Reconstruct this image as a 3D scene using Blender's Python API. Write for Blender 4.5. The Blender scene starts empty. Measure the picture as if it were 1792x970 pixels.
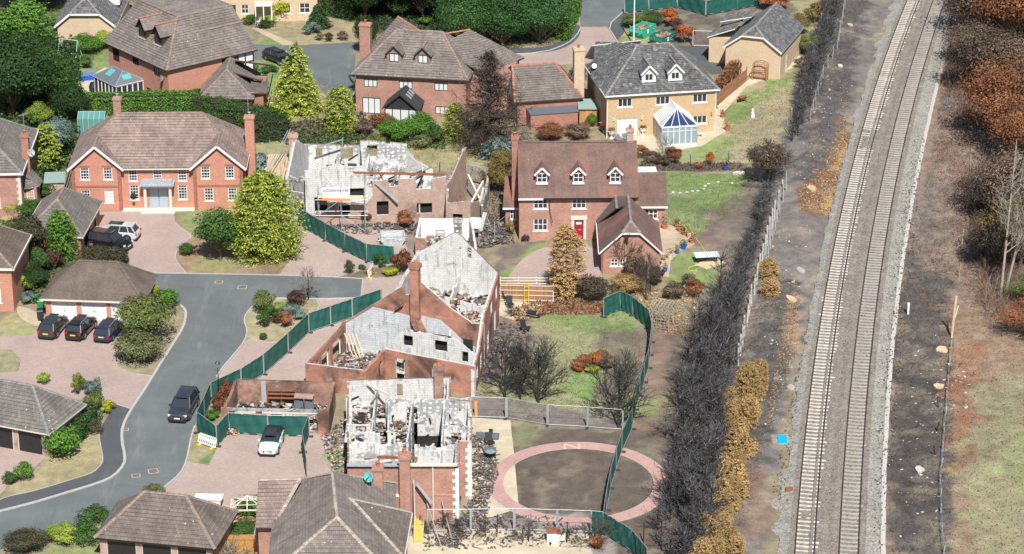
import bpy, math, random
import numpy as np
from mathutils import Vector

# ---------------------------------------------------------------- camera, sky, sun, exposure
SC = bpy.context.scene
COL = SC.collection
F, PITCH, CAMH = 4700.0, math.radians(22.8), 101.5     # focal length in photo pixels, tilt, height of the drone
cd = bpy.data.cameras.new('camera'); cam = bpy.data.objects.new('camera', cd); COL.objects.link(cam)
cam.location = (0, 0, CAMH); cam.rotation_euler = (math.pi/2 - PITCH, 0, 0)
cd.sensor_width = 36; cd.sensor_fit = 'HORIZONTAL'; cd.lens = F/1792*36
cd.clip_start = 1; cd.clip_end = 6000
SC.camera = cam
SUN_AZ, SUN_EL = math.radians(9), math.radians(49)      # sun behind the camera, a little to its right
W = bpy.data.worlds.new('World'); SC.world = W; W.use_nodes = True
wn = W.node_tree.nodes; bg = wn['Background']
sky = wn.new('ShaderNodeTexSky'); sky.sky_type = 'NISHITA'; sky.sun_disc = False
sky.sun_elevation = SUN_EL; sky.sun_rotation = math.pi - SUN_AZ
W.node_tree.links.new(sky.outputs[0], bg.inputs[0]); bg.inputs[1].default_value = 0.06
sd = bpy.data.lights.new('sun', 'SUN'); so = bpy.data.objects.new('sun', sd); COL.objects.link(so)
sd.energy = 5.0; sd.angle = math.radians(0.5); sd.color = (1, .965, .91)
so.rotation_euler = (math.pi/2 - SUN_EL, 0, SUN_AZ)
SC.view_settings.view_transform = 'Standard'; SC.view_settings.look = 'None'
SC.view_settings.gamma = 1; SC.view_settings.exposure = 0.36
SC.view_settings.use_curve_mapping = False

R = random.Random(7)
NR = np.random.RandomState(11)
def G(x, y, z=0.0):
    """world X, Y of the ray through photo pixel x, y where it meets height z"""
    u = (x-896)/F; v = (y-485)/F
    dy = math.cos(PITCH)-v*math.sin(PITCH); dz = -math.sin(PITCH)-v*math.cos(PITCH)
    t = (z-CAMH)/dz
    return (u*t, dy*t)
def GV(x, y, z=0.0):
    a = G(x, y, z); return Vector((a[0], a[1], z))

# ---------------------------------------------------------------- mesh helpers
class MB:
    def __init__(s): s.v = []; s.f = []; s.m = []
    def poly(s, pts, mi=0):
        b = len(s.v); s.v += [tuple(p) for p in pts]; s.f.append(tuple(range(b, b+len(pts)))); s.m.append(mi)
    def hull8(s, p, mi=0):      # p: 4 bottom (ccw) + 4 top
        b = len(s.v); s.v += [tuple(q) for q in p]
        for f in ((3,2,1,0),(4,5,6,7),(0,1,5,4),(1,2,6,5),(2,3,7,6),(3,0,4,7)):
            s.f.append(tuple(b+i for i in f)); s.m.append(mi)
    def box(s, x0, x1, y0, y1, z0, z1, mi=0):
        s.hull8([(x0,y0,z0),(x1,y0,z0),(x1,y1,z0),(x0,y1,z0),(x0,y0,z1),(x1,y0,z1),(x1,y1,z1),(x0,y1,z1)], mi)
    def rbox(s, c, sz, ang, mi=0, tilt=0):
        ca, sa = math.cos(ang), math.sin(ang); P = []
        for z in (-1, 1):
            for x, y in ((-1,-1),(1,-1),(1,1),(-1,1)):
                lx, ly, lz = x*sz[0]/2, y*sz[1]/2, z*sz[2]/2
                lz2 = lz*math.cos(tilt)+lx*math.sin(tilt); lx2 = lx*math.cos(tilt)-lz*math.sin(tilt)
                P.append((c[0]+lx2*ca-ly*sa, c[1]+lx2*sa+ly*ca, c[2]+lz2))
        s.hull8(P, mi)
    def bar(s, p, q, w, h=None, mi=0):
        p = Vector(p); q = Vector(q); d = q-p
        if d.length < 1e-6: return
        d.normalize(); h = h or w
        sd_ = d.cross(Vector((0,0,1)))
        if sd_.length < 1e-3: sd_ = Vector((1,0,0))
        sd_.normalize(); u = sd_.cross(d)
        a = sd_*w/2; b = u*h/2
        s.hull8([p-a-b, p+a-b, q+a-b, q-a-b, p-a+b, p+a+b, q+a+b, q-a+b], mi)
    def tube(s, p, q, r0, r1=None, n=6, mi=0, caps=True):
        p = Vector(p); q = Vector(q); d = q-p
        if d.length < 1e-6: return
        d.normalize(); r1 = r0 if r1 is None else r1
        a = d.cross(Vector((0,0,1)))
        if a.length < 1e-3: a = Vector((1,0,0))
        a.normalize(); b = d.cross(a)
        i0 = len(s.v)
        for c, r in ((p, r0), (q, r1)):
            for k in range(n):
                t = 2*math.pi*k/n; s.v.append(tuple(c+a*(r*math.cos(t))+b*(r*math.sin(t))))
        for k in range(n):
            s.f.append((i0+k, i0+(k+1) % n, i0+n+(k+1) % n, i0+n+k)); s.m.append(mi)
        if caps:
            s.f.append(tuple(i0+k for k in reversed(range(n)))); s.m.append(mi)
            s.f.append(tuple(i0+n+k for k in range(n))); s.m.append(mi)
    def lathe(s, prof, c=(0,0,0), n=10, mi=0):
        i0 = len(s.v)
        for r, z in prof:
            for k in range(n):
                t = 2*math.pi*k/n; s.v.append((c[0]+r*math.cos(t), c[1]+r*math.sin(t), c[2]+z))
        for j in range(len(prof)-1):
            for k in range(n):
                s.f.append((i0+j*n+k, i0+j*n+(k+1) % n, i0+(j+1)*n+(k+1) % n, i0+(j+1)*n+k)); s.m.append(mi)
        s.f.append(tuple(i0+k for k in reversed(range(n)))); s.m.append(mi)
        s.f.append(tuple(i0+(len(prof)-1)*n+k for k in range(n))); s.m.append(mi)
    def prism(s, pts, z0, z1, mi=0):
        n = len(pts); b = len(s.v)
        s.v += [(p[0], p[1], z0) for p in pts]+[(p[0], p[1], z1) for p in pts]
        s.f.append(tuple(b+i for i in reversed(range(n)))); s.m.append(mi)
        s.f.append(tuple(b+n+i for i in range(n))); s.m.append(mi)
        for i in range(n):
            j = (i+1) % n; s.f.append((b+i, b+j, b+n+j, b+n+i)); s.m.append(mi)
    def mesh(s, name, mats, smooth=False):
        me = bpy.data.meshes.new(name)
        me.from_pydata(s.v, [], s.f)
        for m in (mats if isinstance(mats, (list, tuple)) else [mats]): me.materials.append(m)
        me.polygons.foreach_set('material_index', s.m)
        if smooth: me.polygons.foreach_set('use_smooth', [True]*len(s.f))
        metric_uv(me); me.update()
        return me
    def build(s, name, mats, parent=None, smooth=False):
        return link(name, s.mesh(name, mats, smooth), parent)

def metric_uv(me):
    nl, npoly = len(me.loops), len(me.polygons)
    if not nl: return
    co = np.empty(len(me.vertices)*3, np.float32); me.vertices.foreach_get('co', co); co = co.reshape(-1, 3)
    vi = np.empty(nl, np.int32); me.loops.foreach_get('vertex_index', vi)
    nm = np.empty(npoly*3, np.float32); me.polygons.foreach_get('normal', nm); nm = nm.reshape(-1, 3)
    lt = np.empty(npoly, np.int32); me.polygons.foreach_get('loop_total', lt)
    N = np.repeat(nm, lt, axis=0); Pt = co[vi]
    t = np.stack([-N[:,1], N[:,0], np.zeros(nl)], 1)
    L = np.linalg.norm(t, axis=1); flat = L < .2
    t[flat] = (1, 0, 0); t[~flat] /= L[~flat, None]
    b = np.cross(N, t); b[flat] = (0, 1, 0)
    uv = np.stack([(Pt*t).sum(1), (Pt*b).sum(1)], 1).astype(np.float32)
    me.uv_layers.new(name='UVMap').data.foreach_set('uv', uv.ravel())

def link(name, me, parent=None, loc=None, rz=None):
    o = bpy.data.objects.new(name, me); COL.objects.link(o)
    if parent: o.parent = parent
    if loc is not None: o.location = loc
    if rz is not None: o.rotation_euler = (0, 0, rz)
    return o
def thing(name, label, cat, loc=(0,0,0), rz=0, group=None):
    o = bpy.data.objects.new(name, None); COL.objects.link(o); o.empty_display_size = .2
    o.location = loc; o.rotation_euler = (0, 0, rz)
    return tag(o, label, cat, group)
def tag(o, label, cat, group=None):
    o['label'] = label; o['category'] = cat
    if group: o['group'] = group
    return o
def structure(o): o['kind'] = 'structure'; return o
def stuff(o): o['kind'] = 'stuff'; return o
def copy_tree(o, parent=None):
    kids = list(o.children)
    c = o.copy(); COL.objects.link(c)
    if parent: c.parent = parent
    for k in kids: copy_tree(k, c)
    return c

# ---------------------------------------------------------------- materials
def lin(r, g, b):
    f = lambda c: ((c/255+.055)/1.055)**2.4 if c/255 > .04045 else c/255/12.92
    return (f(r), f(g), f(b))
def newmat(name):
    m = bpy.data.materials.new(name); m.use_nodes = True
    return m, m.node_tree, m.node_tree.nodes['Principled BSDF']
def setin(nt, sock, v):
    if hasattr(v, 'is_output') or isinstance(v, bpy.types.NodeSocket): nt.links.new(v, sock)
    elif isinstance(v, (tuple, list)) and len(v) == 3 and sock.type == 'RGBA': sock.default_value = (*v, 1)
    else: sock.default_value = v
def nd(nt, t, ins=None, **props):
    n = nt.nodes.new(t)
    for k, v in props.items(): setattr(n, k, v)
    for k, v in (ins or {}).items(): setin(nt, n.inputs[k], v)
    return n
def coord(nt, which='UV'): return nd(nt, 'ShaderNodeTexCoord').outputs[which]
def wpos(nt): return nd(nt, 'ShaderNodeNewGeometry').outputs['Position']
def noise(nt, vec, scale, detail=4, rough=.55, dist=0):
    return nd(nt, 'ShaderNodeTexNoise', {'Vector': vec, 'Scale': scale, 'Detail': detail, 'Roughness': rough, 'Distortion': dist}).outputs['Fac']
def ramp(nt, fac, stops, interp='LINEAR'):
    n = nd(nt, 'ShaderNodeValToRGB', {'Fac': fac}); cr = n.color_ramp; cr.interpolation = interp
    while len(cr.elements) < len(stops): cr.elements.new(.5)
    for e, (p, c) in zip(cr.elements, stops):
        e.position = p; e.color = (*c, 1) if isinstance(c, tuple) else (c, c, c, 1)
    return n.outputs['Color']
def mixc(nt, fac, a, b, mode='MIX'):
    n = nd(nt, 'ShaderNodeMix', data_type='RGBA', blend_type=mode)
    setin(nt, n.inputs['Factor'], fac); setin(nt, n.inputs['A'] if False else n.inputs[6], a); setin(nt, n.inputs[7], b)
    return n.outputs[2]
def mth(nt, op, a, b=0.0):
    n = nd(nt, 'ShaderNodeMath', operation=op); setin(nt, n.inputs[0], a); setin(nt, n.inputs[1], b); return n.outputs[0]
def bump(nt, b, h, strength=.4, dist=.02):
    nt.links.new(nd(nt, 'ShaderNodeBump', {'Height': h, 'Strength': strength, 'Distance': dist}).outputs[0], b.inputs['Normal'])
def mulc(c, k): return tuple(min(1, x*k) for x in c)

def m_plain(name, c, rough=.6, metal=0, var=.15, scale=6):
    m, nt, b = newmat(name)
    n = noise(nt, coord(nt, 'Object'), scale, 4)
    nt.links.new(ramp(nt, n, [(.3, mulc(c, 1-var)), (.7, mulc(c, 1+var))]), b.inputs['Base Color'])
    b.inputs['Roughness'].default_value = rough; b.inputs['Metallic'].default_value = metal
    return m
def m_gloss(name, c, rough=.12, coat=.6, metal=0):
    m, nt, b = newmat(name); b.inputs['Base Color'].default_value = (*c, 1); b.inputs['Roughness'].default_value = rough
    b.inputs['Coat Weight'].default_value = coat; b.inputs['Metallic'].default_value = metal
    n = noise(nt, coord(nt, 'Object'), 3, 3); nt.links.new(ramp(nt, n, [(.3, rough*.8), (.7, rough*1.5)]), b.inputs['Roughness'])
    return m
def m_brick(name, c, mortar=(.42,.36,.31), var=.22, soot=0, soot_scale=.35, bw=.225, rh=.075, mw=.011, stain=.25):
    m, nt, b = newmat(name); uv = coord(nt, 'UV')
    br = nd(nt, 'ShaderNodeTexBrick', {'Vector': uv, 'Color1': mulc(c, 1-var), 'Color2': mulc(c, 1+var), 'Mortar': mortar, 'Scale': 1.0,
            'Mortar Size': mw, 'Mortar Smooth': .2, 'Bias': -.1, 'Brick Width': bw, 'Row Height': rh})
    n1 = noise(nt, coord(nt, 'Object'), .7, 5)
    n2 = noise(nt, coord(nt, 'Object'), 5, 4, .7)
    col = mixc(nt, 1.0, br.outputs['Color'], ramp(nt, n1, [(.3, (1-stain,)*3), (.7, (1+stain*.25,)*3)]), 'MULTIPLY')
    col = mixc(nt, .5, col, ramp(nt, n2, [(.3, .8), (.7, 1.15)]), 'MULTIPLY')
    if soot:
        s = noise(nt, coord(nt, 'Object'), soot_scale, 6, .6, .6)
        f = ramp(nt, s, [(.62-.28*soot, 0.0), (.82-.28*soot, .85)])
        col = mixc(nt, f, col, (.035,.03,.028))
        p = noise(nt, coord(nt, 'Object'), 1.1, 5, .65)
        col = mixc(nt, ramp(nt, p, [(.6, 0.0), (.68, .35)]), col, (.55,.5,.46))
    nt.links.new(col, b.inputs['Base Color']); b.inputs['Roughness'].default_value = .9
    bump(nt, b, br.outputs['Fac'], -.5, .01)
    return m
def m_tile(name, c, lichen=.5, var=.18, w=.3, h=.29, spot=(.62,.6,.5), moss=None, red=None, streak=.3):
    m, nt, b = newmat(name); uv = coord(nt, 'UV'); ob = coord(nt, 'Object')
    br = nd(nt, 'ShaderNodeTexBrick', {'Vector': uv, 'Color1': mulc(c, 1-var), 'Color2': mulc(c, 1+var), 'Mortar': mulc(c, .45), 'Scale': 1.0,
            'Mortar Size': .012, 'Mortar Smooth': .3, 'Bias': 0.0, 'Brick Width': w, 'Row Height': h})
    n1 = noise(nt, ob, .55, 5, .6)
    col = mixc(nt, 1.0, br.outputs['Color'], ramp(nt, n1, [(.3, (1-streak,)*3), (.72, (1.15,)*3)]), 'MULTIPLY')
    mp = nd(nt, 'ShaderNodeMapping', {'Vector': uv, 'Scale': (2.2, .25, 1)}).outputs[0]
    st = noise(nt, mp, 1.0, 4, .6)
    col = mixc(nt, .7, col, ramp(nt, st, [(.3, .82), (.7, 1.14)]), 'MULTIPLY')
    if red: col = mixc(nt, ramp(nt, noise(nt, ob, .35, 3), [(.5, 0.0), (.66, .55)]), col, red)
    if moss: col = mixc(nt, ramp(nt, noise(nt, ob, 2.3, 6, .7), [(.52, 0.0), (.66, .8)]), col, moss)
    if lichen:
        vo = nd(nt, 'ShaderNodeTexVoronoi', {'Vector': ob, 'Scale': 1.9, 'Randomness': 1.0})
        rad = mth(nt, 'MULTIPLY', nd(nt, 'ShaderNodeSeparateColor', {0: vo.outputs['Color']}).outputs[0], .17*lichen)
        rad = mth(nt, 'MULTIPLY', rad, ramp(nt, noise(nt, ob, .5, 3), [(.35, .25), (.65, 1.4)]))
        f = mth(nt, 'LESS_THAN', vo.outputs['Distance'], rad)
        f2 = ramp(nt, noise(nt, ob, 7, 5, .7), [(.66, 0.0), (.74, .55*lichen)])
        col = mixc(nt, mth(nt, 'MAXIMUM', mth(nt, 'MULTIPLY', f, .85), f2), col, spot)
    nt.links.new(col, b.inputs['Base Color']); b.inputs['Roughness'].default_value = .85
    bump(nt, b, br.outputs['Fac'], -.4, .015)
    return m
def m_plaster(name, c=(.6,.6,.58), dark=(.06,.055,.05), burn=.5, dabs=False, blocks=False):
    m, nt, b = newmat(name); uv = coord(nt, 'UV'); ob = coord(nt, 'Object')
    br = nd(nt, 'ShaderNodeTexBrick', {'Vector': uv, 'Color1': mulc(c, .93), 'Color2': mulc(c, 1.05), 'Mortar': mulc(c, .66), 'Scale': 1.0,
            'Mortar Size': .012, 'Brick Width': .45, 'Row Height': .225})
    n0 = noise(nt, ob, .8, 5, .6)
    base = br.outputs['Color'] if blocks else (*c, 1)
    base = mixc(nt, 1.0, br.outputs['Color'], ramp(nt, n0, [(.3, .82), (.7, 1.06)]), 'MULTIPLY') if blocks else \
        ramp(nt, n0, [(.3, mulc(c, .84)), (.7, mulc(c, 1.08))])
    if dabs:    # dabs of adhesive left where boards fell off the blockwork
        grey = mixc(nt, 1.0, br.outputs['Color'], (.58,.6,.62), 'MULTIPLY')
        mp = nd(nt, 'ShaderNodeMapping', {'Vector': uv, 'Scale': (1.9, 2.2, 1)}).outputs[0]
        vo = nd(nt, 'ShaderNodeTexVoronoi', {'Vector': mp, 'Scale': 1.0, 'Randomness': .45}, voronoi_dimensions='2D')
        d = mth(nt, 'ADD', vo.outputs['Distance'], mth(nt, 'MULTIPLY', noise(nt, uv, 6, 3), .25))
        f = ramp(nt, d, [(.33, 1.0), (.38, 0.0)])
        grey = mixc(nt, f, grey, (.76,.755,.74))
        pn = noise(nt, ob, .7, 4, .6)
        base = mixc(nt, ramp(nt, pn, [(.47, 0.0), (.5, 1.0)]), grey, base)
    s = noise(nt, ob, .8, 7, .68, .8)
    base = mixc(nt, ramp(nt, s, [(.66-.22*burn, 0.0), (.8-.18*burn, .8)]), base, dark)
    cr = noise(nt, ob, 2.6, 8, .75, 1.2)
    base = mixc(nt, ramp(nt, cr, [(.60, 0.0), (.65, .7)]), base, (.2,.18,.165))
    mp = nd(nt, 'ShaderNodeMapping', {'Vector': uv, 'Scale': (2.6, .3, 1)}).outputs[0]
    base = mixc(nt, ramp(nt, noise(nt, mp, 1.0, 6, .7), [(.52, 0.0), (.7, .75)]), base, (.15,.135,.12))
    base = mixc(nt, ramp(nt, noise(nt, ob, 1.5, 9, .8, 2.0), [(.6, 0.0), (.63, .8)]), base, (.10,.085,.075))
    nt.links.new(base, b.inputs['Base Color']); b.inputs['Roughness'].default_value = .92
    bump(nt, b, cr, .3, .03)
    return m
def m_leaf(name, stops, trans=.25, rough=.6):
    """stops: colours picked by the per-leaf random attribute r"""
    m, nt, b = newmat(name)
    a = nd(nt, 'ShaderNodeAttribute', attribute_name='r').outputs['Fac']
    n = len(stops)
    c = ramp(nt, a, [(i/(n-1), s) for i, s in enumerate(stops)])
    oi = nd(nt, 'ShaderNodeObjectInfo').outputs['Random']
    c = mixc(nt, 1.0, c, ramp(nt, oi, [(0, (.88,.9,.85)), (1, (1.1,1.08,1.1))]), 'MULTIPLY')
    nt.links.new(c, b.inputs['Base Color']); b.inputs['Roughness'].default_value = rough
    b.inputs['Specular IOR Level'].default_value = .25
    if trans:
        t = nd(nt, 'ShaderNodeBsdfTranslucent', {'Color': c})
        mx = nd(nt, 'ShaderNodeMixShader', {0: trans, 1: b.outputs[0], 2: t.outputs[0]})
        nt.links.new(mx.outputs[0], nt.nodes['Material Output'].inputs[0])
    return m
def m_ground(name):
    m, nt, b = newmat(name); p = wpos(nt)
    c = nd(nt, 'ShaderNodeAttribute', attribute_name='cover').outputs['Color']
    c = mixc(nt, 1.0, c, ramp(nt, noise(nt, p, .9, 8, .68), [(.3, .66), (.72, 1.3)]), 'MULTIPLY')
    c = mixc(nt, 1.0, c, ramp(nt, noise(nt, p, 9, 5, .75), [(.3, .58), (.72, 1.42)]), 'MULTIPLY')
    sp = noise(nt, p, 5.5, 3, .8)
    c = mixc(nt, ramp(nt, sp, [(.72, 0.0), (.79, .35)]), c, (.42,.37,.3))
    nt.links.new(c, b.inputs['Base Color']); b.inputs['Roughness'].default_value = .95
    bump(nt, b, noise(nt, p, 4, 8, .7), .6, .12)
    return m
def m_paver(name, c, var=.1, bw=.2, rh=.1, mortar=.7, stain=.18):
    m, nt, b = newmat(name); p = wpos(nt)
    br = nd(nt, 'ShaderNodeTexBrick', {'Vector': p, 'Color1': mulc(c, 1-var), 'Color2': mulc(c, 1+var), 'Mortar': mulc(c, mortar), 'Scale': 1.0,
            'Mortar Size': .006, 'Brick Width': bw, 'Row Height': rh, 'Bias': 0.0})
    col = mixc(nt, 1.0, br.outputs['Color'], ramp(nt, noise(nt, p, .25, 6, .6), [(.3, 1-stain), (.7, 1+stain*.4)]), 'MULTIPLY')
    col = mixc(nt, 1.0, col, ramp(nt, noise(nt, p, 3, 6, .7), [(.3, .93), (.7, 1.06)]), 'MULTIPLY')
    col = mixc(nt, ramp(nt, noise(nt, p, .8, 7, .75), [(.68, 0.0), (.8, .22)]), col, (.6,.56,.52))
    nt.links.new(col, b.inputs['Base Color']); b.inputs['Roughness'].default_value = .9
    bump(nt, b, br.outputs['Fac'], -.3, .006)
    return m
def m_asphalt(name, c, dust=.3):
    m, nt, b = newmat(name); p = wpos(nt)
    col = ramp(nt, noise(nt, p, .3, 6, .6), [(.3, mulc(c, .85)), (.7, mulc(c, 1.15))])
    col = mixc(nt, 1.0, col, ramp(nt, noise(nt, p, 14, 3, .8), [(.3, .8), (.7, 1.2)]), 'MULTIPLY')
    mp = nd(nt, 'ShaderNodeMapping', {'Vector': p, 'Rotation': (0, 0, .35), 'Scale': (.9, .12, 1)}).outputs[0]
    col = mixc(nt, ramp(nt, noise(nt, mp, .8, 6, .65), [(.55, 0.0), (.8, dust)]), col, (.42,.4,.37))
    vo = nd(nt, 'ShaderNodeTexVoronoi', {'Vector': p, 'Scale': .4}, feature='DISTANCE_TO_EDGE')
    col = mixc(nt, ramp(nt, vo.outputs['Distance'], [(.006, .16), (.016, 0.0)]), col, mulc(c, .5))
    col = mixc(nt, ramp(nt, noise(nt, p, .12, 3), [(.5, 0.0), (.53, .3)]), col, mulc(c, .8))
    nt.links.new(col, b.inputs['Base Color']); b.inputs['Roughness'].default_value = .85
    return m
def m_ballast(name, c):
    m, nt, b = newmat(name); p = wpos(nt)
    vo = nd(nt, 'ShaderNodeTexVoronoi', {'Vector': p, 'Scale': 11.0})
    f = nd(nt, 'ShaderNodeSeparateColor', {0: vo.outputs['Color']}).outputs[0]
    col = ramp(nt, f, [(0, mulc(c, .55)), (.5, c), (1, mulc(c, 1.5))])
    col = mixc(nt, 1.0, col, ramp(nt, noise(nt, p, .5, 6, .65), [(.3, (.82,.8,.77)), (.7, (1.12,1.12,1.12))]), 'MULTIPLY')
    nt.links.new(col, b.inputs['Base Color']); b.inputs['Roughness'].default_value = .95
    bump(nt, b, vo.outputs['Distance'], -.7, .05)
    return m
def m_wood(name, c, var=.3):
    m, nt, b = newmat(name); ob = coord(nt, 'Object')
    mp = nd(nt, 'ShaderNodeMapping', {'Vector': ob, 'Scale': (6, 6, .8)}).outputs[0]
    col = ramp(nt, noise(nt, mp, 2, 5, .6), [(.3, mulc(c, 1-var)), (.7, mulc(c, 1+var))])
    oi = nd(nt, 'ShaderNodeObjectInfo').outputs['Random']
    col = mixc(nt, 1.0, col, ramp(nt, oi, [(0, .78), (1, 1.2)]), 'MULTIPLY')
    nt.links.new(col, b.inputs['Base Color']); b.inputs['Roughness'].default_value = .85
    return m
def m_rand(name, stops, rough=.85, metal=0):     # colour by per-face random attribute r
    m, nt, b = newmat(name)
    a = nd(nt, 'ShaderNodeAttribute', attribute_name='r').outputs['Fac']; n = len(stops)
    nt.links.new(ramp(nt, a, [(i/(n-1), s) for i, s in enumerate(stops)]), b.inputs['Base Color'])
    b.inputs['Roughness'].default_value = rough; b.inputs['Metallic'].default_value = metal
    return m

MT = {}
MT['ground'] = m_ground('ground')
MT['road'] = m_asphalt('road asphalt', (.135,.153,.155), .34)
MT['path'] = m_asphalt('footway asphalt', (.085,.094,.098), .14)
MT['kerb'] = m_plain('kerb concrete', (.42,.41,.39), .9)
MT['paver'] = m_paver('pink block paving', (.42,.32,.285), .09, stain=.15)
MT['paver2'] = m_paver('pale pink block paving', (.43,.335,.295), .09, stain=.15)
MT['slab'] = m_paver('cream paving slabs', (.55,.48,.35), .07, .9, .6, .72)
MT['slab_gold'] = m_paver('sandy paving slabs', (.47,.39,.28), .08, .6, .6, .75)
MT['ring'] = m_paver('pink ring paving', (.50,.31,.28), .1, .2, .1, .8)
MT['ballast'] = m_ballast('grey ballast', (.285,.275,.25))
MT['ballast_brown'] = m_ballast('brown stained ballast', (.22,.20,.172))
MT['brick'] = m_brick('orange red brick', (.54,.20,.125), (.45,.33,.27), .14, stain=.12)
MT['brick_red'] = m_brick('red brick', (.42,.155,.11), (.36,.26,.21), .2)
MT['brick_soft'] = m_brick('soft red brick', (.43,.20,.145), (.42,.31,.26), .2)
MT['brick_band'] = m_brick('dark red brick', (.36,.10,.065), (.36,.24,.2), .15)
MT['brick_buff'] = m_brick('buff brick', (.53,.365,.20), (.5,.38,.25), .1, stain=.1)
MT['brick_cream'] = m_brick('cream brick', (.62,.475,.325), (.52,.4,.28), .07, stain=.1)
MT['brick_burnt'] = m_brick('burnt brick', (.40,.20,.14), (.38,.29,.24), .2, soot=.55)
MT['brick_warm'] = m_brick('scorched warm brick', (.47,.19,.12), (.42,.28,.22), .15, soot=.62)
MT['brick_pale'] = m_brick('dusty pale brick', (.47,.30,.235), (.44,.36,.31), .15, soot=.2)
MT['block'] = m_plaster('pale blockwork', (.56,.585,.60), burn=.3, blocks=True)
MT['plaster'] = m_plaster('burnt plaster', (.63,.63,.615), burn=.42, blocks=True)
MT['dabs'] = m_plaster('plaster dabs on blockwork', (.63,.63,.615), burn=.42, dabs=True)
MT['plaster_dirty'] = m_plaster('sooty plaster', (.40,.39,.37), burn=.9, dabs=True)
MT['tile_brown'] = m_tile('brown roof tile', (.225,.175,.15), .55)
MT['tile_pink'] = m_tile('pinkish brown roof tile', (.275,.205,.18), .6)
MT['tile_grey'] = m_tile('grey brown roof tile', (.21,.18,.162), .75)
MT['tile_old'] = m_tile('weathered grey tile', (.185,.17,.155), .95, spot=(.66,.65,.58))
MT['tile_near'] = m_tile('speckled brown tile', (.175,.142,.125), .8, spot=(.68,.66,.6))
MT['tile_red'] = m_tile('red brown plain tile', (.20,.125,.105), .3, w=.165, h=.1, red=(.30,.12,.085))
MT['tile_plain'] = m_tile('brown plain tile', (.175,.135,.11), .35, w=.165, h=.1)
MT['slate'] = m_tile('dark stone slate', (.125,.125,.13), .35, .35, .35, .25, spot=(.4,.4,.38), moss=(.33,.33,.31))
MT['ridge'] = m_plain('ridge tile', (.25,.19,.155), .9, var=.3, scale=2)
MT['ridge_red'] = m_plain('red ridge tile', (.38,.17,.11), .9, var=.25, scale=2)
MT['ridge_grey'] = m_plain('grey ridge tile', (.22,.21,.2), .9, var=.3, scale=2)
MT['ridge_pale'] = m_plain('pale mortared ridge', (.36,.32,.28), .9, var=.3, scale=3)
MT['white'] = m_plain('white paint', (.70,.705,.70), .45, var=.05)
MT['offwhite'] = m_plain('stone', (.62,.57,.5), .85, var=.1)
MT['dark'] = m_plain('dark brown frame', (.05,.032,.026), .5)
MT['black'] = m_plain('black paint', (.02,.02,.022), .45)
MT['lead'] = m_plain('lead', (.36,.39,.42), .55)
MT['glass'] = m_gloss('window glass', (.035,.04,.048), .06, .3)
MT['blind'] = m_gloss('pane with pale blind', (.60,.65,.66), .15, .5)
MT['glass_blue'] = m_gloss('blue tinted glass', (.025,.045,.12), .06, .4)
MT['glass_pale'] = m_gloss('pale conservatory glass', (.26,.33,.37), .08, .5)
MT['glass_teal'] = m_gloss('teal roof glass', (.12,.42,.44), .08, .4)
MT['slate_flat'] = m_plain('grey flat roofing', (.13,.15,.175), .6)
MT['felt_green'] = m_plain('green felt', (.23,.33,.31), .85)
MT['pot'] = m_plain('terracotta pot', (.45,.16,.085), .8)
MT['door_grey'] = m_plain('pale blue grey door', (.34,.42,.50), .5, var=.08)
MT['door_red'] = m_plain('dark red door', (.30,.012,.025), .3)
MT['sheet'] = m_plain('green privacy sheet', (.012,.095,.078), .7, var=.35, scale=1.5)
MT['galv'] = m_plain('galvanised steel', (.48,.50,.52), .45, .5)
MT['rubberblock'] = m_plain('black fence foot', (.05,.045,.045), .9)
MT['rail'] = m_plain('rusty rail', (.085,.068,.06), .5, .4)
MT['sleeper_pale'] = m_plain('pale concrete sleeper', (.56,.52,.47), .9, var=.35, scale=3)
MT['sleeper_grey'] = m_plain('stained concrete sleeper', (.365,.345,.315), .9, var=.25, scale=2)
MT['concrete'] = m_plain('concrete', (.48,.46,.43), .9, var=.2)
MT['timber'] = m_wood('brown timber', (.33,.165,.085))
MT['timber_pale'] = m_wood('pale timber', (.55,.42,.27))
MT['timber_grey'] = m_wood('weathered timber', (.36,.31,.25))
MT['timber_new'] = m_wood('new orange timber', (.52,.27,.11))
MT['char'] = m_plain('charred timber', (.028,.026,.025), .85, var=.4)
MT['rust'] = m_plain('rusty steel', (.25,.095,.045), .8, var=.4)
MT['shade_black'] = m_plain('painted interior shade', (.02,.018,.017), .95)  # near-black colour standing in for shade in openings, holes and deep rooms
MT['trunk'] = m_plain('bark', (.13,.095,.07), .95, var=.3)
MT['trunk_dark'] = m_plain('charred bark', (.03,.028,.027), .95, var=.5)
MT['trunk_pale'] = m_plain('pale bark', (.29,.255,.215), .9, var=.35, scale=2)
MT['rubble'] = m_rand('rubble', [(.06,.055,.05), (.22,.17,.145), (.36,.34,.31), (.56,.55,.52), (.28,.15,.10), (.04,.037,.035), (.12,.105,.095)])
MT['rubble_dark'] = m_rand('dark debris', [(.05,.045,.045), (.13,.095,.085), (.09,.08,.075), (.20,.15,.135), (.32,.30,.285), (.04,.04,.045)])
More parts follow.
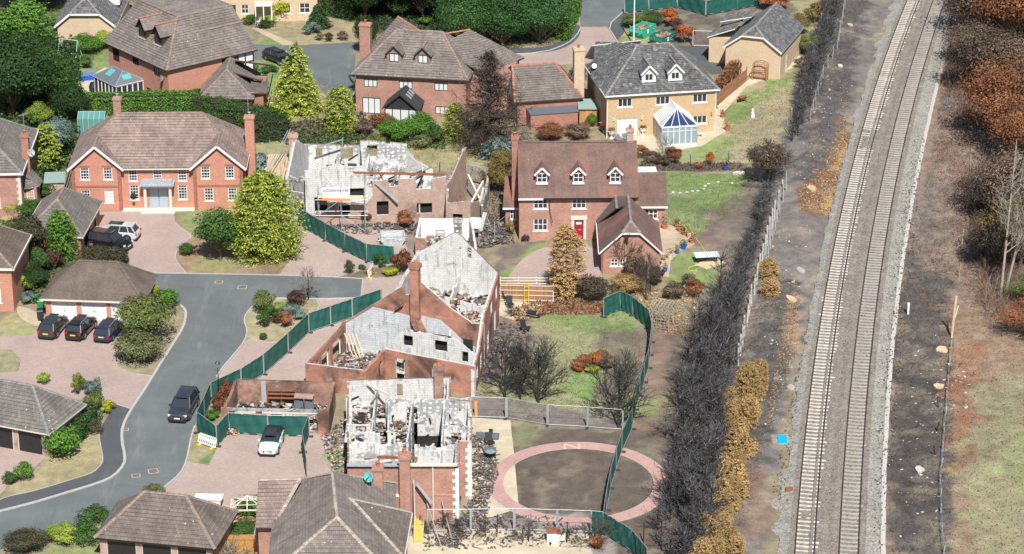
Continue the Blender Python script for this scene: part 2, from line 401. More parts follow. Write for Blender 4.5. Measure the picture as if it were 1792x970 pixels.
# ================================================================ GROUND
def vnoise(X, Y, cell, seed):
    rs = np.random.RandomState(seed); g = rs.rand(257, 257)
    x = X/cell; y = Y/cell; xi = np.floor(x).astype(int); yi = np.floor(y).astype(int)
    fx = x-xi; fy = y-yi; fx = fx*fx*(3-2*fx); fy = fy*fy*(3-2*fy)
    a = g[xi % 256, yi % 256]; b = g[(xi+1) % 256, yi % 256]; c = g[xi % 256, (yi+1) % 256]; d = g[(xi+1) % 256, (yi+1) % 256]
    return (a*(1-fx)+b*fx)*(1-fy)+(c*(1-fx)+d*fx)*fy
def fbm(X, Y, cell, seed, o=4):
    s = 0; a = 1; t = 0
    for i in range(o): s = s+a*vnoise(X, Y, cell/2**i, seed+i); t += a; a *= .55
    return s/t
def sdist(poly, X, Y):
    d = np.full(X.shape, 1e9); ins = np.zeros(X.shape, bool); n = len(poly)
    for i in range(n):
        x0, y0 = poly[i]; x1, y1 = poly[(i+1) % n]; ex, ey = x1-x0, y1-y0
        t = np.clip(((X-x0)*ex+(Y-y0)*ey)/(ex*ex+ey*ey+1e-9), 0, 1)
        d = np.minimum(d, np.hypot(X-x0-t*ex, Y-y0-t*ey))
        c = ((y0 > Y) != (y1 > Y)) & (X < (x1-x0)*(Y-y0)/(y1-y0+1e-12)+x0); ins ^= c
    return np.where(ins, d, -d)
def gp(px): return [G(*p) for p in px]
GRASS = (.14,.19,.07); LAWN = (.16,.235,.08); DRY = (.36,.31,.175); SCORCH = (.125,.10,.082); BROWN = (.215,.15,.11)
ASH = (.20,.18,.168); LITTER = (.26,.155,.10); CHAR = (.085,.074,.068); PINK = (.245,.18,.142)
COVER = [   # pixel outline, colour, feather (m), edge wobble (m)
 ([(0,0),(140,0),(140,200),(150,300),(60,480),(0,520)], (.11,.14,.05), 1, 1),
 ([(0,370),(40,390),(30,470),(0,480)], (.33,.3,.16), .5, .4),
 ([(118,90),(190,80),(190,130),(150,160),(128,140)], (.21,.29,.10), .4, .5),
 ([(440,78),(472,36),(620,20),(628,75),(545,78),(510,82)], (.34,.29,.17), .3, .2),
 ([(440,82),(470,62),(520,80),(440,84)], (.2,.28,.1), .4, .5),
 ([(436,104),(500,112),(506,165),(436,160)], (.19,.28,.09), .4, .4),
 ([(600,0),(1020,0),(1010,60),(980,88),(880,92),(800,70)], (.33,.29,.16), .3, .3),
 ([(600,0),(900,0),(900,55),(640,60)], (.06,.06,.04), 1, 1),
 ([(428,235),(520,235),(500,300),(428,300)], (.3,.29,.14), .4, .6),
 ([(700,240),(905,240),(895,340),(820,350),(700,300)], (.33,.3,.15), .5, .6),
 ([(470,290),(860,300),(880,425),(700,440),(520,400)], (.25,.2,.16), .8, .6),
 ([(830,300),(900,290),(900,430),(840,430)], (.23,.18,.13), .6, .8),
 ([(1080,0),(1450,0),(1430,160),(1395,120),(1250,130),(1090,100)], (.15,.12,.10), .5, .8),
 ([(1080,50),(1180,55),(1175,95),(1085,95)], (.3,.31,.14), .4, .4),
 ([(1255,190),(1300,148),(1400,100),(1445,100),(1400,240),(1330,300),(1150,300),(1130,262),(1230,250)], (.37,.31,.19), .5, .5),
 ([(1258,200),(1330,150),(1400,118),(1395,140),(1330,185),(1270,228)], (.22,.29,.09), .9, 1.2),
 ([(1130,262),(1210,258),(1260,230),(1290,255),(1280,285),(1130,285)], (.23,.29,.10), .8, 1.2),
 ([(1390,0),(1440,0),(1420,140),(1400,150)], (.3,.27,.14), .6, 1.0),
 ([(1110,286),(1310,286),(1310,301),(1110,300)], (.13,.10,.085), .3, .3),
 ([(1140,301),(1320,303),(1320,380),(1230,420),(1170,400)], (.19,.25,.095), .4, .8),
 ([(1225,370),(1290,345),(1330,330),(1325,480),(1290,530),(1200,540),(1185,480),(1230,430)], (.185,.14,.115), .9, 1.6),
 ([(1170,445),(1215,440),(1250,470),(1255,500),(1180,512)], (.22,.29,.10), .6, 1.0),
 ([(1150,505),(1260,505),(1230,575),(1150,570)], (.26,.24,.17), .6, 1.0),
 ([(862,432),(960,420),(958,445),(900,480),(872,500)], (.17,.135,.115), .4, .6),
 ([(930,432),(962,428),(900,475),(878,497),(872,488),(905,462)], (.21,.29,.09), .5, .5),
 ([(300,365),(420,360),(420,420),(340,415),(318,400)], (.24,.29,.11), .4, .5),
 ([(326,478),(306,455),(318,428),(340,413),(430,400),(535,445),(488,482)], (.30,.215,.13), .3, .4),
 ([(350,450),(420,450),(415,472),(330,474)], (.28,.27,.12), .5, .7),
 ([(588,486),(640,470),(705,462),(705,486)], (.19,.15,.11), .3, .3),
 ([(440,540),(470,520),(555,522),(562,540),(540,560),(518,588),(483,603),(438,592),(426,578),(425,560)], (.36,.32,.19), .15, .2),
 ([(330,745),(400,655),(398,760),(384,780),(376,792),(365,815),(328,808)], (.33,.30,.17), .15, .2),
 ([(365,800),(376,790),(366,812),(352,812)], LAWN, .3, .3),
 ([(560,765),(606,750),(606,840),(585,835),(560,812)], (.36,.33,.28), .5, .7),
 ([(568,795),(596,790),(600,825),(580,822)], (.22,.3,.1), .4, .5),
 ([(895,540),(1085,535),(1145,580),(1112,742),(835,745),(850,640)], (.285,.29,.15), .8, 1.0),
 ([(945,540),(1075,540),(1140,570),(1120,600),(960,560)], (.20,.27,.09), .8, 1.0),
 ([(985,655),(1040,650),(1045,690),(985,705)], (.18,.30,.08), .7, 1.0),
 ([(1050,580),(1145,580),(1120,690),(1040,700),(1060,640)], (.18,.155,.12), 1.2, 1.6),
 ([(1135,560),(1210,560),(1180,780),(1110,780),(1115,680)], (.24,.17,.13), .8, 1.0),
 ([(1100,702),(1175,690),(1165,725),(1100,735)], (.27,.29,.13), .6, .8),
 ([(830,560),(925,555),(945,590),(930,625),(850,665),(825,640)], (.20,.155,.145), .7, 1.0),
 ([(950,525),(1050,530),(1060,552),(960,550),(900,570),(890,545)], (.27,.18,.13), .5, .6),
 ([(820,690),(1100,735),(1095,758),(820,735)], (.19,.16,.15), .5, .6),
 ([(885,748),(1095,752),(1175,752),(1180,990),(820,990),(830,900),(900,890)], (.125,.10,.082), .5, .6),
 ([(900,745),(960,750),(940,785),(900,790)], (.2,.2,.11), .8, 1.2),
 ([(720,900),(1060,905),(1080,990),(700,990)], (.30,.26,.235), .5, .8),
 ([(205,645),(207,636),(215,600),(260,530),(314,534),(326,551),(322,574),(303,603),(279,643),(265,658),(225,653)], (.30,.26,.16), .15, .2),
 ([(0,565),(28,540),(37,560),(72,575),(56,589),(0,592)], (.33,.32,.16), .12, .15),
 ([(0,613),(20,611),(37,630),(32,652),(0,652)], (.33,.32,.18), .12, .15),
 ([(82,797),(140,765),(174,742),(181,798),(181,812),(164,829),(63,860),(20,870),(8,857),(58,820)], (.37,.32,.18), .12, .15),
 ([(75,960),(141,918),(190,896),(200,990),(60,990)], (.24,.27,.12), .3, .4),
 ([(395,880),(470,878),(470,990),(330,990),(380,950)], (.40,.25,.10), .3, .3),
 ([(1440,0),(1560,0),(1470,300),(1430,480),(1420,560),(1405,620),(1378,700),(1340,880),(1340,990),(1180,990),(1260,700),(1300,480),(1380,210)], ASH, .6, 1.0),
 ([(1460,0),(1520,0),(1470,210),(1440,330),(1400,330),(1420,160)], (.115,.102,.098), 1.2, 1.6),
 ([(1330,520),(1400,500),(1390,640),(1340,780),(1290,900),(1230,900),(1290,640)], (.11,.098,.092), 1.2, 1.5),
 ([(1300,800),(1352,850),(1345,930),(1270,960)], (.24,.165,.13), 1.0, 1.5),
 ([(1180,560),(1310,520),(1290,660),(1250,990),(1130,990)], (.155,.122,.10), .8, 1.0),
 ([(1300,310),(1350,300),(1310,520),(1250,520)], (.16,.13,.112), .7, .8),
 ([(1478,200),(1486,240),(1450,372),(1420,380),(1395,360),(1402,330),(1440,300)], (.21,.115,.08), .7, .9),
 ([(1478,245),(1484,250),(1452,375),(1440,378)], (.42,.26,.11), .25, .5),
 ([(1370,510),(1400,520),(1400,620),(1372,600)], (.33,.23,.165), .6, 1.0),
 ([(1675,0),(1820,0),(1820,990),(1535,990),(1560,600),(1600,330),(1650,110)], (.265,.195,.135), .3, .3),
 ([(1665,110),(1700,70),(1720,200),(1640,215)], (.18,.16,.15), .8, 1.5),
 ([(1630,200),(1730,190),(1720,420),(1690,560),(1580,480)], PINK, .8, 1.2),
 ([(1600,300),(1650,290),(1660,430),(1590,450)], (.215,.175,.145), 1, 1.5),
 ([(1585,430),(1650,500),(1670,620),(1660,990),(1550,990),(1556,700),(1570,560)], (.115,.10,.088), .7, 1.2),
 ([(1590,640),(1640,650),(1630,900),(1580,960),(1560,800)], (.082,.072,.066), 1.0, 1.6),
 ([(1670,600),(1710,600),(1700,830),(1655,830)], (.27,.145,.085), .8, 1.4),
 ([(1720,690),(1820,640),(1820,990),(1690,990),(1690,830)], (.28,.265,.155), 1.2, 2.0),
 ([(1750,740),(1820,720),(1820,860),(1760,850)], (.27,.30,.15), 1.2, 2.0),
]
def axis(a, b, step, far):
    m = list(np.arange(a, b+1e-6, step))
    return np.array([a-far, a-far*.4, a-far*.15, a-60, a-25, a-8]+m+[b+8, b+25, b+60, b+far*.15, b+far*.4, b+far])
gx = axis(-72, 72, .4, 1800); gy = axis(178, 342, .4, 1800)
GX, GY = np.meshgrid(gx, gy)
wob = fbm(GX+500, GY, 3.0, 5)-.5
cover = np.zeros(GX.shape+(4,)); cover[..., 3] = 1; cover[..., :3] = (.27,.23,.145)
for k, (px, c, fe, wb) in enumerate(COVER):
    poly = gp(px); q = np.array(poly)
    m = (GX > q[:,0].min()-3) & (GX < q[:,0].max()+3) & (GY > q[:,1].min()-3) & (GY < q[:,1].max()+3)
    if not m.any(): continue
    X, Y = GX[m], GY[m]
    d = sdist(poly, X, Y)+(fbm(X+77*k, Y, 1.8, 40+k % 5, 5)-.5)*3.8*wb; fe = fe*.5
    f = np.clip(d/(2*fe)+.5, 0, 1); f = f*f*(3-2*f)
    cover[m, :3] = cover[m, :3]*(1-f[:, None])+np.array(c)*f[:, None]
# bare and scorched patches breaking up the large areas
pt = np.clip((fbm(GX+900, GY, 5, 60)-.56)*6, 0, .55)[..., None]; cover[..., :3] = cover[..., :3]*(1-pt)+cover[..., :3]*.68*pt
pt = np.clip((fbm(GX+300, GY+50, 2.4, 70)-.58)*6, 0, .5)[..., None]; cover[..., :3] = cover[..., :3]*(1-pt)+np.array((.36,.31,.22))*pt*.6+cover[..., :3]*pt*.4
BANKS = [([(1455,0),(1540,0),(1470,260),(1440,400),(1405,560),(1370,720),(1330,990),(1230,990),(1300,640),(1330,480),(1395,250)], .55),
         ([(1690,0),(1900,0),(1900,700),(1560,990),(1562,990),(1570,720),(1592,540),(1620,330)], .5)]
gz = np.zeros(GX.shape)
for px, amp in BANKS:
    poly = gp(px); q = np.array(poly); m = (GX > q[:,0].min()) & (GX < q[:,0].max()) & (GY > q[:,1].min()) & (GY < q[:,1].max())
    d = sdist(poly, GX[m], GY[m]); f = np.clip(d/1.5, 0, 1)
    gz[m] += f*amp*(.35+1.3*(fbm(GX[m], GY[m]+30, 2.6, 90, 5)-.4))
def hgt(x, y):
    i = int(round((x+72)/.4))+6; j = int(round((y-178)/.4))+6
    return float(gz[j, i]) if 0 <= i < len(gx) and 0 <= j < len(gy) else 0.0
ny, nx = GX.shape
co = np.stack([GX, GY, gz], -1).reshape(-1, 3)
idx = np.arange(nx*ny).reshape(ny, nx)
quads = np.stack([idx[:-1,:-1], idx[:-1,1:], idx[1:,1:], idx[1:,:-1]], -1).reshape(-1, 4)
def np_mesh(name, co, quads, mats, smooth=False, r=None):
    me = bpy.data.meshes.new(name); k = quads.shape[1]
    me.vertices.add(len(co)); me.vertices.foreach_set('co', co.astype(np.float32).ravel())
    me.loops.add(quads.size); me.loops.foreach_set('vertex_index', quads.astype(np.int32).ravel())
    me.polygons.add(len(quads)); me.polygons.foreach_set('loop_start', np.arange(0, quads.size, k, dtype=np.int32))
    me.update(calc_edges=True)
    if smooth: me.polygons.foreach_set('use_smooth', np.ones(len(quads), bool))
    for m in (mats if isinstance(mats, (list, tuple)) else [mats]): me.materials.append(m)
    if r is not None: me.attributes.new('r', 'FLOAT', 'FACE').data.foreach_set('value', r.astype(np.float32))
    return me
gm = np_mesh('ground', co, quads, MT['ground'], True)
gm.attributes.new('cover', 'FLOAT_COLOR', 'POINT').data.foreach_set('color', cover.astype(np.float32).ravel())
structure(link('ground', gm))

# ---------------------------------------------------------------- roads, drives, patios (sheets a few mm above one another)
def chaikin(p, n=2, closed=True):
    for _ in range(n):
        q = []; m = len(p)
        for i in range(m if closed else m-1):
            a, b = p[i], p[(i+1) % m]
            q += [(a[0]*.75+b[0]*.25, a[1]*.75+b[1]*.25), (a[0]*.25+b[0]*.75, a[1]*.25+b[1]*.75)]
        if not closed: q = [p[0]]+q+[p[-1]]
        p = q
    return p
def sheet(name, px, m, z, rnd=0):
    p = gp(px)
    if rnd: p = chaikin(p, rnd)
    mb = MB(); mb.poly([(x, y, z) for x, y in p])
    if mb.f:
        o = mb.build(name, MT[m])
        if o.data.polygons[0].normal.z < 0: o.data.flip_normals()
    return structure(o)
sheet('driveway', [(165,372),(303,367),(307,390),(318,400),(338,413),(318,428),(307,443),(307,456),(326,478),(255,478),(215,455),(150,440),(160,400)], 'paver', .006)
sheet('driveway', [(488,482),(528,425),(530,395),(610,402),(700,404),(715,440),(700,462),(640,471),(590,485)], 'paver2', .006)
sheet('driveway', [(633,488),(690,484),(715,478),(712,520),(690,535),(600,592),(540,645),(540,672),(395,668),(381,660),(391,642),(409,622),(429,597),(438,592),(483,602),(516,587),(540,560),(561,538),(553,523),(632,522)], 'paver2', .006)
sheet('driveway', [(398,744),(545,740),(575,768),(562,800),(585,832),(640,830),(640,890),(400,890),(296,878),(288,853),(316,830),(327,808),(365,814),(377,791),(384,775)], 'paver2', .006)
sheet('driveway', [(0,589),(56,587),(74,573),(70,558),(250,560),(215,600),(206,636),(207,644),(225,653),(266,658),(253,683),(230,716),(200,707),(140,700),(0,690),(0,652),(32,650),(37,630),(20,612),(0,613)], 'paver', .006)
sheet('driveway', [(-40,770),(84,792),(84,797),(58,820),(22,838),(8,857),(0,866),(-40,880)], 'paver', .006)
sheet('driveway', [(884,493),(905,462),(932,440),(962,430),(1048,428),(1056,478),(1040,488),(960,492)], 'paver', .006, 1)
sheet('driveway', [(860,96),(950,92),(992,78),(1017,48),(1062,48),(1078,70),(1092,92),(1075,125),(1000,112),(860,125)], 'paver', .006)
sheet('patio', [(1150,396),(1178,394),(1186,386),(1203,400),(1216,428),(1190,441),(1174,456),(1170,485),(1155,482),(1157,440)], 'slab_gold', .006)
sheet('patio', [(1085,262),(1090,225),(1258,190),(1266,206),(1270,230),(1228,256),(1180,264),(1120,268)], 'slab', .006)
sheet('garden_path', [(1255,186),(1305,142),(1398,98),(1412,98),(1404,112),(1306,152),(1264,200)], 'slab', .010)
sheet('patio', [(824,731),(893,736),(899,789),(908,890),(860,905),(820,905),(826,800)], 'slab', .006)
sheet('patio', [(876,526),(952,530),(946,552),(905,562),(872,552)], 'slab', .006)
sheet('garden_path', [(34,534),(78,552),(82,566),(70,574),(37,560),(28,542)], 'slab_gold', .006, 1)
sheet('patio', [(132,146),(185,118),(200,165),(140,160)], 'slab', .006)
sheet('garden_path', [(440,49),(452,49),(518,77),(496,80)], 'slab_gold', .006)
sheet('patio', [(705,940),(820,925),(1030,935),(1035,965),(1050,990),(690,990)], 'slab', .006)
sheet('road', [(-40,905),(50,883),(108,865.5),(176,845),(201,833),(218,813),(218.5,798),(213,772),(214,748),(227,721),(253,683),(268,658),(303,602),(321,574),(326,551),(323,541),(314,534),(262,500),(255,478),(340,479),(450,481),(560,484),(635,488),(632,522),(551,524),(470,522),(447,532),(430,550),(427,563),(433,579),(429,597),(409,622),(391,642),(379,660),(341,746),(336,761),(331,784),(326,809),(316,830),(288,853),(240,880),(186,898),(141,917),(75,937),(-40,975)], 'road', .012)
sheet('footway', [(-40,890),(0,875),(10,870),(63,859),(120.5,841),(163,828),(179.5,812),(180,798),(175,775),(173,760),(177,749),(187,731),(201,707),(230,716),(227,721),(214,748),(213,772),(218.5,798),(218,813),(201,833),(176,845),(108,865.5),(50,883),(-40,905)], 'path', .018)
sheet('road', [(430,78),(515,80),(624,74),(617,172),(572,170),(556,146),(505,112),(470,104),(430,108)], 'road', .012)
sheet('road', [(1012,-15),(1094,-15),(1090,22),(1063,46),(1016,47)], 'road', .012)
sheet('footway', [(860,84),(905,85),(960,82),(985,70),(998,52),(1003,40),(1016,46),(1016,58),(1008,72),(985,86),(950,93),(860,96)], 'path', .018, 1)
sheet('footway', [(1064,46),(1090,22),(1092,58),(1080,72)], 'path', .018)
sheet('driveway', [(1185,80),(1272,84),(1272,128),(1246,130),(1225,112)], 'path', .010)
def ring_sheet(name, c, r0, r1, m, z, n=72):
    mb = MB()
    for k in range(n):
        a, b = 2*math.pi*k/n, 2*math.pi*(k+1)/n
        mb.poly([(c[0]+r0*math.cos(a), c[1]+r0*math.sin(a), z), (c[0]+r1*math.cos(a), c[1]+r1*math.sin(a), z),
                 (c[0]+r1*math.cos(b), c[1]+r1*math.sin(b), z), (c[0]+r0*math.cos(b), c[1]+r0*math.sin(b), z)])
    return structure(mb.build(name, MT[m]))
RC = (5.5, 197.7)
ring_sheet('ring_path', RC, 6.25, 7.5, 'ring', .012)
ring_sheet('ring_path_edging', RC, 6.20, 6.25, 'kerb', .014)
ring_sheet('ring_path_edging', RC, 7.5, 7.55, 'kerb', .014)
mbn = MB()      # the letter N laid in the ring path
nc = G(1001, 781.5); a = .62
mbn.bar((nc[0]-.62, nc[1]-.48, .017), (nc[0]-.62, nc[1]+.5, .017), .17, .01); mbn.bar((nc[0]+.62, nc[1]-.48, .017), (nc[0]+.62, nc[1]+.5, .017), .17, .01)
mbn.bar((nc[0]-.62, nc[1]+.48, .0175), (nc[0]+.62, nc[1]-.46, .0175), .2, .01)
o = mbn.build('paved_letter', m_plain('sandy letter paving', (.62,.45,.30), .9)); structure(o)
def kerb(px, w=.13, h=.11, closed=False, m='kerb', name='kerb', rnd=1):
    p = gp(px)
    if rnd: p = chaikin(p, rnd, closed)
    mb = MB()
    for a, b in zip(p[:-1], p[1:]):
        L = math.hypot(b[0]-a[0], b[1]-a[1]); n = max(1, int(L/.95))
        for i in range(n):
            t0, t1 = i/n, (i+1)/n-.012/L
            mb.bar((a[0]+(b[0]-a[0])*t0, a[1]+(b[1]-a[1])*t0, h/2-.02), (a[0]+(b[0]-a[0])*t1, a[1]+(b[1]-a[1])*t1, h/2-.02), w, h)
    return structure(mb.build(name, MT[m]))
kerb([(-40,905),(50,883),(108,865.5),(176,845),(201,833),(218,813),(218.5,798),(213,772),(214,748),(227,721),(253,683),(268,658),(303,602),(321,574),(326,551),(323,541),(314,534)], .24)
kerb([(255,478),(340,479),(450,481),(560,484),(635,488)], .16, .06)
kerb([(635,488),(632,522)], .12, .05)
kerb([(632,522),(551,524),(470,522),(447,532),(430,550),(427,563),(433,579),(429,597),(409,622),(391,642),(379,660)], .14)
kerb([(341,746),(336,761),(331,784),(326,809),(316,830),(288,853)], .14)
kerb([(0,875),(10,870),(63,859),(120.5,841),(163,828),(179.5,812),(180,798),(175,775),(173,760),(177,749)], .08, .06)
kerb([(207,643),(225,653),(266,658)], .08, .05)
kerb([(307,390),(318,400),(338,413),(318,428),(307,443),(307,456),(326,478)], .08, .05)
kerb([(553,523),(561,538),(540,560),(516,587),(483,602),(438,592)], .08, .05)
kerb([(860,97),(950,93),(992,78),(1010,62),(1017,48)], .14)
kerb([(1090,22),(1063,46),(1078,70),(1092,92)], .14)
kerb([(201,707),(230,716)], .1, .04)
# ---------------------------------------------------------------- railway
PXT = dict(
 LL=[(1584,8),(1542.5,122.5),(1505.5,242),(1469.6,388),(1445,500),(1442,535),(1419.7,685),(1399,870),(1392.3,964)],
 LR=[(1605,8),(1563.6,122.5),(1528,242),(1494,388),(1472.6,500),(1468.4,535),(1449.4,685),(1431,870),(1424,964)],
 RL=[(1631.6,8),(1593.9,122.5),(1561.3,242),(1529.8,388),(1510,500),(1507,535),(1490,685),(1474.5,870),(1470,964)],
 RR=[(1649.7,8),(1613.7,122.5),(1583,242),(1555.7,388),(1537,500),(1534,535),(1517.8,685),(1505.4,870),(1501,964)])
def fitc(*ks, deg=3):
    a = np.array([G(*p) for k in ks for p in PXT[k]]); return np.polyfit(a[:,1]-250, a[:,0], deg)
RAILZ = .36
def gfit(px, deg=3, z=0):
    a = np.array([G(x, y, z) for x, y in px]); return np.polyfit(a[:,1]-250, a[:,0], deg)
CL = np.polyfit(*[np.array([G(x, y, RAILZ) for k in ('LL','LR') for x, y in PXT[k]])[:, i]-(250 if i else 0) for i in (1, 0)], 3)
CR = np.polyfit(*[np.array([G(x, y, RAILZ) for k in ('RL','RR') for x, y in PXT[k]])[:, i]-(250 if i else 0) for i in (1, 0)], 3)
CT = gfit([(1677,16),(1665,53),(1654,90),(1642.6,153),(1628,190),(1619.5,240),(1604,313),(1587.6,401),(1577,477),(1571,535),(1561.4,593),(1551.7,716),(1548,870),(1545,964)])
CE = gfit([(1552,8),(1520,120),(1483,242),(1445,388),(1418,510),(1405,600),(1380,700),(1362,800),(1350,870),(1346,964)])
def ev(c, y):      # stays straight outside the surveyed stretch
    y0 = min(max(y, 184), 338); s = np.polyval(np.polyder(c), y0-250)
    return float(np.polyval(c, y0-250)+s*(y-y0))
def dirv(c, y):
    d = Vector((ev(c, y+.5)-ev(c, y-.5), 1, 0)); return d.normalized()
mb = MB(); ys_ = np.concatenate([np.arange(150, 182, 2.), np.arange(182, 340, .5), np.arange(340, 430, 3.)])
rows = []
for i, y in enumerate(ys_):
    l, r, t, e = ev(CL, y), ev(CR, y), ev(CT, y), ev(CE, y)+float(vnoise(np.array(y+50.), np.array(3.), 2.2, 8)-.5)*1.6+.25
    row = []
    for x, z, nz in ((e-.6,-.45,0),(e+.3,.03,.05),((e+l-1.9)/2,.09,.06),(l-1.9,.15,.05),(l-1.3,.272,.03),(l-.88,.268,.02),(l-.7,.195,.015),(l+.27,.195,.02),(l+.36,.285,.03),(l+.5,.285,.02),(l+.6,.20,.02),(l+1.3,.272,.03),((l+r)/2,.16,.05),(r-1.3,.272,.03),(r-.86,.266,.02),(r-.68,.2,.02),(r,.2,.025),(r+.68,.2,.02),(r+.86,.262,.02),(r+1.3,.265,.03),(r+1.9,.16,.05),((r+1.9+t)/2,.09,.05),(t-.3,.03,.02),(t+.1,-.05,0)):
        row.append((x, y, z+nz*2*float(vnoise(np.array(x+200.), np.array(y*1.), .8, 12)-.5)))
    rows.append(row)
for a, b in zip(rows[:-1], rows[1:]):
    for k in range(len(a)-1): mb.poly([a[k], a[k+1], b[k+1], b[k]], 1 if 4 <= k <= 18 else 0)
structure(mb.build('ballast', [MT['ballast'], MT['ballast_brown']], smooth=True))
def sleeper_mesh(m):
    s = MB(); s.hull8([(-1.25,-.14,-.1),(1.25,-.14,-.1),(1.25,.14,-.1),(-1.25,.14,-.1),(-1.25,-.115,.1),(1.25,-.115,.1),(1.25,.115,.1),(-1.25,.115,.1)])
    s.box(-1.0,-.5,-.13,.13,-.05,.108)
    s.box(.5,1.0,-.13,.13,-.05,.108)
    return s.mesh('sleeper', MT[m])
def track(c, label, m, ballast_hidden):
    t = thing('railway_track', label, 'railway track', (ev(c, 260), 260, 0)); X0 = ev(c, 260)
    for s in (-1, 1):
        mb = MB(); pr = None
        for y in np.arange(176, 352, 2.0):
            d = dirv(c, y); n = Vector((d.y, -d.x, 0)); p = Vector((ev(c, y)-X0, y-260, RAILZ-.07))+n*(s*.752)
            if pr is not None: mb.bar(pr, p, .1, .15)
            pr = p
        mb.build('rail', MT['rail'], t)
    me = sleeper_mesh(m); y = 179.5; i = 0
    while y < 349 and i < 300:
        d = dirv(c, y); z = .132+R.uniform(-.016, .016)
        if ballast_hidden and y < 196: z = .10+(.035 if R.random() < .25 else 0)
        if ballast_hidden and 277 < y < 283: z = .09
        o = link('sleeper', me, t, (ev(c, y)-X0+R.uniform(-.04, .04), y-260, z), math.atan2(-d.x, d.y)+R.uniform(-.02, .02))
        y += .69*R.uniform(.96, 1.04); i += 1
    return t
track(CL, 'railway track with pale concrete sleepers, nearest the burnt hedge', 'sleeper_pale', True)
track(CR, 'railway track with dull grey sleepers, beside the concrete cable trough', 'sleeper_grey', False)
t = thing('cable_trough', 'pale concrete cable trough running along the right edge of the railway ballast', 'cable trough', (ev(CT, 250), 250, 0))
lid = MB(); lid.box(-.19,.19,-.475,.475,-.05,.09); lid = lid.mesh('lid', MT['concrete'])
y = 180
while y < 345:
    d = dirv(CT, y); link('lid', lid, t, (ev(CT, y)-ev(CT, 250)+R.uniform(-.03, .03), y-250, R.uniform(0, .02)), math.atan2(-d.x, d.y)+R.uniform(-.03, .03)); y += .98
# ================================================================ HOUSES
def newell(p):
    n = Vector((0,0,0))
    for i in range(len(p)):
        a, b = p[i], p[(i+1) % len(p)]
        n += Vector(((a.y-b.y)*(a.z+b.z), (a.z-b.z)*(a.x+b.x), (a.x-b.x)*(a.y+b.y)))
    return n.normalized()
def clip(poly, v0, keep_above):
    out = []; n = len(poly)
    for i in range(n):
        a, b = poly[i], poly[(i+1) % n]
        ia = (a[1] >= v0) if keep_above else (a[1] <= v0); ib = (b[1] >= v0) if keep_above else (b[1] <= v0)
        if ia: out.append(a)
        if ia != ib:
            t = (v0-a[1])/(b[1]-a[1]); out.append((a[0]+(b[0]-a[0])*t, v0))
    return out
def roof_plane(mb, pts, course=.3, lift=.035, thick=.13, mi=0, mu=1):
    p = [Vector(q) for q in pts]; n = newell(p)
    if n.z < 0: p.reverse(); n = -n
    up = Vector((0,0,1))-n*n.z
    if up.length < 1e-4: up = Vector((0,1,0))
    up.normalize(); u = up.cross(n); o = sum(p, Vector())/len(p)
    q = [((a-o).dot(u), (a-o).dot(up)) for a in p]
    W3 = lambda a, h=0: o+u*a[0]+up*a[1]+n*h
    mb.poly([W3(a) for a in q], mi)
    mb.poly([W3(a)-Vector((0,0,thick)) for a in reversed(q)], mu)
    for i in range(len(q)):
        a, b = q[i], q[(i+1) % len(q)]
        mb.poly([W3(a)-Vector((0,0,thick)), W3(b)-Vector((0,0,thick)), W3(b), W3(a)], mu)
    v0 = min(a[1] for a in q); v1 = max(a[1] for a in q); k = 0
    while v0+k*course < v1-.05:
        a0 = v0+k*course; c = clip(clip(q, a0, True), a0+course, False)
        if len(c) > 2: mb.poly([W3(a, .004+lift*(1-(a[1]-a0)/course)) for a in c], mi)
        k += 1
def ridge_line(mb, p, q, w=.15, mi=0):
    p = Vector(p); q = Vector(q); L = (q-p).length; n = max(1, int(L/.45)); d = (q-p)/L
    s = d.cross(Vector((0,0,1))).normalized(); u = s.cross(d)
    for i in range(n):
        a = p+d*(L*i/n); b = p+d*(L*(i+1)/n-.02); j = R.uniform(-.012, .012)
        A = [a-s*w-u*.02, a-s*w*.6+u*(.07+j), a+s*w*.6+u*(.07+j), a+s*w-u*.02]; B = [b-s*w-u*.02, b-s*w*.6+u*(.085+j), b+s*w*.6+u*(.085+j), b+s*w-u*.02]
        for k in range(3): mb.poly([A[k], A[k+1], B[k+1], B[k]][::-1], mi)
        mb.poly(A, mi); mb.poly(B[::-1], mi)
WMESH = {}
def win_meshes(w, h, nc, nr, fr, pn, sill):
    k = (round(w,2), round(h,2), nc, nr, fr, pn, sill)
    if k not in WMESH:
        f = MB(); t = .075
        f.box(-w/2, -w/2+t, -.015, .09, 0, h); f.box(w/2-t, w/2, -.015, .09, 0, h)
        f.box(-w/2+t, w/2-t, -.015, .09, 0, t); f.box(-w/2+t, w/2-t, -.015, .09, h-t, h)
        big = fr in ('dark',) or nr <= 2
        for i in range(1, nc):
            x = -w/2+w*i/nc; b = .035 if big else .018; f.box(x-b, x+b, -.005, .085, t, h-t)
        for j in range(1, nr):
            z = h*j/nr; b = .028 if j*2 == nr else .018; f.box(-w/2+t, w/2-t, -.004, .084, z-b, z+b)
        g = MB(); g.poly([(-w/2+.02, .05, .02), (w/2-.02, .05, .02), (w/2-.02, .05, h-.02), (-w/2+.02, .05, h-.02)])
        s = None
        if sill: s = MB(); s.box(-w/2-.1, w/2+.1, -.09, .05, -.13, -.002); s = s.mesh('sill', MT[sill])
        WMESH[k] = (f.mesh('window', MT[fr]), g.mesh('pane', MT[pn]), s)
    return WMESH[k]
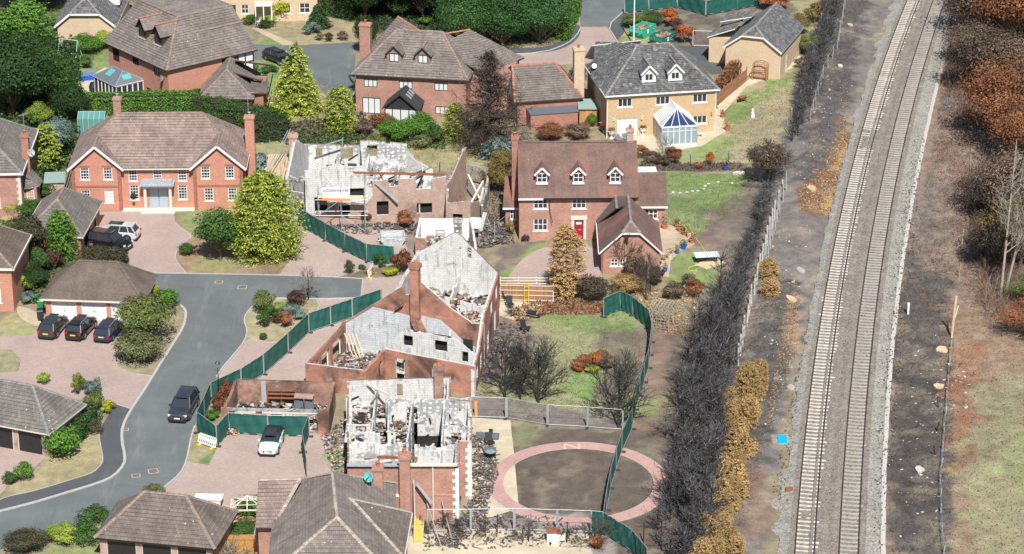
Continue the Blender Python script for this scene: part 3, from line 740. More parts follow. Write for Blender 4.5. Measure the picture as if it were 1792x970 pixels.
STY = {'sash': (3,4,'white','glass','offwhite'), 'sash_l': (3,5,'white','glass','offwhite'), 'sash_b': (1,4,'white','blind','offwhite'),
       'dk3': (3,1,'dark','blind',None), 'dk2': (2,1,'dark','blind',None), 'dk3g': (3,1,'dark','glass',None), 'dk1g': (1,1,'dark','glass',None), 'dk2g': (2,1,'dark','glass',None),
       'wh3': (3,1,'white','glass','white'), 'wh2': (2,1,'white','glass','white'), 'wh3b': (3,1,'white','blind','white'), 'wh22': (2,2,'white','glass','white'), 'wh32': (3,2,'white','glass','white'),
       'wh1': (1,1,'white','blind',None), 'fr4': (4,1,'white','blind',None), 'fr4g': (3,1,'white','glass_pale',None)}
class Hs:
    def __init__(s, name, label, cat, loc, rz, wm, group=None, band=None):
        s.t = thing(name, label, cat, (loc[0], loc[1], 0), rz, group); s.wm = [MT[wm], MT['shade_black']]; s.mb = MB()
    def side(s, p0, p1, z0, z1, ops=(), gable=None):
        p0 = Vector((*p0, 0)); p1 = Vector((*p1, 0)); L = (p1-p0).length; d = (p1-p0)/L; n = Vector((d.y, -d.x, 0))
        pt = lambda x, z, o=0: p0+d*x+Vector((0,0,z))-n*o
        xs = sorted({0, L, *[v for o in ops for v in (o[0]-o[2]/2, o[0]+o[2]/2)]}); zs = sorted({z0, z1, *[v for o in ops for v in (o[1], o[1]+o[3])]})
        for i in range(len(xs)-1):
            for j in range(len(zs)-1):
                cx, cz = (xs[i]+xs[i+1])/2, (zs[j]+zs[j+1])/2
                if any(abs(cx-o[0]) < o[2]/2 and o[1] < cz < o[1]+o[3] for o in ops): continue
                s.mb.poly([pt(xs[i],zs[j]), pt(xs[i+1],zs[j]), pt(xs[i+1],zs[j+1]), pt(xs[i],zs[j+1])])
        if gable: s.mb.poly([pt(0,z1), pt(L,z1)]+[pt(x, z) for x, z in gable])
        for o in ops:
            x, z, w, h = o[:4]; r = .13
            a, b, c, e = (x-w/2,z), (x+w/2,z), (x+w/2,z+h), (x-w/2,z+h)
            for q0, q1 in ((a,b),(b,c),(c,e),(e,a)): s.mb.poly([pt(*q1), pt(*q0), pt(*q0, r), pt(*q1, r)])
            s.opening(pt(x, z, .06), math.atan2(d.y, d.x), w, h, o[4], s.t)
    def opening(s, loc, rz, w, h, sty, parent):
        if sty is None: return
        if callable(sty): sty(s, loc, rz, w, h, parent); return
        nc, nr, fr, pn, sill = STY[sty]; f, g, sl = win_meshes(w, h, nc, nr, fr, pn, sill)
        o = link('window', f, parent, loc, rz); link('pane', g, o)
        if sl: link('sill', sl, o)
        return o
    def box_walls(s, W, D, h, f=(), r=(), b=(), l=(), x0=0, y0=0, z0=0, gf=None, gr=None, gb=None, gl=None):
        s.side((x0,y0), (x0+W,y0), z0, h, f, gf); s.side((x0+W,y0), (x0+W,y0+D), z0, h, r, gr)
        s.side((x0+W,y0+D), (x0,y0+D), z0, h, b, gb); s.side((x0,y0+D), (x0,y0), z0, h, l, gl)
    def walls(s): return s.mb.build('wall', s.wm, s.t)
    def roof(s, polys, mat, ridges=(), rmat='ridge', course=.34, under='dark', lift=.06, name='roof', parent=None):
        mb = MB()
        for p in polys: roof_plane(mb, p, course, lift)
        o = mb.build(name, [MT[mat], MT[under]], parent or s.t)
        if ridges:
            m = MB()
            for a, b in ridges: ridge_line(m, a, b)
            if m.v: stuff(m.build('ridge_tiles', MT[rmat], o if parent is None else parent))
        return o
    def trim(s, segs, mat='white', w=.05, h=.2, name='fascia', parent=None):
        m = MB()
        for a, b in segs: m.bar(a, b, w, h)
        return m.build(name, MT[mat], parent or s.t)
    def chimney(s, x, y, w, d, z0, z1, mat='brick_red', pots=1, potm='pot', cap=.1, pot_h=.4):
        m = MB(); m.box(x-w/2, x+w/2, y-d/2, y+d/2, z0, z1-.35)
        m.box(x-w/2-.04, x+w/2+.04, y-d/2-.04, y+d/2+.04, z1-.35, z1-.24); m.box(x-w/2-.09, x+w/2+.09, y-d/2-.09, y+d/2+.09, z1-.24, z1-.08)
        m.box(x-w/2-.02, x+w/2+.02, y-d/2-.02, y+d/2+.02, z1-.08, z1)
        o = m.build('chimney', MT[mat], s.t)
        for i in range(pots):
            pm = MB(); px = x+(i-(pots-1)/2)*.4; pm.lathe([(.15,z1-.02),(.13,z1+.1),(.12,z1+pot_h*.8),(.16,z1+pot_h*.82),(.15,z1+pot_h)], (px, y, 0), 9)
            pm.build('chimney_pot', MT[potm], o, True)
        return o
    def dormer(s, x, y, z, w, hw, hg, tan, wmat, rmat, sty, ww, wh, trimmat=None, ov=.18, ridge=None, course=.2, zs=.12, hip=False):
        """gabled dormer: front face centred on x at depth y, its foot at height z on a roof that rises with slope tan"""
        m = MB(); a = w/2; dw = hw/tan; dg = (hw+hg)/tan
        xs = [-a, -ww/2, ww/2, a]
        P = lambda px, py, pz: (x+px, y+py, z+pz)
        m.poly([P(-a,0,-.1), P(-ww/2,0,-.1), P(-ww/2,0,hw), P(-a,0,hw)]); m.poly([P(ww/2,0,-.1), P(a,0,-.1), P(a,0,hw), P(ww/2,0,hw)])
        m.poly([P(-ww/2,0,-.1), P(ww/2,0,-.1), P(ww/2,0,zs), P(-ww/2,0,zs)]); m.poly([P(-ww/2,0,zs+wh), P(ww/2,0,zs+wh), P(ww/2,0,hw), P(-ww/2,0,hw)])
        m.poly([P(-a,0,hw), P(a,0,hw), P(0,0,hw+hg)])
        m.poly([P(-a,0,-.1), P(-a,0,hw), P(-a,dw,hw)]); m.poly([P(a,0,-.1), P(a,dw,hw), P(a,0,hw)])
        d = m.build('dormer', MT[wmat], s.t)
        s.opening(Vector(P(0, 0.0, zs)), 0, ww, wh, sty, d)
        e = .16; k = hg/a; r = MB()
        zl = hw-e*k
        for sg in (-1, 1):
            roof_plane(r, [P(0,-ov,hw+hg+.03), P(0,dg,hw+hg+.03), P(sg*(a+e),max(zl,0)/tan,zl+.03), P(sg*(a+e),-ov,zl+.03)], course, .02, .09)
        ro = r.build('dormer_roof', [MT[rmat], MT['dark']], d)
        if trimmat:
            t = MB()
            for sg in (-1, 1): t.bar(P(0,-ov-.02,hw+hg-.06), P(sg*(a+e),-ov-.02,zl-.06), .05, .2)
            t.build('bargeboard', MT[trimmat], d)
        if ridge:
            t = MB(); ridge_line(t, P(0,-ov,hw+hg+.05), P(0,dg-.05,hw+hg+.05), .12); stuff(t.build('ridge_tiles', MT[ridge], d))
        t = MB(); t.bar(P(-a,-.14,-.03), P(a,-.14,-.03), .3, .03); t.build('flashing', MT['lead'], d)
        return d
def hip_polys(W, D, he, hr, ov, xa, xb, x0=0, y0=0, along='x'):
    """hipped roof over W x D with its ridge along x from xa to xb"""
    pitch = (hr-he)/(D/2); ze = he-ov*pitch*.6
    c = [(x0-ov,y0-ov,ze), (x0+W+ov,y0-ov,ze), (x0+W+ov,y0+D+ov,ze), (x0-ov,y0+D+ov,ze)]
    a = (xa, y0+D/2, hr); b = (xb, y0+D/2, hr)
    return [[c[0],c[1],b,a], [c[1],c[2],b], [c[2],c[3],a,b], [c[3],c[0],a]], [(a,b),(a,c[0]),(a,c[3]),(b,c[1]),(b,c[2])], c
def hip_polys_y(W, D, he, hr, ov, ya, yb, x0=0, y0=0):
    pitch = (hr-he)/(W/2); ze = he-ov*pitch*.6
    c = [(x0-ov,y0-ov,ze), (x0+W+ov,y0-ov,ze), (x0+W+ov,y0+D+ov,ze), (x0-ov,y0+D+ov,ze)]
    a = (x0+W/2, ya, hr); b = (x0+W/2, yb, hr)
    return [[c[0],c[1],a], [c[1],c[2],b,a], [c[2],c[3],b], [c[3],c[0],a,b]], [(a,b),(a,c[0]),(a,c[1]),(b,c[2]),(b,c[3])], c
def halfhip_y(W, D, he, hr, hc, ov, back_hip=False):
    """gabled roof with its ridge along y, the front gable clipped at height hc"""
    t = (hr-he)/(W/2); ze = he-ov*t*.7; hw = (hr-hc)/t; yb = (hr-hc)/1.1; m = W/2
    a, b, c, d = (-ov,-ov,ze), (m-hw,-ov,hc), (m+hw,-ov,hc), (W+ov,-ov,ze)
    e = (m, yb, hr); f = (m, D+ov, hr)
    polys = [[a, b, e, f, (-ov,D+ov,ze)], [d, (W+ov,D+ov,ze), f, e, c], [b, c, e]]
    return polys, [(e,f),(e,b),(e,c)], [(a,b),(b,c),(c,d)], [(m+hw, hc-.12), (m-hw, hc-.12)]
def garage_doors(s, specs, m, frame='white', ridged=True):
    for x0, x1, h in specs:
        d = MB(); d.box(x0, x1, .10, .14, .02, h)
        if ridged:
            n = 4
            for i in range(n):
                z = .1+i*(h-.15)/n; d.box(x0+.06, x1-.06, .085, .1, z, z+(h-.15)/n-.06)
        o = d.build('garage_door', MT[m], s.t)
        f = MB(); f.box(x0-.09, x0, .0, .15, 0, h+.09); f.box(x1, x1+.09, .0, .15, 0, h+.09); f.box(x0, x1, .0, .15, h, h+.09)
        f.build('door_frame', MT[frame], o)
        hd = MB(); hd.box((x0+x1)/2-.06, (x0+x1)/2+.06, .05, .09, .9, .95); hd.build('handle', MT['black'], o)
def dish(parent, loc, aim, m='lead', r=.38, z0=0):
    d = MB(); d.lathe([(.05, -.1), (r*.55, -.06), (r*.9, .03), (r, .09), (r*.93, .09), (r*.5, -.02), (.02, -.06)], (0,0,0), 14)
    o = d.build('satellite_dish', MT[m], parent, True); o.location = loc; o.rotation_euler = (math.radians(70), 0, aim)
    a = MB(); a.bar((0,0,0), (0,-.3,.5), .04); a.tube((0,0,-.06), (0,.25,-.3), .03); a.build('arm', MT['black'], o); return o
def aerial(parent, p, h=1.8, ang=.4):
    a = MB(); p = Vector(p); a.tube(p, p+Vector((0,0,h)), .025); c, s_ = math.cos(ang), math.sin(ang); t = p+Vector((0,0,h-.1))
    a.tube(t-Vector((c*.6,s_*.6,0)), t+Vector((c*.7,s_*.7,0)), .02)
    for k in range(7):
        q = t+Vector((c,s_,0))*(-.5+k*.18); a.tube(q-Vector((-s_,c,0))*.28, q+Vector((-s_,c,0))*.28, .012, n=4)
    return a.build('aerial', MT['galv'], parent)

# ---- G: wide red brick house with twin front gables
g = Hs('brick_house', 'wide red brick house with twin white-edged front gables and a pale blue double door', 'house', G(130,369), .019, 'brick')
S_ = (.9, 1.33)
def lower_door(s, loc, rz, w, h, parent):
    m = MB(); m.box(-w/2, -.02, -.02, .05, 0, h); m.box(.02, w/2, -.02, .05, 0, h)
    for sx in (-1, 1):
        for z0, z1 in ((.15, .8), (.95, h-.15)): m.box(sx*w/4-w/4*.7, sx*w/4+w/4*.7, -.04, -.02, z0, z1)
    o = m.build('front_door', MT['door_grey'], parent); o.location = loc; o.rotation_euler = (0,0,rz)
    k = MB(); k.box(-.1, -.06, -.09, -.04, .95, 1.1); k.box(.06, .1, -.09, -.04, .95, 1.1); k.build('handle', MT['galv'], o)
g.side((0,0), (5,0), 0, 4.85, [(1.3,.9,.9,1.35,'sash'),(3.7,.85,.9,1.4,'sash_b'),(1.32,3.42,*S_,'sash'),(3.7,3.42,*S_,'sash')], [(2.5,7.05)])
g.side((5,0), (5,.5), 0, 4.85)
g.side((5,.5), (12.5,.5), 0, 4.75, [(1.25,1.0,.92,1.6,'sash_l'),(6.25,1.0,.92,1.6,'sash_l'),(3.75,.15,1.9,2.05,lower_door),(1.2,3.05,.9,1.3,'sash'),(3.72,3.05,.9,1.3,'sash'),(6.3,3.05,.9,1.3,'sash')])
g.side((12.5,.5), (12.5,0), 0, 4.85)
g.side((12.5,0), (17.55,0), 0, 4.85, [(1.5,1.0,.92,1.4,'sash'),(3.95,1.0,.92,1.4,'sash'),(1.25,3.45,*S_,'sash'),(3.75,3.45,*S_,'sash')], [(2.55,7.05)])
g.side((17.55,0), (17.55,10), 0, 4.75); g.side((17.55,10), (0,10), 0, 4.75); g.side((0,10), (0,0), 0, 4.75); g.walls()
def bandbits(s, zs, segs, name, m='brick_band', t=.035):
    b = MB()
    for (x0, x1, y) in segs:
        for z in zs: b.box(x0, x1, y-t, y, z, z+.22)
    return b.build(name, MT[m], s.t)
bandbits(g, [2.55], [(.02,4.98,0)], 'brick_band'); bandbits(g, [2.55], [(12.52,17.53,0)], 'brick_band')
q = MB()
for xq, yq in ((.0,0),(5,0),(12.5,0),(17.55,0)):
    for k in range(15):
        w = .33 if k % 2 else .2; lo = xq-.03 if xq in (0,12.5) else xq-w; q.box(lo, lo+w+.03, yq-.03, yq+.1, .05+k*.31, .05+k*.31+.29)
q.build('brick_quoins', MT['brick_band'], g.t)
q = MB()
for xw, zw, wz in [(1.32,4.77,0),(3.7,4.77,0),(13.75,4.82,0),(16.25,4.82,0)]: q.box(xw-.55, xw+.55, -.02, .02, zw, zw+.2)
q.build('brick_lintels', MT['brick_band'], g.t)
zE, zA, zR = 4.62, 7.2, 8.9
Lr, Rr = (4.4,5.1,zR), (13.15,5.1,zR); La, Ra = (2.5,3.12,zA), (15.05,3.12,zA); Lf, Rf = (2.5,-.35,zA), (15.05,-.35,zA)
g.roof([[(-.4,-.35,zE),Lf,La,Lr,(-.4,10.4,zE)], [Lf,(5.35,-.35,zE),(5.35,.1,zE),La], [(5.35,.1,zE),(12.15,.1,zE),Ra,Rr,Lr,La],
        [Rf,(12.15,-.35,zE),(12.15,.1,zE),Ra], [(17.95,-.35,zE),Rf,Ra,Rr,(17.95,10.4,zE)], [(17.95,10.4,zE),(-.4,10.4,zE),Lr,Rr]],
       'tile_pink', [(Lr,Rr),(Lr,La),(Rr,Ra),(La,Lf),(Ra,Rf),(Lr,(-.4,10.4,zE)),(Rr,(17.95,10.4,zE))], 'ridge')
g.trim([((-.42,-.38,zE-.1),(2.5,-.38,zA-.1)),((2.5,-.38,zA-.1),(5.38,-.38,zE-.1)),((12.12,-.38,zE-.1),(15.05,-.38,zA-.1)),((15.05,-.38,zA-.1),(17.97,-.38,zE-.1))], h=.24, name='bargeboard')
g.trim([((5.38,.05,zE-.12),(12.1,.05,zE-.12))], 'offwhite', .1, .13, 'gutter'); g.trim([((-.43,-.3,zE-.12),(-.43,10.3,zE-.12)),((17.98,-.3,zE-.12),(17.98,10.3,zE-.12))], 'white', .1, .12, 'gutter')
g.chimney(3.9, 9.0, .8, .7, 5, 9.3, 'brick_soft', 1, 'lead'); ch = g.chimney(18.1, 4.6, .95, .8, 0, 8.7, 'brick', 1, 'lead'); aerial(ch, (18.0,4.7,8.6), 2.6, .5)
po = MB(); po.box(7.15,10.35,-.75,.5,2.75,2.95); po.box(7.0,10.5,-.9,.5,2.95,3.1); po.box(7.2,10.3,-.7,.5,3.1,3.3)
po = po.build('portico', MT['lead'], g.t)
for x in (7.45, 10.05):
    c = MB(); c.box(x-.24,x+.24,-.62,-.14,.1,.3); c.lathe([(.2,.3),(.18,.5),(.165,2.5),(.2,2.6)], (x,-.38,0), 12); c.box(x-.22,x+.22,-.6,-.16,2.6,2.75); c.build('column', MT['offwhite'], po)
st = MB(); st.box(5.05,12.45,-.35,.5,0,.1); st.box(7.0,10.5,-1.0,-.35,0,.09); st.build('step', MT['offwhite'], g.t)
for x in (.25, 4.75, 12.75, 17.3): dp = MB(); dp.tube((x,-.06,.1), (x,-.06,4.6), .04); dp.build('downpipe', MT['brick_band'], g.t)

# ---- H: house at the left edge, its shaded flank towards the court
h = Hs('brick_house', 'red brick house cut by the left edge, with white stone corner quoins and a chimney', 'house', (-61.6,257.2), .04, 'brick_soft')
h.box_walls(11.2, 12.6, 4.9, [(2,1,1,1.3,'sash'),(8.5,1,1,1.3,'sash'),(8.5,3.4,1,1.3,'sash')], [(3.6,.9,.7,1.5,'sash'),(9,3.3,.8,1.2,'sash')])
h.walls(); pz, rd, c = hip_polys_y(11.2, 12.6, 4.9, 9.1, .35, 5.4, 7.4); h.roof(pz, 'tile_old', rd, 'ridge_grey', under='white')
h.trim([(c[0],c[1]),(c[1],c[2])], 'white', .1, .2)
q = MB()
for k in range(14): w = .42 if k % 2 else .26; q.box(11.2-w, 11.23, -.03, w*.9, .05+k*.345, .05+k*.345+.325)
q.build('quoin_stones', MT['offwhite'], h.t)
ch = h.chimney(11.4, 3.9, .75, .9, 0, 7.6, 'brick_red', 1); aerial(ch, (11.4,3.9,7.6), 2.2, .9); dish(ch, (11.95,3.6,5.6), .6, 'lead', .42)
m = MB(); m.box(11.2, 12.5, 1.9, 4.7, 0, 2.5); b = m.build('bay', MT['brick_soft'], h.t)
h.roof([[(11.2,1.6,3.9),(11.2,5.0,3.9),(12.8,4.2,2.4),(12.8,2.4,2.4)], [(11.2,1.6,3.9),(12.8,2.4,2.4),(12.0,1.6,2.4),(11.2,1.6,2.4)], [(11.2,5,3.9),(11.2,5,2.4),(12.0,5,2.4),(12.8,4.2,2.4)]], 'tile_old', course=.25, name='bay_roof', parent=b)
h.opening(Vector((11.85,1.9,.8)), 0, .75, 1.3, 'sash', b)

# ---- I: hipped garage in front of the big house
i = Hs('garage', 'brick garage with a weathered hipped roof beside the parked silver car', 'garage', (-48.3,246.8), -.06, 'brick_red')
i.box_walls(5.6, 9.2, 2.35, (), [(2.6,.02,2.4,2.1,None),(6.2,.02,2.4,2.1,None)]); i.walls()
for yy in (2.6, 6.2):
    m = MB(); m.box(5.42,5.48,yy-1.2,yy+1.2,.02,2.12); d = m.build('garage_door', MT['black'], i.t)
    f = MB(); f.box(5.5,5.62,yy-1.3,yy-1.2,0,2.2); f.box(5.5,5.62,yy+1.2,yy+1.3,0,2.2); f.build('door_frame', MT['white'], d)
pz, rd, c = hip_polys_y(5.6, 9.2, 2.45, 5.0, .35, 3.0, 6.2); i.roof(pz, 'tile_old', rd, 'ridge', under='white'); i.trim([(c[0],c[1]),(c[1],c[2]),(c[0],c[3])], 'offwhite', .1, .14, 'gutter')

# ---- J: house at the left edge by the court
j = Hs('brick_house', 'orange brick house wall with tall white windows at the left edge beside the court', 'house', (-56.1,233.3), -.03, 'brick')
j.box_walls(9, 8, 4.6, [(7.2,.9,1.3,1.6,'wh3b'),(7.2,3.0,1.3,1.4,'wh3b'),(3,1,1.2,1.4,'wh3b')]); j.walls()
pz, rd, c = hip_polys_y(9, 8, 4.6, 8, .35, 3.8, 4.2); j.roof(pz, 'tile_plain', rd, 'ridge', under='white'); j.trim([(c[0],c[1]),(c[1],c[2])], 'white', .1, .2)

# ---- K: triple garage
k = Hs('garage', 'triple garage with three white doors under a plain brown hipped roof', 'garage', (-43.75,231.2), -.085, 'brick')
k.side((0,0),(9.1,0),0,2.3,[(1.75,.0,2.35,2.1,None),(4.6,.0,2.35,2.1,None),(7.4,.0,2.35,2.1,None)])
k.side((9.1,0),(9.1,5.7),0,2.3); k.side((9.1,5.7),(0,5.7),0,2.3); k.side((0,5.7),(0,0),0,2.3); k.walls()
garage_doors(k, [(.66,2.84,2.02),(3.5,5.7,2.02),(6.3,8.5,2.02)], 'white', ridged=False)
pz, rd, c = hip_polys(9.1, 5.7, 2.45, 4.9, .4, 2.7, 6.4); k.roof(pz, 'tile_plain', rd, 'tile_plain', course=.2, under='white', lift=.02)
k.trim([((c[0][0],c[0][1]-.04,c[0][2]-.08),(c[1][0],c[1][1]-.04,c[1][2]-.08))], 'offwhite', .1, .13, 'gutter')

# ---- L: garage with black doors
l = Hs('garage', 'garage with two black doors and a white-speckled grey tiled roof at the left edge', 'garage', (-47.5,205.8), -.375, 'brick_pale')
l.side((0,0),(9.2,0),0,2.3,[(1.75,0,2.4,2.15,None),(4.6,0,2.4,2.15,None),(7.45,0,2.4,2.15,None)]); l.side((9.2,0),(9.2,5.6),0,2.3); l.side((9.2,5.6),(0,5.6),0,2.3); l.side((0,5.6),(0,0),0,2.3); l.walls()
garage_doors(l, [(.6,2.9,2.08),(3.45,5.75,2.08),(6.3,8.6,2.08)], 'black', 'offwhite', False)
pz, rd, c = hip_polys(9.2, 5.6, 2.45, 4.9, .35, 2.9, 6.3); l.roof(pz, 'tile_old', rd, 'ridge_grey')
l.trim([(c[0],c[1]),(c[1],c[2])], 'offwhite', .1, .12, 'gutter')
# ---- M: garage at the bottom
m_ = Hs('garage', 'garage at the bottom edge with black doors and a speckled brown hipped roof', 'garage', (-32.0,184.2), -.19, 'brick_pale')
m_.side((0,0),(9.1,0),0,2.3,[(1.75,0,2.4,2.15,None),(4.6,0,2.4,2.15,None),(7.45,0,2.4,2.15,None)]); m_.side((9.1,0),(9.1,5.6),0,2.3); m_.side((9.1,5.6),(0,5.6),0,2.3); m_.side((0,5.6),(0,0),0,2.3); m_.walls()
garage_doors(m_, [(.6,2.9,2.08),(3.45,5.75,2.08),(6.3,8.6,2.08)], 'black', 'offwhite', False)
pz, rd, c = hip_polys(9.1, 5.6, 2.45, 5.0, .35, 2.85, 6.25); m_.roof(pz, 'tile_near', rd, 'ridge')
m_.trim([(c[0],c[1]),(c[1],c[2]),(c[0],c[3])], 'black', .1, .12, 'gutter')

# ---- N: big speckled roof at the bottom
n = Hs('brick_house', 'house at the bottom edge seen from above, broad speckled grey-brown cross-gabled roof', 'house', (0,0), 0, 'brick_soft')
N0, N1 = (-13.75,183.7,8.0), (-13.0,176.6,8.0); zE = 4.75
NL0, NL1 = (-18.45,188.4,zE), (-18.1,173,zE); NR0, NR1 = (-9.1,188.4,zE), (-8.6,173,zE)
for a, b in (((-18.1,173.6),(-9.0,173.6)),((-9.0,173.6),(-9.4,188)),((-9.4,188),(-18.1,188)),((-18.1,188),(-18.1,173.6))): n.side(a, b, 0, 4.7)
n.side((-19.4,181.7),(-18.1,181.7),0,4.6); n.side((-18.1,187.6),(-19.4,187.6),0,4.6); n.side((-19.4,187.6),(-19.4,181.7),0,4.6,(),[(2.95,6.9)])
n.side((-9.2,178.2),(-8.1,178.2),0,4.6); n.side((-8.1,178.2),(-8.1,183.6),0,4.6); n.side((-8.1,183.6),(-9.3,183.6),0,4.6)
n.walls()
WL = (-19.55,184.7,6.9); WM = (-16.35,184.9,6.9)
RW0 = (-13.35,180.8,7.25); RW1 = (-12.2,180.9,7.25)
n.roof([[NL0,NL1,(-13.0,176.6,8.0),N0], [NR0,N0,N1,NR1], [NL0,N0,NR0], [NL1,N1,NR1]], 'tile_grey', [(N0,N1),(N0,NR0),(N0,NL0),(N1,NL1),(N1,NR1)], 'ridge_pale')
n.roof([[WL,(-19.55,181.3,4.55),(-18.2,181.3,4.55),WM], [WL,WM,(-18.2,188.1,4.55),(-19.55,188.1,4.55)]], 'tile_pink', [(WL,WM),(WM,(-18.2,181.3,4.6))], 'ridge_pale', name='wing_roof')
n.roof([[RW0,RW1,(-7.75,184.0,4.4),(-10,184.0,4.4)], [RW1,(-7.75,184.0,4.4),(-8.1,176.9,4.4)], [RW0,RW1,(-8.1,176.9,4.4),(-9.4,176.9,4.4)]], 'tile_near', [(RW0,RW1),(RW1,(-7.75,184,4.45)),(RW1,(-8.1,176.9,4.45)),(RW0,(-9.4,176.9,4.45))], 'ridge_pale', name='wing_roof')
n.trim([((-18.15,181.2,4.6),(-18.15,173,4.6)),((-7.7,184,4.35),(-8.05,176.9,4.35))], 'offwhite', .12, .14, 'gutter')
ch = n.chimney(-10.4, 186.3, .75, .75, 4, 7.3, 'brick_soft', 1); dish(ch, (-11.05,185.0,7.0), -.5, 'glass_teal', .42)
m = MB(); m.tube((-10.95,185.2,5.0), (-10.95,185.2,6.9), .035); m.build('dish_pole', MT['black'], ch)

# ---- O: house with three dormers and a red door
o_ = Hs('brick_house', 'brick house with three white dormers in a red-brown roof and a dark red front door', 'house', (.72,250.97), .021, 'brick_soft')
def red_door(s, loc, rz, w, h, parent):
    m = MB(); m.box(-w/2, w/2, -.03, .05, 0, h)
    for sx in (-1, 1):
        for z0, z1 in ((.15,.75),(.9,1.45)): m.box(sx*.2-.13, sx*.2+.13, -.05, -.03, z0, z1)
    o = m.build('front_door', MT['door_red'], parent); o.location = loc; o.rotation_euler = (0,0,rz)
    f = MB(); f.lathe([(.001,0),(.3,0)], (0,0,0), 5)
    k = MB(); k.box(.0,.22,-.08,-.03,1.02,1.08); k.build('letter_plate', MT['offwhite'], o)
    k = MB(); k.box(-.28,.28,-.045,-.03,1.6,1.85); k.build('pane', MT['blind'], o)
    f = MB(); f.box(-w/2-.27,-w/2,-.14,.08,0,h+.1); f.box(w/2,w/2+.27,-.14,.08,0,h+.1); f.box(-w/2-.35,w/2+.35,-.2,.08,h+.1,h+.5); f.build('door_surround', MT['offwhite'], o)
o_.side((0,0),(11.9,0),0,4.95,[(2.15,1.05,1.4,1.3,'wh32'),(6.0,.08,.95,2.05,red_door),(2.15,3.4,1.4,1.1,'wh32'),(6.0,3.4,1.4,1.1,'wh32')])
o_.side((11.9,0),(11.9,8.3),0,4.95,(),[(4.15,8.9)]); o_.side((11.9,8.3),(0,8.3),0,4.95); o_.side((0,8.3),(0,0),0,4.95,(),[(4.15,8.9)])
o_.side((11.9,3.1),(14.9,3.1),0,2.5,[(1.6,1.0,1.35,1.05,'wh32')]); o_.side((14.9,3.1),(14.9,7.4),0,2.5,(),[(4.3,4.6)]); o_.side((14.9,7.4),(11.9,7.4),0,4.4)
o_.side((-1.3,3.3),(0,3.3),0,2.4,[(.75,1.0,.6,1.1,'wh22')]); o_.side((-1.3,6.3),(-1.3,3.3),0,2.4)
o_.walls()
tn = (9.0-4.95)/4.15; ze = 4.95-.3*tn
o_.roof([[(-.08,-.3,ze),(11.98,-.3,ze),(11.98,4.15,9.0),(-.08,4.15,9.0)], [(11.98,8.6,ze),(-.08,8.6,ze),(-.08,4.15,9.0),(11.98,4.15,9.0)]], 'tile_red', [((-.08,4.15,9.03),(11.98,4.15,9.03))], 'tile_red', course=.2, lift=.018)
o_.roof([[(11.99,2.8,2.45),(15.15,2.8,2.45),(15.15,6.6,4.7),(11.99,6.6,4.7)], [(11.99,6.6,4.7),(15.15,6.6,4.7),(15.15,7.7,4.0),(11.99,7.7,4.0)]], 'tile_red', course=.2, lift=.018, name='extension_roof', under='white')
o_.roof([[(-1.6,3.0,2.35),(-.02,3.0,2.35),(-.02,6.3,4.6),(-1.3,6.3,4.6)]], 'tile_red', course=.2, lift=.018, name='side_roof', under='white')
o_.trim([((-.1,-.34,ze-.1),(2.4,-.34,ze-.1)),((12.0,2.75,2.38),(15.15,2.75,2.38)),((-1.6,2.95,2.28),(-.02,2.95,2.28))], 'white', .06, .2)
o_.trim([((2.4,-.36,ze-.1),(11.7,-.36,ze-.1))], 'black', .1, .12, 'gutter')
mm = MB(); mm.tube((3.0,-.1,4.5), (3.05,-.12,3.3), .04); mm.tube((3.05,-.12,3.3), (3.35,-.5,2.1), .035); mm.build('hanging_downpipe', MT['black'], o_.t)
for x in (2.3, 5.95, 9.65): o_.dormer(x, .85, 4.95+.85*tn, 1.2, 1.15, .62, tn, 'tile_red', 'tile_red', 'wh22', 1.0, .98, 'white')
o_.chimney(-.35, 4.15, .62, .9, 0, 9.7, 'brick_red', 1); o_.chimney(11.3, 4.4, .65, .7, 8.6, 10.3, 'brick_pale', 1)
mm = MB(); mm.poly([(12.1,6.7,4.75),(14.3,6.7,4.75),(14.2,7.6,5.0),(12.1,7.6,5.0)]); mm.build('rooflight', MT['blind'], o_.t)

og = Hs('garage', 'small brick garage with a clipped white gable and brown tiled roof beside the three-dormer house', 'garage', (8.75,242.45), 0, 'brick_soft')
pz, rd, bg, gb = halfhip_y(5.65, 7.2, 2.45, 5.2, 4.35, .3)
og.side((0,0),(5.65,0),0,2.45,[(1.25,.75,.7,.75,'wh22'),(2.05,.75,.55,.75,'wh22')],gb); og.side((5.65,0),(5.65,7.2),0,2.45); og.side((5.65,7.2),(0,7.2),0,2.45,(),[(2.82,5.1)]); og.side((0,7.2),(0,0),0,2.45); og.walls()
og.roof(pz, 'tile_red', rd, 'ridge_grey', course=.2, lift=.018, under='white')
og.trim([((a[0],a[1]-.03,a[2]-.1),(b[0],b[1]-.03,b[2]-.1)) for a, b in bg], 'white', .05, .15, 'bargeboard'); og.trim([((-.33,-.3,2.3),(-.33,7.4,2.3))], 'white', .09, .12, 'gutter')
og.roof([[(-.3,7.2,2.3),(1.6,4.9,4.9),(1.6,8.2,4.9),(-.3,8.2,2.3)],[(1.6,4.9,4.9),(2.8,5.9,4.9),(2.8,8.2,4.9),(1.6,8.2,4.9)]], 'tile_plain', [((1.6,4.9,4.92),(1.6,8.2,4.92))], 'ridge_grey', course=.2, lift=.018, name='link_roof')
mm = MB(); mm.tube((.12,-.08,.05),(.12,-.08,2.2),.045); mm.build('downpipe', MT['brick_band'], og.t)

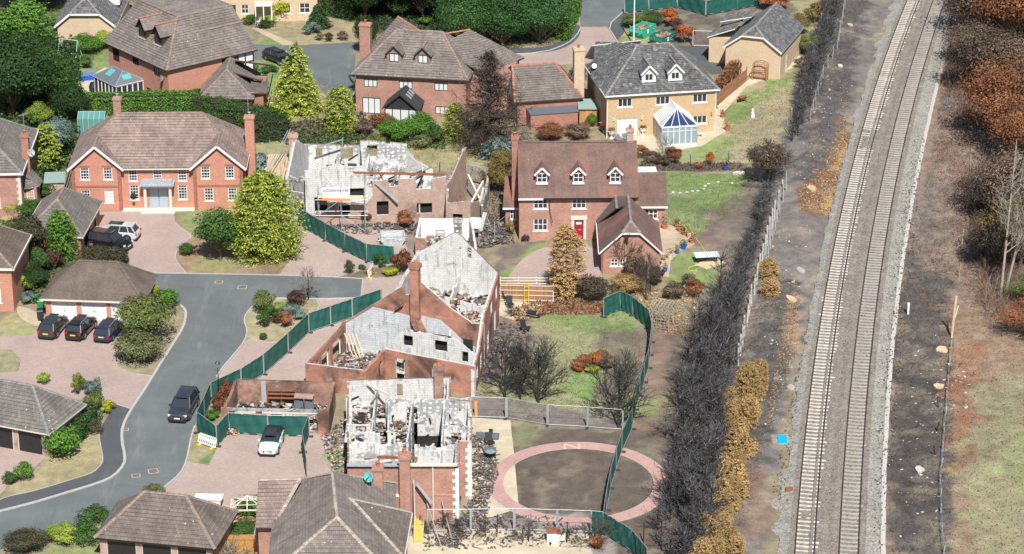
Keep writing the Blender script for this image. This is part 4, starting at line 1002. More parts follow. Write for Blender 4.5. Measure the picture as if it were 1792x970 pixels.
# ---- D: brick house with two dormers and a dark garden room
d_ = Hs('brick_house', 'brick house with two tiled dormers, pale blinds and a dark gabled garden room', 'house', (-17.75,289.2), -.165, 'brick_soft')
d_.side((0,0),(12.7,0),0,5.1,[(1.8,.2,2.1,1.95,'dk3'),(10.0,.6,1.6,.95,'dk3'),(1.75,3.4,1.55,1.0,'dk3'),(5.8,3.4,1.55,1.0,'dk3'),(9.9,3.4,1.55,1.0,'dk3')])
d_.side((12.7,0),(12.7,9.2),0,5.1); d_.side((12.7,9.2),(0,9.2),0,5.1); d_.side((0,9.2),(0,0),0,5.1); d_.walls()
pz, rd, c = hip_polys(12.7, 9.2, 5.1, 8.9, .4, 3.9, 9.2); d_.roof(pz, 'tile_grey', rd, 'ridge')
A = (3.3,8.2,9.3); d_.roof([[(-.4,9.5,4.9),(-.4,3.0,4.9),A],[(-.4,3.0,4.9),(6.5,4.6,8.88),A],[(-.4,9.5,4.9),A,(6.8,9.5,4.9)],[A,(6.5,4.6,8.88),(6.8,9.5,4.9)]], 'tile_grey', [(A,(6.5,4.7,8.9))], 'ridge_red', name='rear_roof')
A = (11.9,7.2,8.5); d_.roof([[(8.6,3.0,7.4),(14.5,2.2,5.0),A],[(14.5,2.2,5.0),(18.0,8.5,5.0),A],[(18,8.5,5.0),(9.5,11.5,5.0),A],[(9.5,11.5,5.0),(8.6,3.0,7.4),A]], 'tile_grey', [(A,(8.7,4.6,8.5))], 'ridge_red', name='side_roof')
mm = MB(); mm.box(12.7,17.4,3.0,8.6,0,5.0); mm.build('side_wall', MT['brick_soft'], d_.t)
tn = 3.8/4.6
for x in (4.3, 7.6): d_.dormer(x, 1.15, 5.1+1.15*tn, 1.75, 1.15, .85, tn, 'tile_pink', 'tile_grey', 'dk2', 1.1, 1.0, None, .3, 'ridge', .25)
d_.chimney(.35, 4.2, 1.25, .9, 0, 9.6, 'brick_soft', 1); dish(d_.t, (-.05,-.35,4.5), -.4, 'slate_flat', .34)
def garden_room(h, x0, x1, y0, he, hr):
    xm = (x0+x1)/2; m = MB(); m.box(x0,x0+.12,y0,0,0,he); m.box(x1-.12,x1,y0,0,0,he); m.box(x0,x1,y0,y0+.1,he-.15,he); m.box(x0,x1,y0,y0+.1,0,.15)
    for x in (x0+.9, xm, x1-.9): m.box(x-.05,x+.05,y0,y0+.1,.15,he)
    for sx in (x0+.1, x1-.1): m.bar((sx,y0+.05,he), (xm,y0+.05,hr-.1), .1, .14)
    for f in (.35, .65): x = x0+(x1-x0)*f; m.box(x-.04,x+.04,y0+.02,y0+.08,he,he+(hr-he)*.62)
    o = m.build('garden_room', MT['dark'], h.t)
    for k in range(4):
        xs = [x0+.12, x0+.85, xm-.05, xm+.05, x1-.95, x1-.12]
        a, b = ((x0+.12,x0+.85),(x0+.95,xm-.05),(xm+.05,x1-.95),(x1-.85,x1-.12))[k]
        p = MB(); p.poly([(a,y0+.05,.15),(b,y0+.05,.15),(b,y0+.05,he-.15),(a,y0+.05,he-.15)]); p.build('pane', MT['blind'], o)
    p = MB(); p.poly([(x0+.2,y0+.06,he),(x1-.2,y0+.06,he),(xm,y0+.06,hr-.2)]); p.build('gable_pane', MT['glass'], o)
    p = MB(); p.poly([(x0+.05,y0+.1,0),(x0+.05,0,0),(x0+.05,0,he),(x0+.05,y0+.1,he)]); p.poly([(x1-.05,y0+.1,0),(x1-.05,0,0),(x1-.05,0,he),(x1-.05,y0+.1,he)]); p.build('side_pane', MT['glass'], o)
    r = MB(); e = .25; zl = he-.1
    roof_plane(r, [(x0-e,y0-.3,zl),(xm,y0-.3,hr),(xm,.0,hr),(x0-e,.0,zl)], .3, .02, .1); roof_plane(r, [(x1+e,y0-.3,zl),(xm,y0-.3,hr),(xm,.0,hr),(x1+e,.0,zl)], .3, .02, .1)
    r.build('room_roof', [m_tile('dark slate roof', (.04,.043,.05), 0, .1), MT['dark']], o)
    k_ = (hr-zl)/(x1+e-xm)
    for yy, f in ((-.5, .3), (-1.3, .35), (-2.1, .4)):
        p = MB(); xa, xb = xm+.45, xm+1.05
        p.poly([(xa,yy-.3,hr-.45*k_+.05),(xb,yy-.3,hr-1.05*k_+.05),(xb,yy+.2,hr-1.05*k_+.05),(xa,yy+.2,hr-.45*k_+.05)]); p.build('rooflight', MT['glass_pale'], o)
garden_room(d_, 4.0, 7.7, -3.2, 2.2, 3.9)
dg = Hs('garage', 'low red brick wing with a hipped brown roof beside the dark burnt conifer', 'garage', (.6,285.5), .2, 'brick_red')
dg.box_walls(7.2, 8.6, 3.0, [(2.2,1.0,.8,.7,'dk2g'),(4.0,.9,.6,.7,'wh1')]); dg.walls()
pz, rd, c = hip_polys(7.2, 8.6, 3.0, 5.7, .35, .3, 5.3); dg.roof(pz, 'tile_grey', rd, 'ridge_red')
mm = MB(); mm.box(1.0,6.6,-2.2,-.02,1.9,2.02); mm.build('flat_roof', MT['slate_flat'], dg.t); mm = MB(); mm.box(1.1,6.5,-2.1,-.1,0,1.9); mm.build('lean_to', MT['brick_red'], dg.t)

# ---- E: buff house with white conservatory
e_ = Hs('buff_house', 'buff brick house with a dark slate roof, two white dormers and a white conservatory', 'house', (10.55,281.4), .183, 'brick_buff')
e_.side((0,0),(12.4,0),0,5.1,[(2.3,.1,2.3,2.05,'fr4'),(10.6,1.0,1.6,.95,'wh3'),(2.0,3.5,1.6,1.0,'wh3'),(6.3,3.5,1.6,1.0,'wh3'),(10.55,3.5,1.6,1.0,'wh3')])
e_.side((12.4,0),(12.4,10.6),0,5.1); e_.side((12.4,10.6),(0,10.6),0,5.1); e_.side((0,10.6),(0,0),0,5.1,[(8,2.6,.6,.9,'wh1')]); e_.walls()
pz, rd, c = hip_polys(12.4, 10.6, 5.1, 8.9, .35, 4.6, 8.2); e_.roof(pz, 'slate', rd, 'ridge_grey', course=.25, under='white')
e_.roof([[(-.38,5.5,5.0),(.5,10.2,8.4),(4.8,5.3,8.6),(-.36,-.36,5.0)],[(.5,10.2,8.4),(-.35,11.2,5.0),(6,11.2,5.0),(4.8,5.3,8.6)]], 'slate', [], course=.25, name='rear_roof', under='white')
e_.trim([(c[0],c[1]),(c[0],c[3])], 'white', .1, .16, 'gutter'); e_.trim([((-.03,-.06,0),(-.03,-.06,4.9)),((12.35,-.06,0),(12.35,-.06,4.9))], 'white', .09, .09, 'downpipe')
tn = 3.8/5.3
for x in (4.9, 7.9): e_.dormer(x, .95, 5.1+.95*tn, 1.6, 1.3, .85, tn, 'white', 'slate', 'wh2', .95, .85, 'white', .3, 'ridge_grey', .25, zs=.28)
e_.chimney(-1.75, 7.3, 1.15, .95, 0, 8.3, 'brick_cream', 1); dish(e_.t, (-.3,5.6,6.6), -.3, 'white', .3)
def cons_white(h, x0, x1, y0, he, hr):
    xm = (x0+x1)/2; ym = y0+1.5; m = MB(); bw = .09
    for a, b in (((x0,y0),(x1,y0)),((x0,0),(x0,y0)),((x1,y0),(x1,0))):
        m.bar((*a,.12),(*b,.12),bw,.24); m.bar((*a,he),(*b,he),bw+.06,.16); L = math.hypot(b[0]-a[0],b[1]-a[1]); k = max(2, round(L/.62))
        for i in range(k+1):
            t = i/k; x, y = a[0]+(b[0]-a[0])*t, a[1]+(b[1]-a[1])*t; m.bar((x,y,0),(x,y,he),bw,bw)
        m.bar((*a,1.75),(*b,1.75),.06,.06)
    rdg = [(xm,ym,hr),(xm,0,hr)]; m.bar(*rdg,.14,.12)
    for sx in (x0-.08, x1+.08):
        m.bar((sx,y0-.08,he+.05), rdg[0], .1, .1)
        k = 7
        for i in range(k+1):
            y = ym+(0-ym)*i/k; m.bar((sx,y,he+.05),(xm,y,hr),.06,.07)
        m.bar((sx,ym-.75,he+.05), (sx+(xm-sx)*.5, ym-.75*.02-.38, he+(hr-he)*.5), .05, .06)
    for i in range(1, 4):
        x = x0+(x1-x0)*i/4; m.bar((x,y0-.08,he+.05), (xm+(x-xm)*.06,ym,hr), .06, .07)
    o = m.build('conservatory', MT['white'], h.t)
    g_ = MB(); g_.poly([(x0,y0,.2),(x1,y0,.2),(x1,y0,he),(x0,y0,he)]); g_.poly([(x0,0,.2),(x0,y0,.2),(x0,y0,he),(x0,0,he)]); g_.poly([(x1,y0,.2),(x1,0,.2),(x1,0,he),(x1,y0,he)]); g_.build('wall_panes', MT['glass_pale'], o)
    g_ = MB(); g_.poly([(x0,y0,he),(xm,ym,hr),(xm,0,hr),(x0,0,he)]); g_.poly([(x1,y0,he),(x1,0,he),(xm,0,hr),(xm,ym,hr)]); g_.build('roof_panes', MT['glass_pale'], o)
    g_ = MB(); g_.poly([(x0,y0,he),(x1,y0,he),(xm,ym,hr)]); g_.build('blue_panes', MT['glass_blue'], o)
    g_ = MB(); g_.box(x0-.02,x0+.06,y0,0,0,.6); g_.box(x1-.06,x1+.02,y0,0,0,.6); g_.build('plinth', MT['brick_buff'], o)
cons_white(e_, 5.3, 9.3, -4.0, 2.25, 3.9)
for x, y in ((.75,-.12),(3.9,-.12),(9.3,-.1),(11.9,-.1)):
    l_ = MB(); l_.box(x-.08,x+.08,y-.1,y+.1,2.0,2.3); l_.build('wall_lamp', MT['white'] if x < 5 else MT['pot'], e_.t)

# ---- F: cream garage on the right, B and C behind
f_ = Hs('garage', 'cream brick garage with a clipped gable and grey slate roof near the railway', 'garage', (25.35,304.1), -.345, 'brick_cream')
pz, rd, bg, gb = halfhip_y(6.6, 10.4, 3.5, 6.0, 5.0, .3)
def plain_door(s, loc, rz, w, h, parent):
    m = MB(); m.box(-w/2,w/2,-.03,.04,0,h); o = m.build('side_door', MT['white'], parent); o.location = loc; o.rotation_euler = (0,0,rz)
    k = MB(); k.box(w/2-.14,w/2-.08,-.07,-.03,.95,1.05); k.build('handle', MT['black'], o)
f_.side((0,0),(6.6,0),0,3.5,(),gb); f_.side((6.6,0),(6.6,10.4),0,3.5,[(3.2,.02,.9,2.05,plain_door)]); f_.side((6.6,10.4),(0,10.4),0,3.5,(),[(3.3,5.9)]); f_.side((0,10.4),(0,0),0,3.5); f_.walls()
f_.roof(pz, 'slate', rd, 'ridge_grey', course=.25, under='white'); f_.trim([((a[0],a[1]-.03,a[2]-.1),(b[0],b[1]-.03,b[2]-.1)) for a, b in bg], 'white', .05, .2, 'bargeboard')
f_.roof([[(-3.2,3.2,3.2),(.2,3.2,4.6),(.2,7,4.6),(-3.2,7,3.2)],[(-2.4,6,4.4),(1.4,6,5.4),(1.4,9,5.4),(-2.4,9,4.4)]], 'slate', course=.25, name='side_roof', under='white')
mm = MB(); mm.box(-3.0,0,3.4,8.8,0,3.2); mm.build('side_wall', MT['brick_cream'], f_.t)
mm = MB(); mm.bar((6.66,-.06,0),(6.66,-.06,3.4),.08); mm.build('downpipe', MT['white'], f_.t)
b_ = Hs('bungalow', 'cream bungalow with a clipped white gable behind the climbing frame', 'house', (-55.7,315.2), 0, 'brick_cream')
pz, rd, bg, gb = halfhip_y(6.9, 14, 2.6, 5.6, 4.0, .35)
b_.side((0,0),(6.9,0),0,2.6,(),gb); b_.side((6.9,0),(6.9,14),0,2.6,[(3,1,1.2,1,'wh2'),(6.5,1,1.2,1,'wh2')]); b_.side((6.9,14),(0,14),0,2.6); b_.side((0,14),(0,0),0,2.6); b_.walls()
b_.roof(pz, 'slate', rd, 'ridge_grey', course=.25, under='white'); b_.trim([((a[0],a[1]-.03,a[2]-.1),(b[0],b[1]-.03,b[2]-.1)) for a, b in bg], 'white', .05, .25, 'bargeboard'); b_.trim([((7.25,-.3,2.3),(7.25,13.9,2.3))], 'white', .1, .14, 'gutter')
mm = MB(); mm.box(5.6,6.9,6,8.4,3.2,4.5); mm.build('dormer', MT['white'], b_.t)
c_ = Hs('cream_house', 'cream house with white bay windows and a white porch at the top of the picture', 'house', (-37.5,324.5), .04, 'brick_cream')
c_.box_walls(13, 9, 5, [(2.2,.05,1.1,2.1,'dk1g'),(3.9,1.0,.9,1.2,'wh22'),(9.0,1,1.3,1.3,'wh22'),(11.4,1,1.3,1.3,'wh22'),(9,3.2,1.3,1.2,'wh32')]); c_.walls()
pz, rd, c = hip_polys(13, 9, 5, 8.5, .35, 4.4, 8.6); c_.roof(pz, 'slate', rd, 'ridge_grey', under='white')
mm = MB(); mm.box(5.2,7.4,-1.6,0,.05,.2); mm.box(5.2,7.4,-1.6,-.1,2.4,2.6)
for x in (5.3, 6.3, 7.3): mm.box(x-.07,x+.07,-1.55,-1.41,.2,2.4)
mm.build('porch', MT['white'], c_.t)
# ---- A: rotated brick house with a conservatory, U: its garage
a_ = Hs('brick_house', 'rotated brick house with dark window frames, two steep dormers and a glazed white garden room', 'house', (-47.3,300.6), -.89, 'brick')
a_.side((0,0),(13,0),0,5.15,[(1.6,.1,1.3,2.0,'dk2g'),(8.6,.4,1.0,1.2,'dk1g'),(1.6,3.0,1.5,1.7,'dk2g'),(6.0,3.7,1.4,1.1,'dk3g'),(10.6,3.5,1.4,1.2,'dk3g')])
a_.side((13,0),(13,11.6),0,5.15,[(7.6,3.9,.6,.9,'dk1g')]); a_.side((13,11.6),(0,11.6),0,5.15); a_.side((0,11.6),(0,0),0,5.15); a_.walls()
o1, o2 = (6.2,4.6,9.2), (1.8,4.6,9.2); w1, w2 = (10.2,5.5,7.3), (10.2,12.0,7.3)
a_.roof([[(-.4,-.4,4.95),(13.4,-.4,4.95),(8.2,4.6,9.2),(-.4,4.6,9.2)], [(13.4,-.4,4.95),(13.4,12.0,4.95),(10.2,12.0,7.55),(10.2,5.2,7.55),(8.2,4.6,9.2)],
         [(-.4,4.6,9.2),(8.2,4.6,9.2),(8.2,12.0,9.2),(-.4,12.0,9.0)], [(8.2,4.6,9.2),(10.2,5.2,7.55),(10.2,12.0,7.55),(8.2,12.0,9.2)]],
        'tile_grey', [((-.4,4.6,9.22),(8.2,4.6,9.22)),((8.2,4.6,9.22),(13.4,-.4,5.0)),((10.2,5.2,7.6),(10.2,12,7.6)),((8.2,4.6,9.2),(8.2,12,9.2))], 'ridge')
tn = 4.25/5.0
for x in (5.4, 8.8): a_.dormer(x, 1.5, 4.95+1.9*tn, 1.7, 1.3, 1.1, tn, 'dark', 'tile_grey', 'dk2g', .8, 1.0, None, .35, 'ridge_red', .25)
mm = MB(); mm.box(12.8,13.05,9.4,11.62,2.3,5.1); mm.build('timbered_panel', MT['white'], a_.t)
mm = MB(); mm.box(13.02,13.09,9.4,9.55,2.3,5.1); mm.box(13.02,13.09,10.4,10.55,2.3,5.1); mm.box(13.02,13.09,11.5,11.65,2.3,5.1); mm.box(13.02,13.09,9.55,11.5,3.6,3.75); mm.build('timber_frame', MT['dark'], a_.t)
dish(a_.t, (12.2,-.35,3.7), -.3, 'galv', .36)
def cons_grey(h, x0, x1, y0, he, hr):
    m = MB(); bw = .14
    for a, b in (((x0,y0),(x1,y0)),((x0,0),(x0,y0)),((x1,y0),(x1,0))):
        m.bar((*a,.15),(*b,.15),bw,.3); m.bar((*a,he-.1),(*b,he-.1),bw,.24); L = math.hypot(b[0]-a[0],b[1]-a[1]); k = max(2, round(L/.75))
        for i in range(k+1): t = i/k; x, y = a[0]+(b[0]-a[0])*t, a[1]+(b[1]-a[1])*t; m.bar((x,y,0),(x,y,he),bw,bw)
    o = m.build('garden_room', MT['white'], h.t)
    g_ = MB(); g_.poly([(x0,y0,.2),(x1,y0,.2),(x1,y0,he),(x0,y0,he)]); g_.poly([(x0,0,.2),(x0,y0,.2),(x0,y0,he),(x0,0,he)]); g_.poly([(x1,y0,.2),(x1,0,.2),(x1,0,he),(x1,y0,he)]); g_.build('wall_panes', MT['glass'], o)
    xm0, xm1 = x0+1.3, x1-1.3; r = MB(); a, b = (xm0,y0/2,hr), (xm1,y0/2,hr); c0, c1, c2, c3 = (x0-.15,y0-.15,he), (x1+.15,y0-.15,he), (x1+.15,.15,he), (x0-.15,.15,he)
    for p in ([c0,c1,b,a],[c1,c2,b],[c2,c3,a,b],[c3,c0,a]): roof_plane(r, p, 5, .0, .1)
    r.build('room_roof', [MT['slate_flat'], MT['white']], o)
    m = MB()
    for p, q_ in ((a,b),(a,c0),(b,c1),(b,c2),(a,c3)): m.bar(Vector(p)+Vector((0,0,.03)), Vector(q_)+Vector((0,0,.03)), .06, .05)
    m.build('roof_bars', MT['lead'], o)
    for cx, cy, tip in (((x0+x1)/2-.4, y0*.72, 0), (x1-.5, y0/2, 1)):
        zz = lambda y, x: he+(hr-he)*(min((y-y0)/(-y0/2), 1) if not tip else (x1-x)/1.3)+.09
        p = MB(); dx, dy = (.55,.45) if not tip else (.35,.55); pts = [(cx-dx,cy-dy),(cx+dx,cy-dy),(cx+dx,cy+dy),(cx-dx,cy+dy)]
        p.poly([(x,y,zz(y,x)) for x, y in pts]); p.build('rooflight', MT['glass_teal'], o)
cons_grey(a_, 2.6, 7.4, -3.6, 2.3, 3.4)
u_ = Hs('garage', 'small steep-roofed brick garage with stepped side roofs below the rotated brick house', 'garage', (-35.2,288.4), .0, 'brick_red')
u_.box_walls(5.6, 8.5, 2.3); u_.walls(); pz, rd, c = hip_polys_y(5.6, 8.5, 2.4, 5.0, .35, 2.0, 6.4); u_.roof(pz, 'tile_grey', rd, 'ridge')
u_.roof([[(2.9,2.6,4.6),(6.6,2.6,3.5),(6.6,4.6,3.0),(2.9,4.6,4.2)],[(3.4,5.2,4.9),(7.2,5.4,4.6),(7.2,7.4,3.6),(3.4,7.4,4.4)],[(5.4,.6,2.6),(7.4,1.0,2.5),(7.4,3.4,3.1),(5.4,3.2,3.3)]], 'tile_grey', course=.25, name='side_roof')
mm = MB(); mm.box(5.6,6.9,1.2,7.2,0,2.6); mm.build('side_wall', MT['brick_red'], u_.t)
mm = MB(); mm.bar((7.5,.8,2.3),(7.5,7.4,2.6),.12); mm.build('gutter', MT['black'], u_.t)
# ================================================================ BURNT-OUT HOUSES
def np_boxes(name, c, s, ang, tilt, r, mats):
    """many small tilted boxes in one mesh; c, s: (N,3), r: colour pick"""
    N = len(c); k = np.array([(x, y, z) for z in (-.5, .5) for x, y in ((-.5,-.5),(.5,-.5),(.5,.5),(-.5,.5))])
    p = k[None]*s[:, None]; ct, st = np.cos(tilt)[:, None], np.sin(tilt)[:, None]; ca, sa = np.cos(ang)[:, None], np.sin(ang)[:, None]
    x = p[...,0]*ct-p[...,2]*st; z = p[...,0]*st+p[...,2]*ct; y = p[...,1]
    P_ = np.stack([x*ca-y*sa, x*sa+y*ca, z], -1)+c[:, None]
    f = np.array(((3,2,1,0),(4,5,6,7),(0,1,5,4),(1,2,6,5),(2,3,7,6),(3,0,4,7)))
    Q = (f[None]+8*np.arange(N)[:, None, None]).reshape(-1, 4)
    return np_mesh(name, P_.reshape(-1, 3), Q, mats, r=np.repeat(r, 6))
def in_poly(poly, n, seed):
    rs = np.random.RandomState(seed); q = np.array(poly); out = np.zeros((0, 2))
    while len(out) < n:
        p = q.min(0)+rs.rand(n*3, 2)*(q.max(0)-q.min(0)); out = np.vstack([out, p[sdist(poly, p[:,0], p[:,1]) > 0]])
    return out[:n], rs
def rubble(name, poly, n, z0, z1, size, mat='rubble', parent=None, off=(0,0), seed=1, flat=.45, heap=0, long=.15):
    p, rs = in_poly(poly, n, seed); s = size*(.35+rs.rand(n, 3)**2*1.5); s[:,2] *= flat
    lg = rs.rand(n) < long; s[lg, 0] *= 3.5; s[lg, 1:] *= .4
    z = z0+rs.rand(n)*(z1-z0)
    if heap: d = np.clip(sdist(poly, p[:,0], p[:,1])/2, 0, 1); z += d*heap*fbm(p[:,0]+50, p[:,1], 2.5, seed, 3)*1.4
    c = np.stack([p[:,0]-off[0], p[:,1]-off[1], z], 1)
    return stuff(link(name, np_boxes(name, c, s, rs.rand(n)*6.3, rs.randn(n)*.35, rs.rand(n), MT[mat]), parent))
class Ruin:
    def __init__(s, name, label, cat, loc): s.o = Vector((loc[0], loc[1], 0)); s.t = thing(name, label, cat, s.o)
    def wall(s, p0, p1, prof, th=.3, ops=(), mo='brick_burnt', mi='plaster', jag=.22, name='wall', step=.42, z0=0, seed=0):
        """wall from p0 to p1 (world), outer face on the right; prof: (distance, height) list; ops: (x0, x1, z0, z1)"""
        rr = random.Random(seed*97+int(p0[0]*13+p0[1]*7)); p0 = Vector((p0[0], p0[1], 0))-s.o; p1 = Vector((p1[0], p1[1], 0))-s.o
        L = (p1-p0).length; d = (p1-p0)/L; n = Vector((d.y, -d.x, 0))
        if not isinstance(prof, (list, tuple)): prof = [(0, prof), (L, prof)]
        X = [a for a, b in prof]; Z = [b for a, b in prof]
        xs = sorted({round(v, 3) for v in list(np.linspace(0, L, max(2, int(L/step)+1)))+[v for o in ops for v in o[:2] if 0 < v < L]+[v for v in X if 0 <= v <= L]})
        mb = MB(); j = 0
        for a, b in zip(xs[:-1], xs[1:]):
            if b-a < .02: continue
            if rr.random() < .6: j = -jag*rr.random()**2
            za, zb = np.interp(a, X, Z)+j, np.interp(b, X, Z)+j
            cuts = sorted([(o[2], o[3]) for o in ops if o[0]-1e-3 <= a and b <= o[1]+1e-3]); lo = z0; segs = []
            for c0, c1 in cuts:
                if c0 > lo: segs.append((lo, c0, None))
                lo = max(lo, c1)
            segs.append((lo, None, 1))
            for lo_, hi, top in segs:
                ha, hb = (za, zb) if top else (min(hi, za), min(hi, zb))
                if ha <= lo_+.02 or hb <= lo_+.02: continue
                P0, P1 = p0+d*a, p0+d*b; i0, i1 = P0-n*th, P1-n*th; m0 = P0-n*th*.45; m1 = P1-n*th*.45
                v = lambda q, z: q+Vector((0,0,z))
                mb.poly([v(P0,lo_), v(P1,lo_), v(P1,hb), v(P0,ha)], 0); mb.poly([v(i1,lo_), v(i0,lo_), v(i0,ha), v(i1,hb)], 1)
                mb.poly([v(P0,ha), v(P1,hb), v(m1,hb), v(m0,ha)], 0); mb.poly([v(m0,ha-.03), v(m1,hb-.03), v(i1,hb), v(i0,ha)], 1)
                mb.poly([v(P0,lo_), v(i0,lo_), v(i1,lo_), v(P1,lo_)], 1)
                mb.poly([v(i0,lo_), v(P0,lo_), v(P0,ha), v(i0,ha)], 1); mb.poly([v(P1,lo_), v(i1,lo_), v(i1,hb), v(P1,hb)], 1)
        return mb.build(name, [MT[mo], MT[mi]], s.t)
    def part(s, name, mat, fn, parent=None):
        mb = MB(); fn(mb); return mb.build(name, MT[mat], parent or s.t)
    def L(s, x, y, z=0): return Vector((x, y, z))-s.o
    def beam(s, p, q, w, h, mat, name='beam'): return s.part(name, mat, lambda m: m.bar(s.L(*p), s.L(*q), w, h))
    def rubble(s, poly, n, z0, z1, size, mat='rubble', seed=1, **k): return rubble('rubble', poly, n, z0, z1, size, mat, s.t, (s.o.x, s.o.y), seed, **k)
    def floor(s, poly, z, mat, name='floor'): return s.part(name, mat, lambda m: m.prism([tuple(s.L(*p))[:2] for p in poly], z-.15, z))
def quoins(s, x, y, z1, dx, dy, m='white', z0=.1):
    """alternating stones wrapped round an outside corner at world x, y; dx, dy point into the walls"""
    big = MB(); n = int((z1-z0)/.335); meA = None
    for a, (w, d) in enumerate(((.48,.28),(.28,.48))):
        b = MB(); x0, x1 = sorted((-dx*.03, dx*w)); y0, y1 = sorted((-dy*.03, dy*d)); b.box(x0,x1,y0,y1,0,.31)
        me = b.mesh('quoin_stone', MT[m])
        for k in range(a, n, 2): link('quoin_stone', me, s.t, s.L(x, y, z0+k*.335))

# ---- P: scaffolded ruin at the back
p = Ruin('ruined_house', 'burnt-out roofless house with scaffolding, a banner and a rusty steel beam', 'ruined house', (-14, 259))
pf = lambda x: 254.9+(x+21)*.085            # front wall line
pb = lambda x: 264.6+(x+21)*.02
p.wall((-14.2,pf(-14.2)), (-6.7,pf(-6.7)), [(0,4.6),(1.6,4.75),(1.7,4.0),(2.6,4.0),(2.65,4.8),(4.4,4.75),(4.45,3.6),(6,3.6),(6.05,4.7),(7.53,4.9)], .32, [(.4,1.6,.9,2.45),(4.5,6.05,.95,2.1)], 'brick_pale', 'dabs', .12)
p.wall((-21.0,pf(-21)), (-14.2,pf(-14.2)), [(0,6.0),(1.6,6.1),(3.4,6.7),(4.3,6.2),(6.83,3.8)], .32, [(.9,2.2,1.5,3.1),(3.4,4.5,1.15,2.15),(3.2,6.0,3.05,3.95)], 'plaster', 'dabs', .15)
p.wall((-21.0,pf(-21)-.06), (-14.2,pf(-14.2)-.06), [(0,1.2),(2.4,1.3),(2.5,2.3),(3.3,2.3),(3.4,1.1),(4.5,1.1),(4.6,2.6),(6.2,2.3),(6.83,3.1)], .05, (), 'brick_pale', 'brick_pale', .2)
p.wall((-23.0,257.6), (-21.0,256.6), [(0,4.4),(2.2,4.6)], .3, [(.5,1.8,.9,2.2),(.4,1.9,2.8,3.9)], 'plaster_dirty', 'plaster', .3)
p.wall((-21.6,pb(-21)), (-23.2,257.4), [(0,5.2),(3.5,7.2),(4.6,7.3),(7.3,4.6)], .32, (), 'brick_pale', 'plaster', .3)
p.wall((-11.0,pb(-11)), (-15.9,pb(-16)), [(0,5.4),(4.9,5.9)], .32, [(.3,1.4,1.4,2.4),(3.2,4.2,1.5,2.5),(3.1,4.2,4.1,5.3)], 'brick_pale', 'dabs', .18)
p.wall((-15.9,pb(-16)+.4), (-21.6,pb(-21)+.1), [(0,5.1),(5.7,5.4)], .32, [(.8,2.1,3.7,4.85),(4.0,4.7,4.0,5.0)], 'brick_pale', 'dabs', .2)
p.wall((-8.2,262.6), (-11.0,pb(-11)), [(0,3.2),(1.6,4.0),(3.4,4.6)], .32, (), 'brick_pale', 'plaster', .35)
p.wall((-6.7,pf(-6.7)), (-4.75,262.4), [(0,3.9),(1.6,4.1),(5.6,5.7),(6.6,5.9)], .3, (), 'brick_pale', 'plaster_dirty', .12)
p.wall((-15.9,pb(-16)), (-15.6,262.2), [(0,5.7),(2.4,4.2)], .2, (), 'dabs', 'dabs', .3, 'partition')
for a, b, h in (((-18.6,255.3),(-18.4,264.3),4.4),((-15.2,258.8),(-14.9,264.4),4.2),((-21.0,259.8),(-15.4,259.9),4.6),((-15.2,259.4),(-8.2,260.0),4.3),((-11.9,255.8),(-11.6,260),4.2),((-9.4,256),(-9.2,262.4),3.6)):
    L_ = math.dist(a, b); p.wall(a, b, [(0,h),(L_*.4,h-.5),(L_,h+.1)], .14, [(L_*.55,L_*.55+.9,0,2.1)], 'dabs', 'plaster', .6, 'partition')
p.floor([(-23,257.5),(-21,255.1),(-6.9,256.2),(-5,262.3),(-8.4,262.5),(-11,264.3),(-21.4,264.5)], .12, 'rubble_dark'if False else 'concrete')
p.rubble([(-22.6,257.6),(-20.8,255.4),(-7.1,256.5),(-5.4,262),(-8.6,262.3),(-11,264.2),(-21.2,264.4)], 900, .1, .35, .45, seed=3, heap=1.2)
p.rubble([(-21,254.9),(-6.5,256),(-6,253.6),(-9,252.4),(-15,252.6),(-20.5,253.6)], 420, .0, .12, .26, 'rubble_dark', seed=4, heap=.35)
def chim(m):
    c = p.L(-22.6, 261.2, 0)
    for w, z0, z1 in ((.42,0,7.3),(.47,7.3,7.42),(.53,7.42,7.6),(.45,7.6,7.75)): m.box(c.x-w, c.x+w, c.y-w*.9, c.y+w*.9, z0, z1)
ch = p.part('chimney', 'brick_pale', chim); p.part('chimney_pot', 'pot', lambda m: m.lathe([(.16,7.7),(.13,8.0),(.16,8.02)], p.L(-22.6,261.2), 9), ch)
bm_ = p.beam((-16.2,256.4,5.25), (-6.8,256.9,4.85), .16, .22, 'rust', 'steel_beam')
p.beam((-13.2,256.6,4.2), (-14.8,256.4,4.0), .1, .1, 'rust', 'steel_brace'); p.beam((-13.1,256.6,5.0), (-14.2,256.5,3.9), .1, .12, 'rust', 'steel_brace')
p.beam((-14.1,256.7,6.3), (-13.2,256.9,4.3), .14, .16, 'plaster_dirty', 'fallen_timber'); p.beam((-11.6,257,4.2), (-12.9,257.6,2.6), .15, .15, 'char', 'fallen_timber')
p.beam((-12.6,259,2.6), (-11.3,259.4,4.7), .14, .18, 'plaster_dirty', 'fallen_timber'); p.beam((-9.8,258,2.8), (-9.0,258.6,4.6), .13, .16, 'char', 'fallen_timber')
p.beam((-13.9,pf(-14)-.12,4.55), (-11.6,pf(-12)-.55,2.55), .16, .16, 'lead', 'hanging_gutter')
p.beam((-20.5,263,5.5), (-17.6,263.2,6.4), .12, .12, 'galv', 'aerial_mast'); p.beam((-17.8,263.2,4.6), (-17.6,263.2,6.6), .1, .1, 'galv', 'aerial_mast')
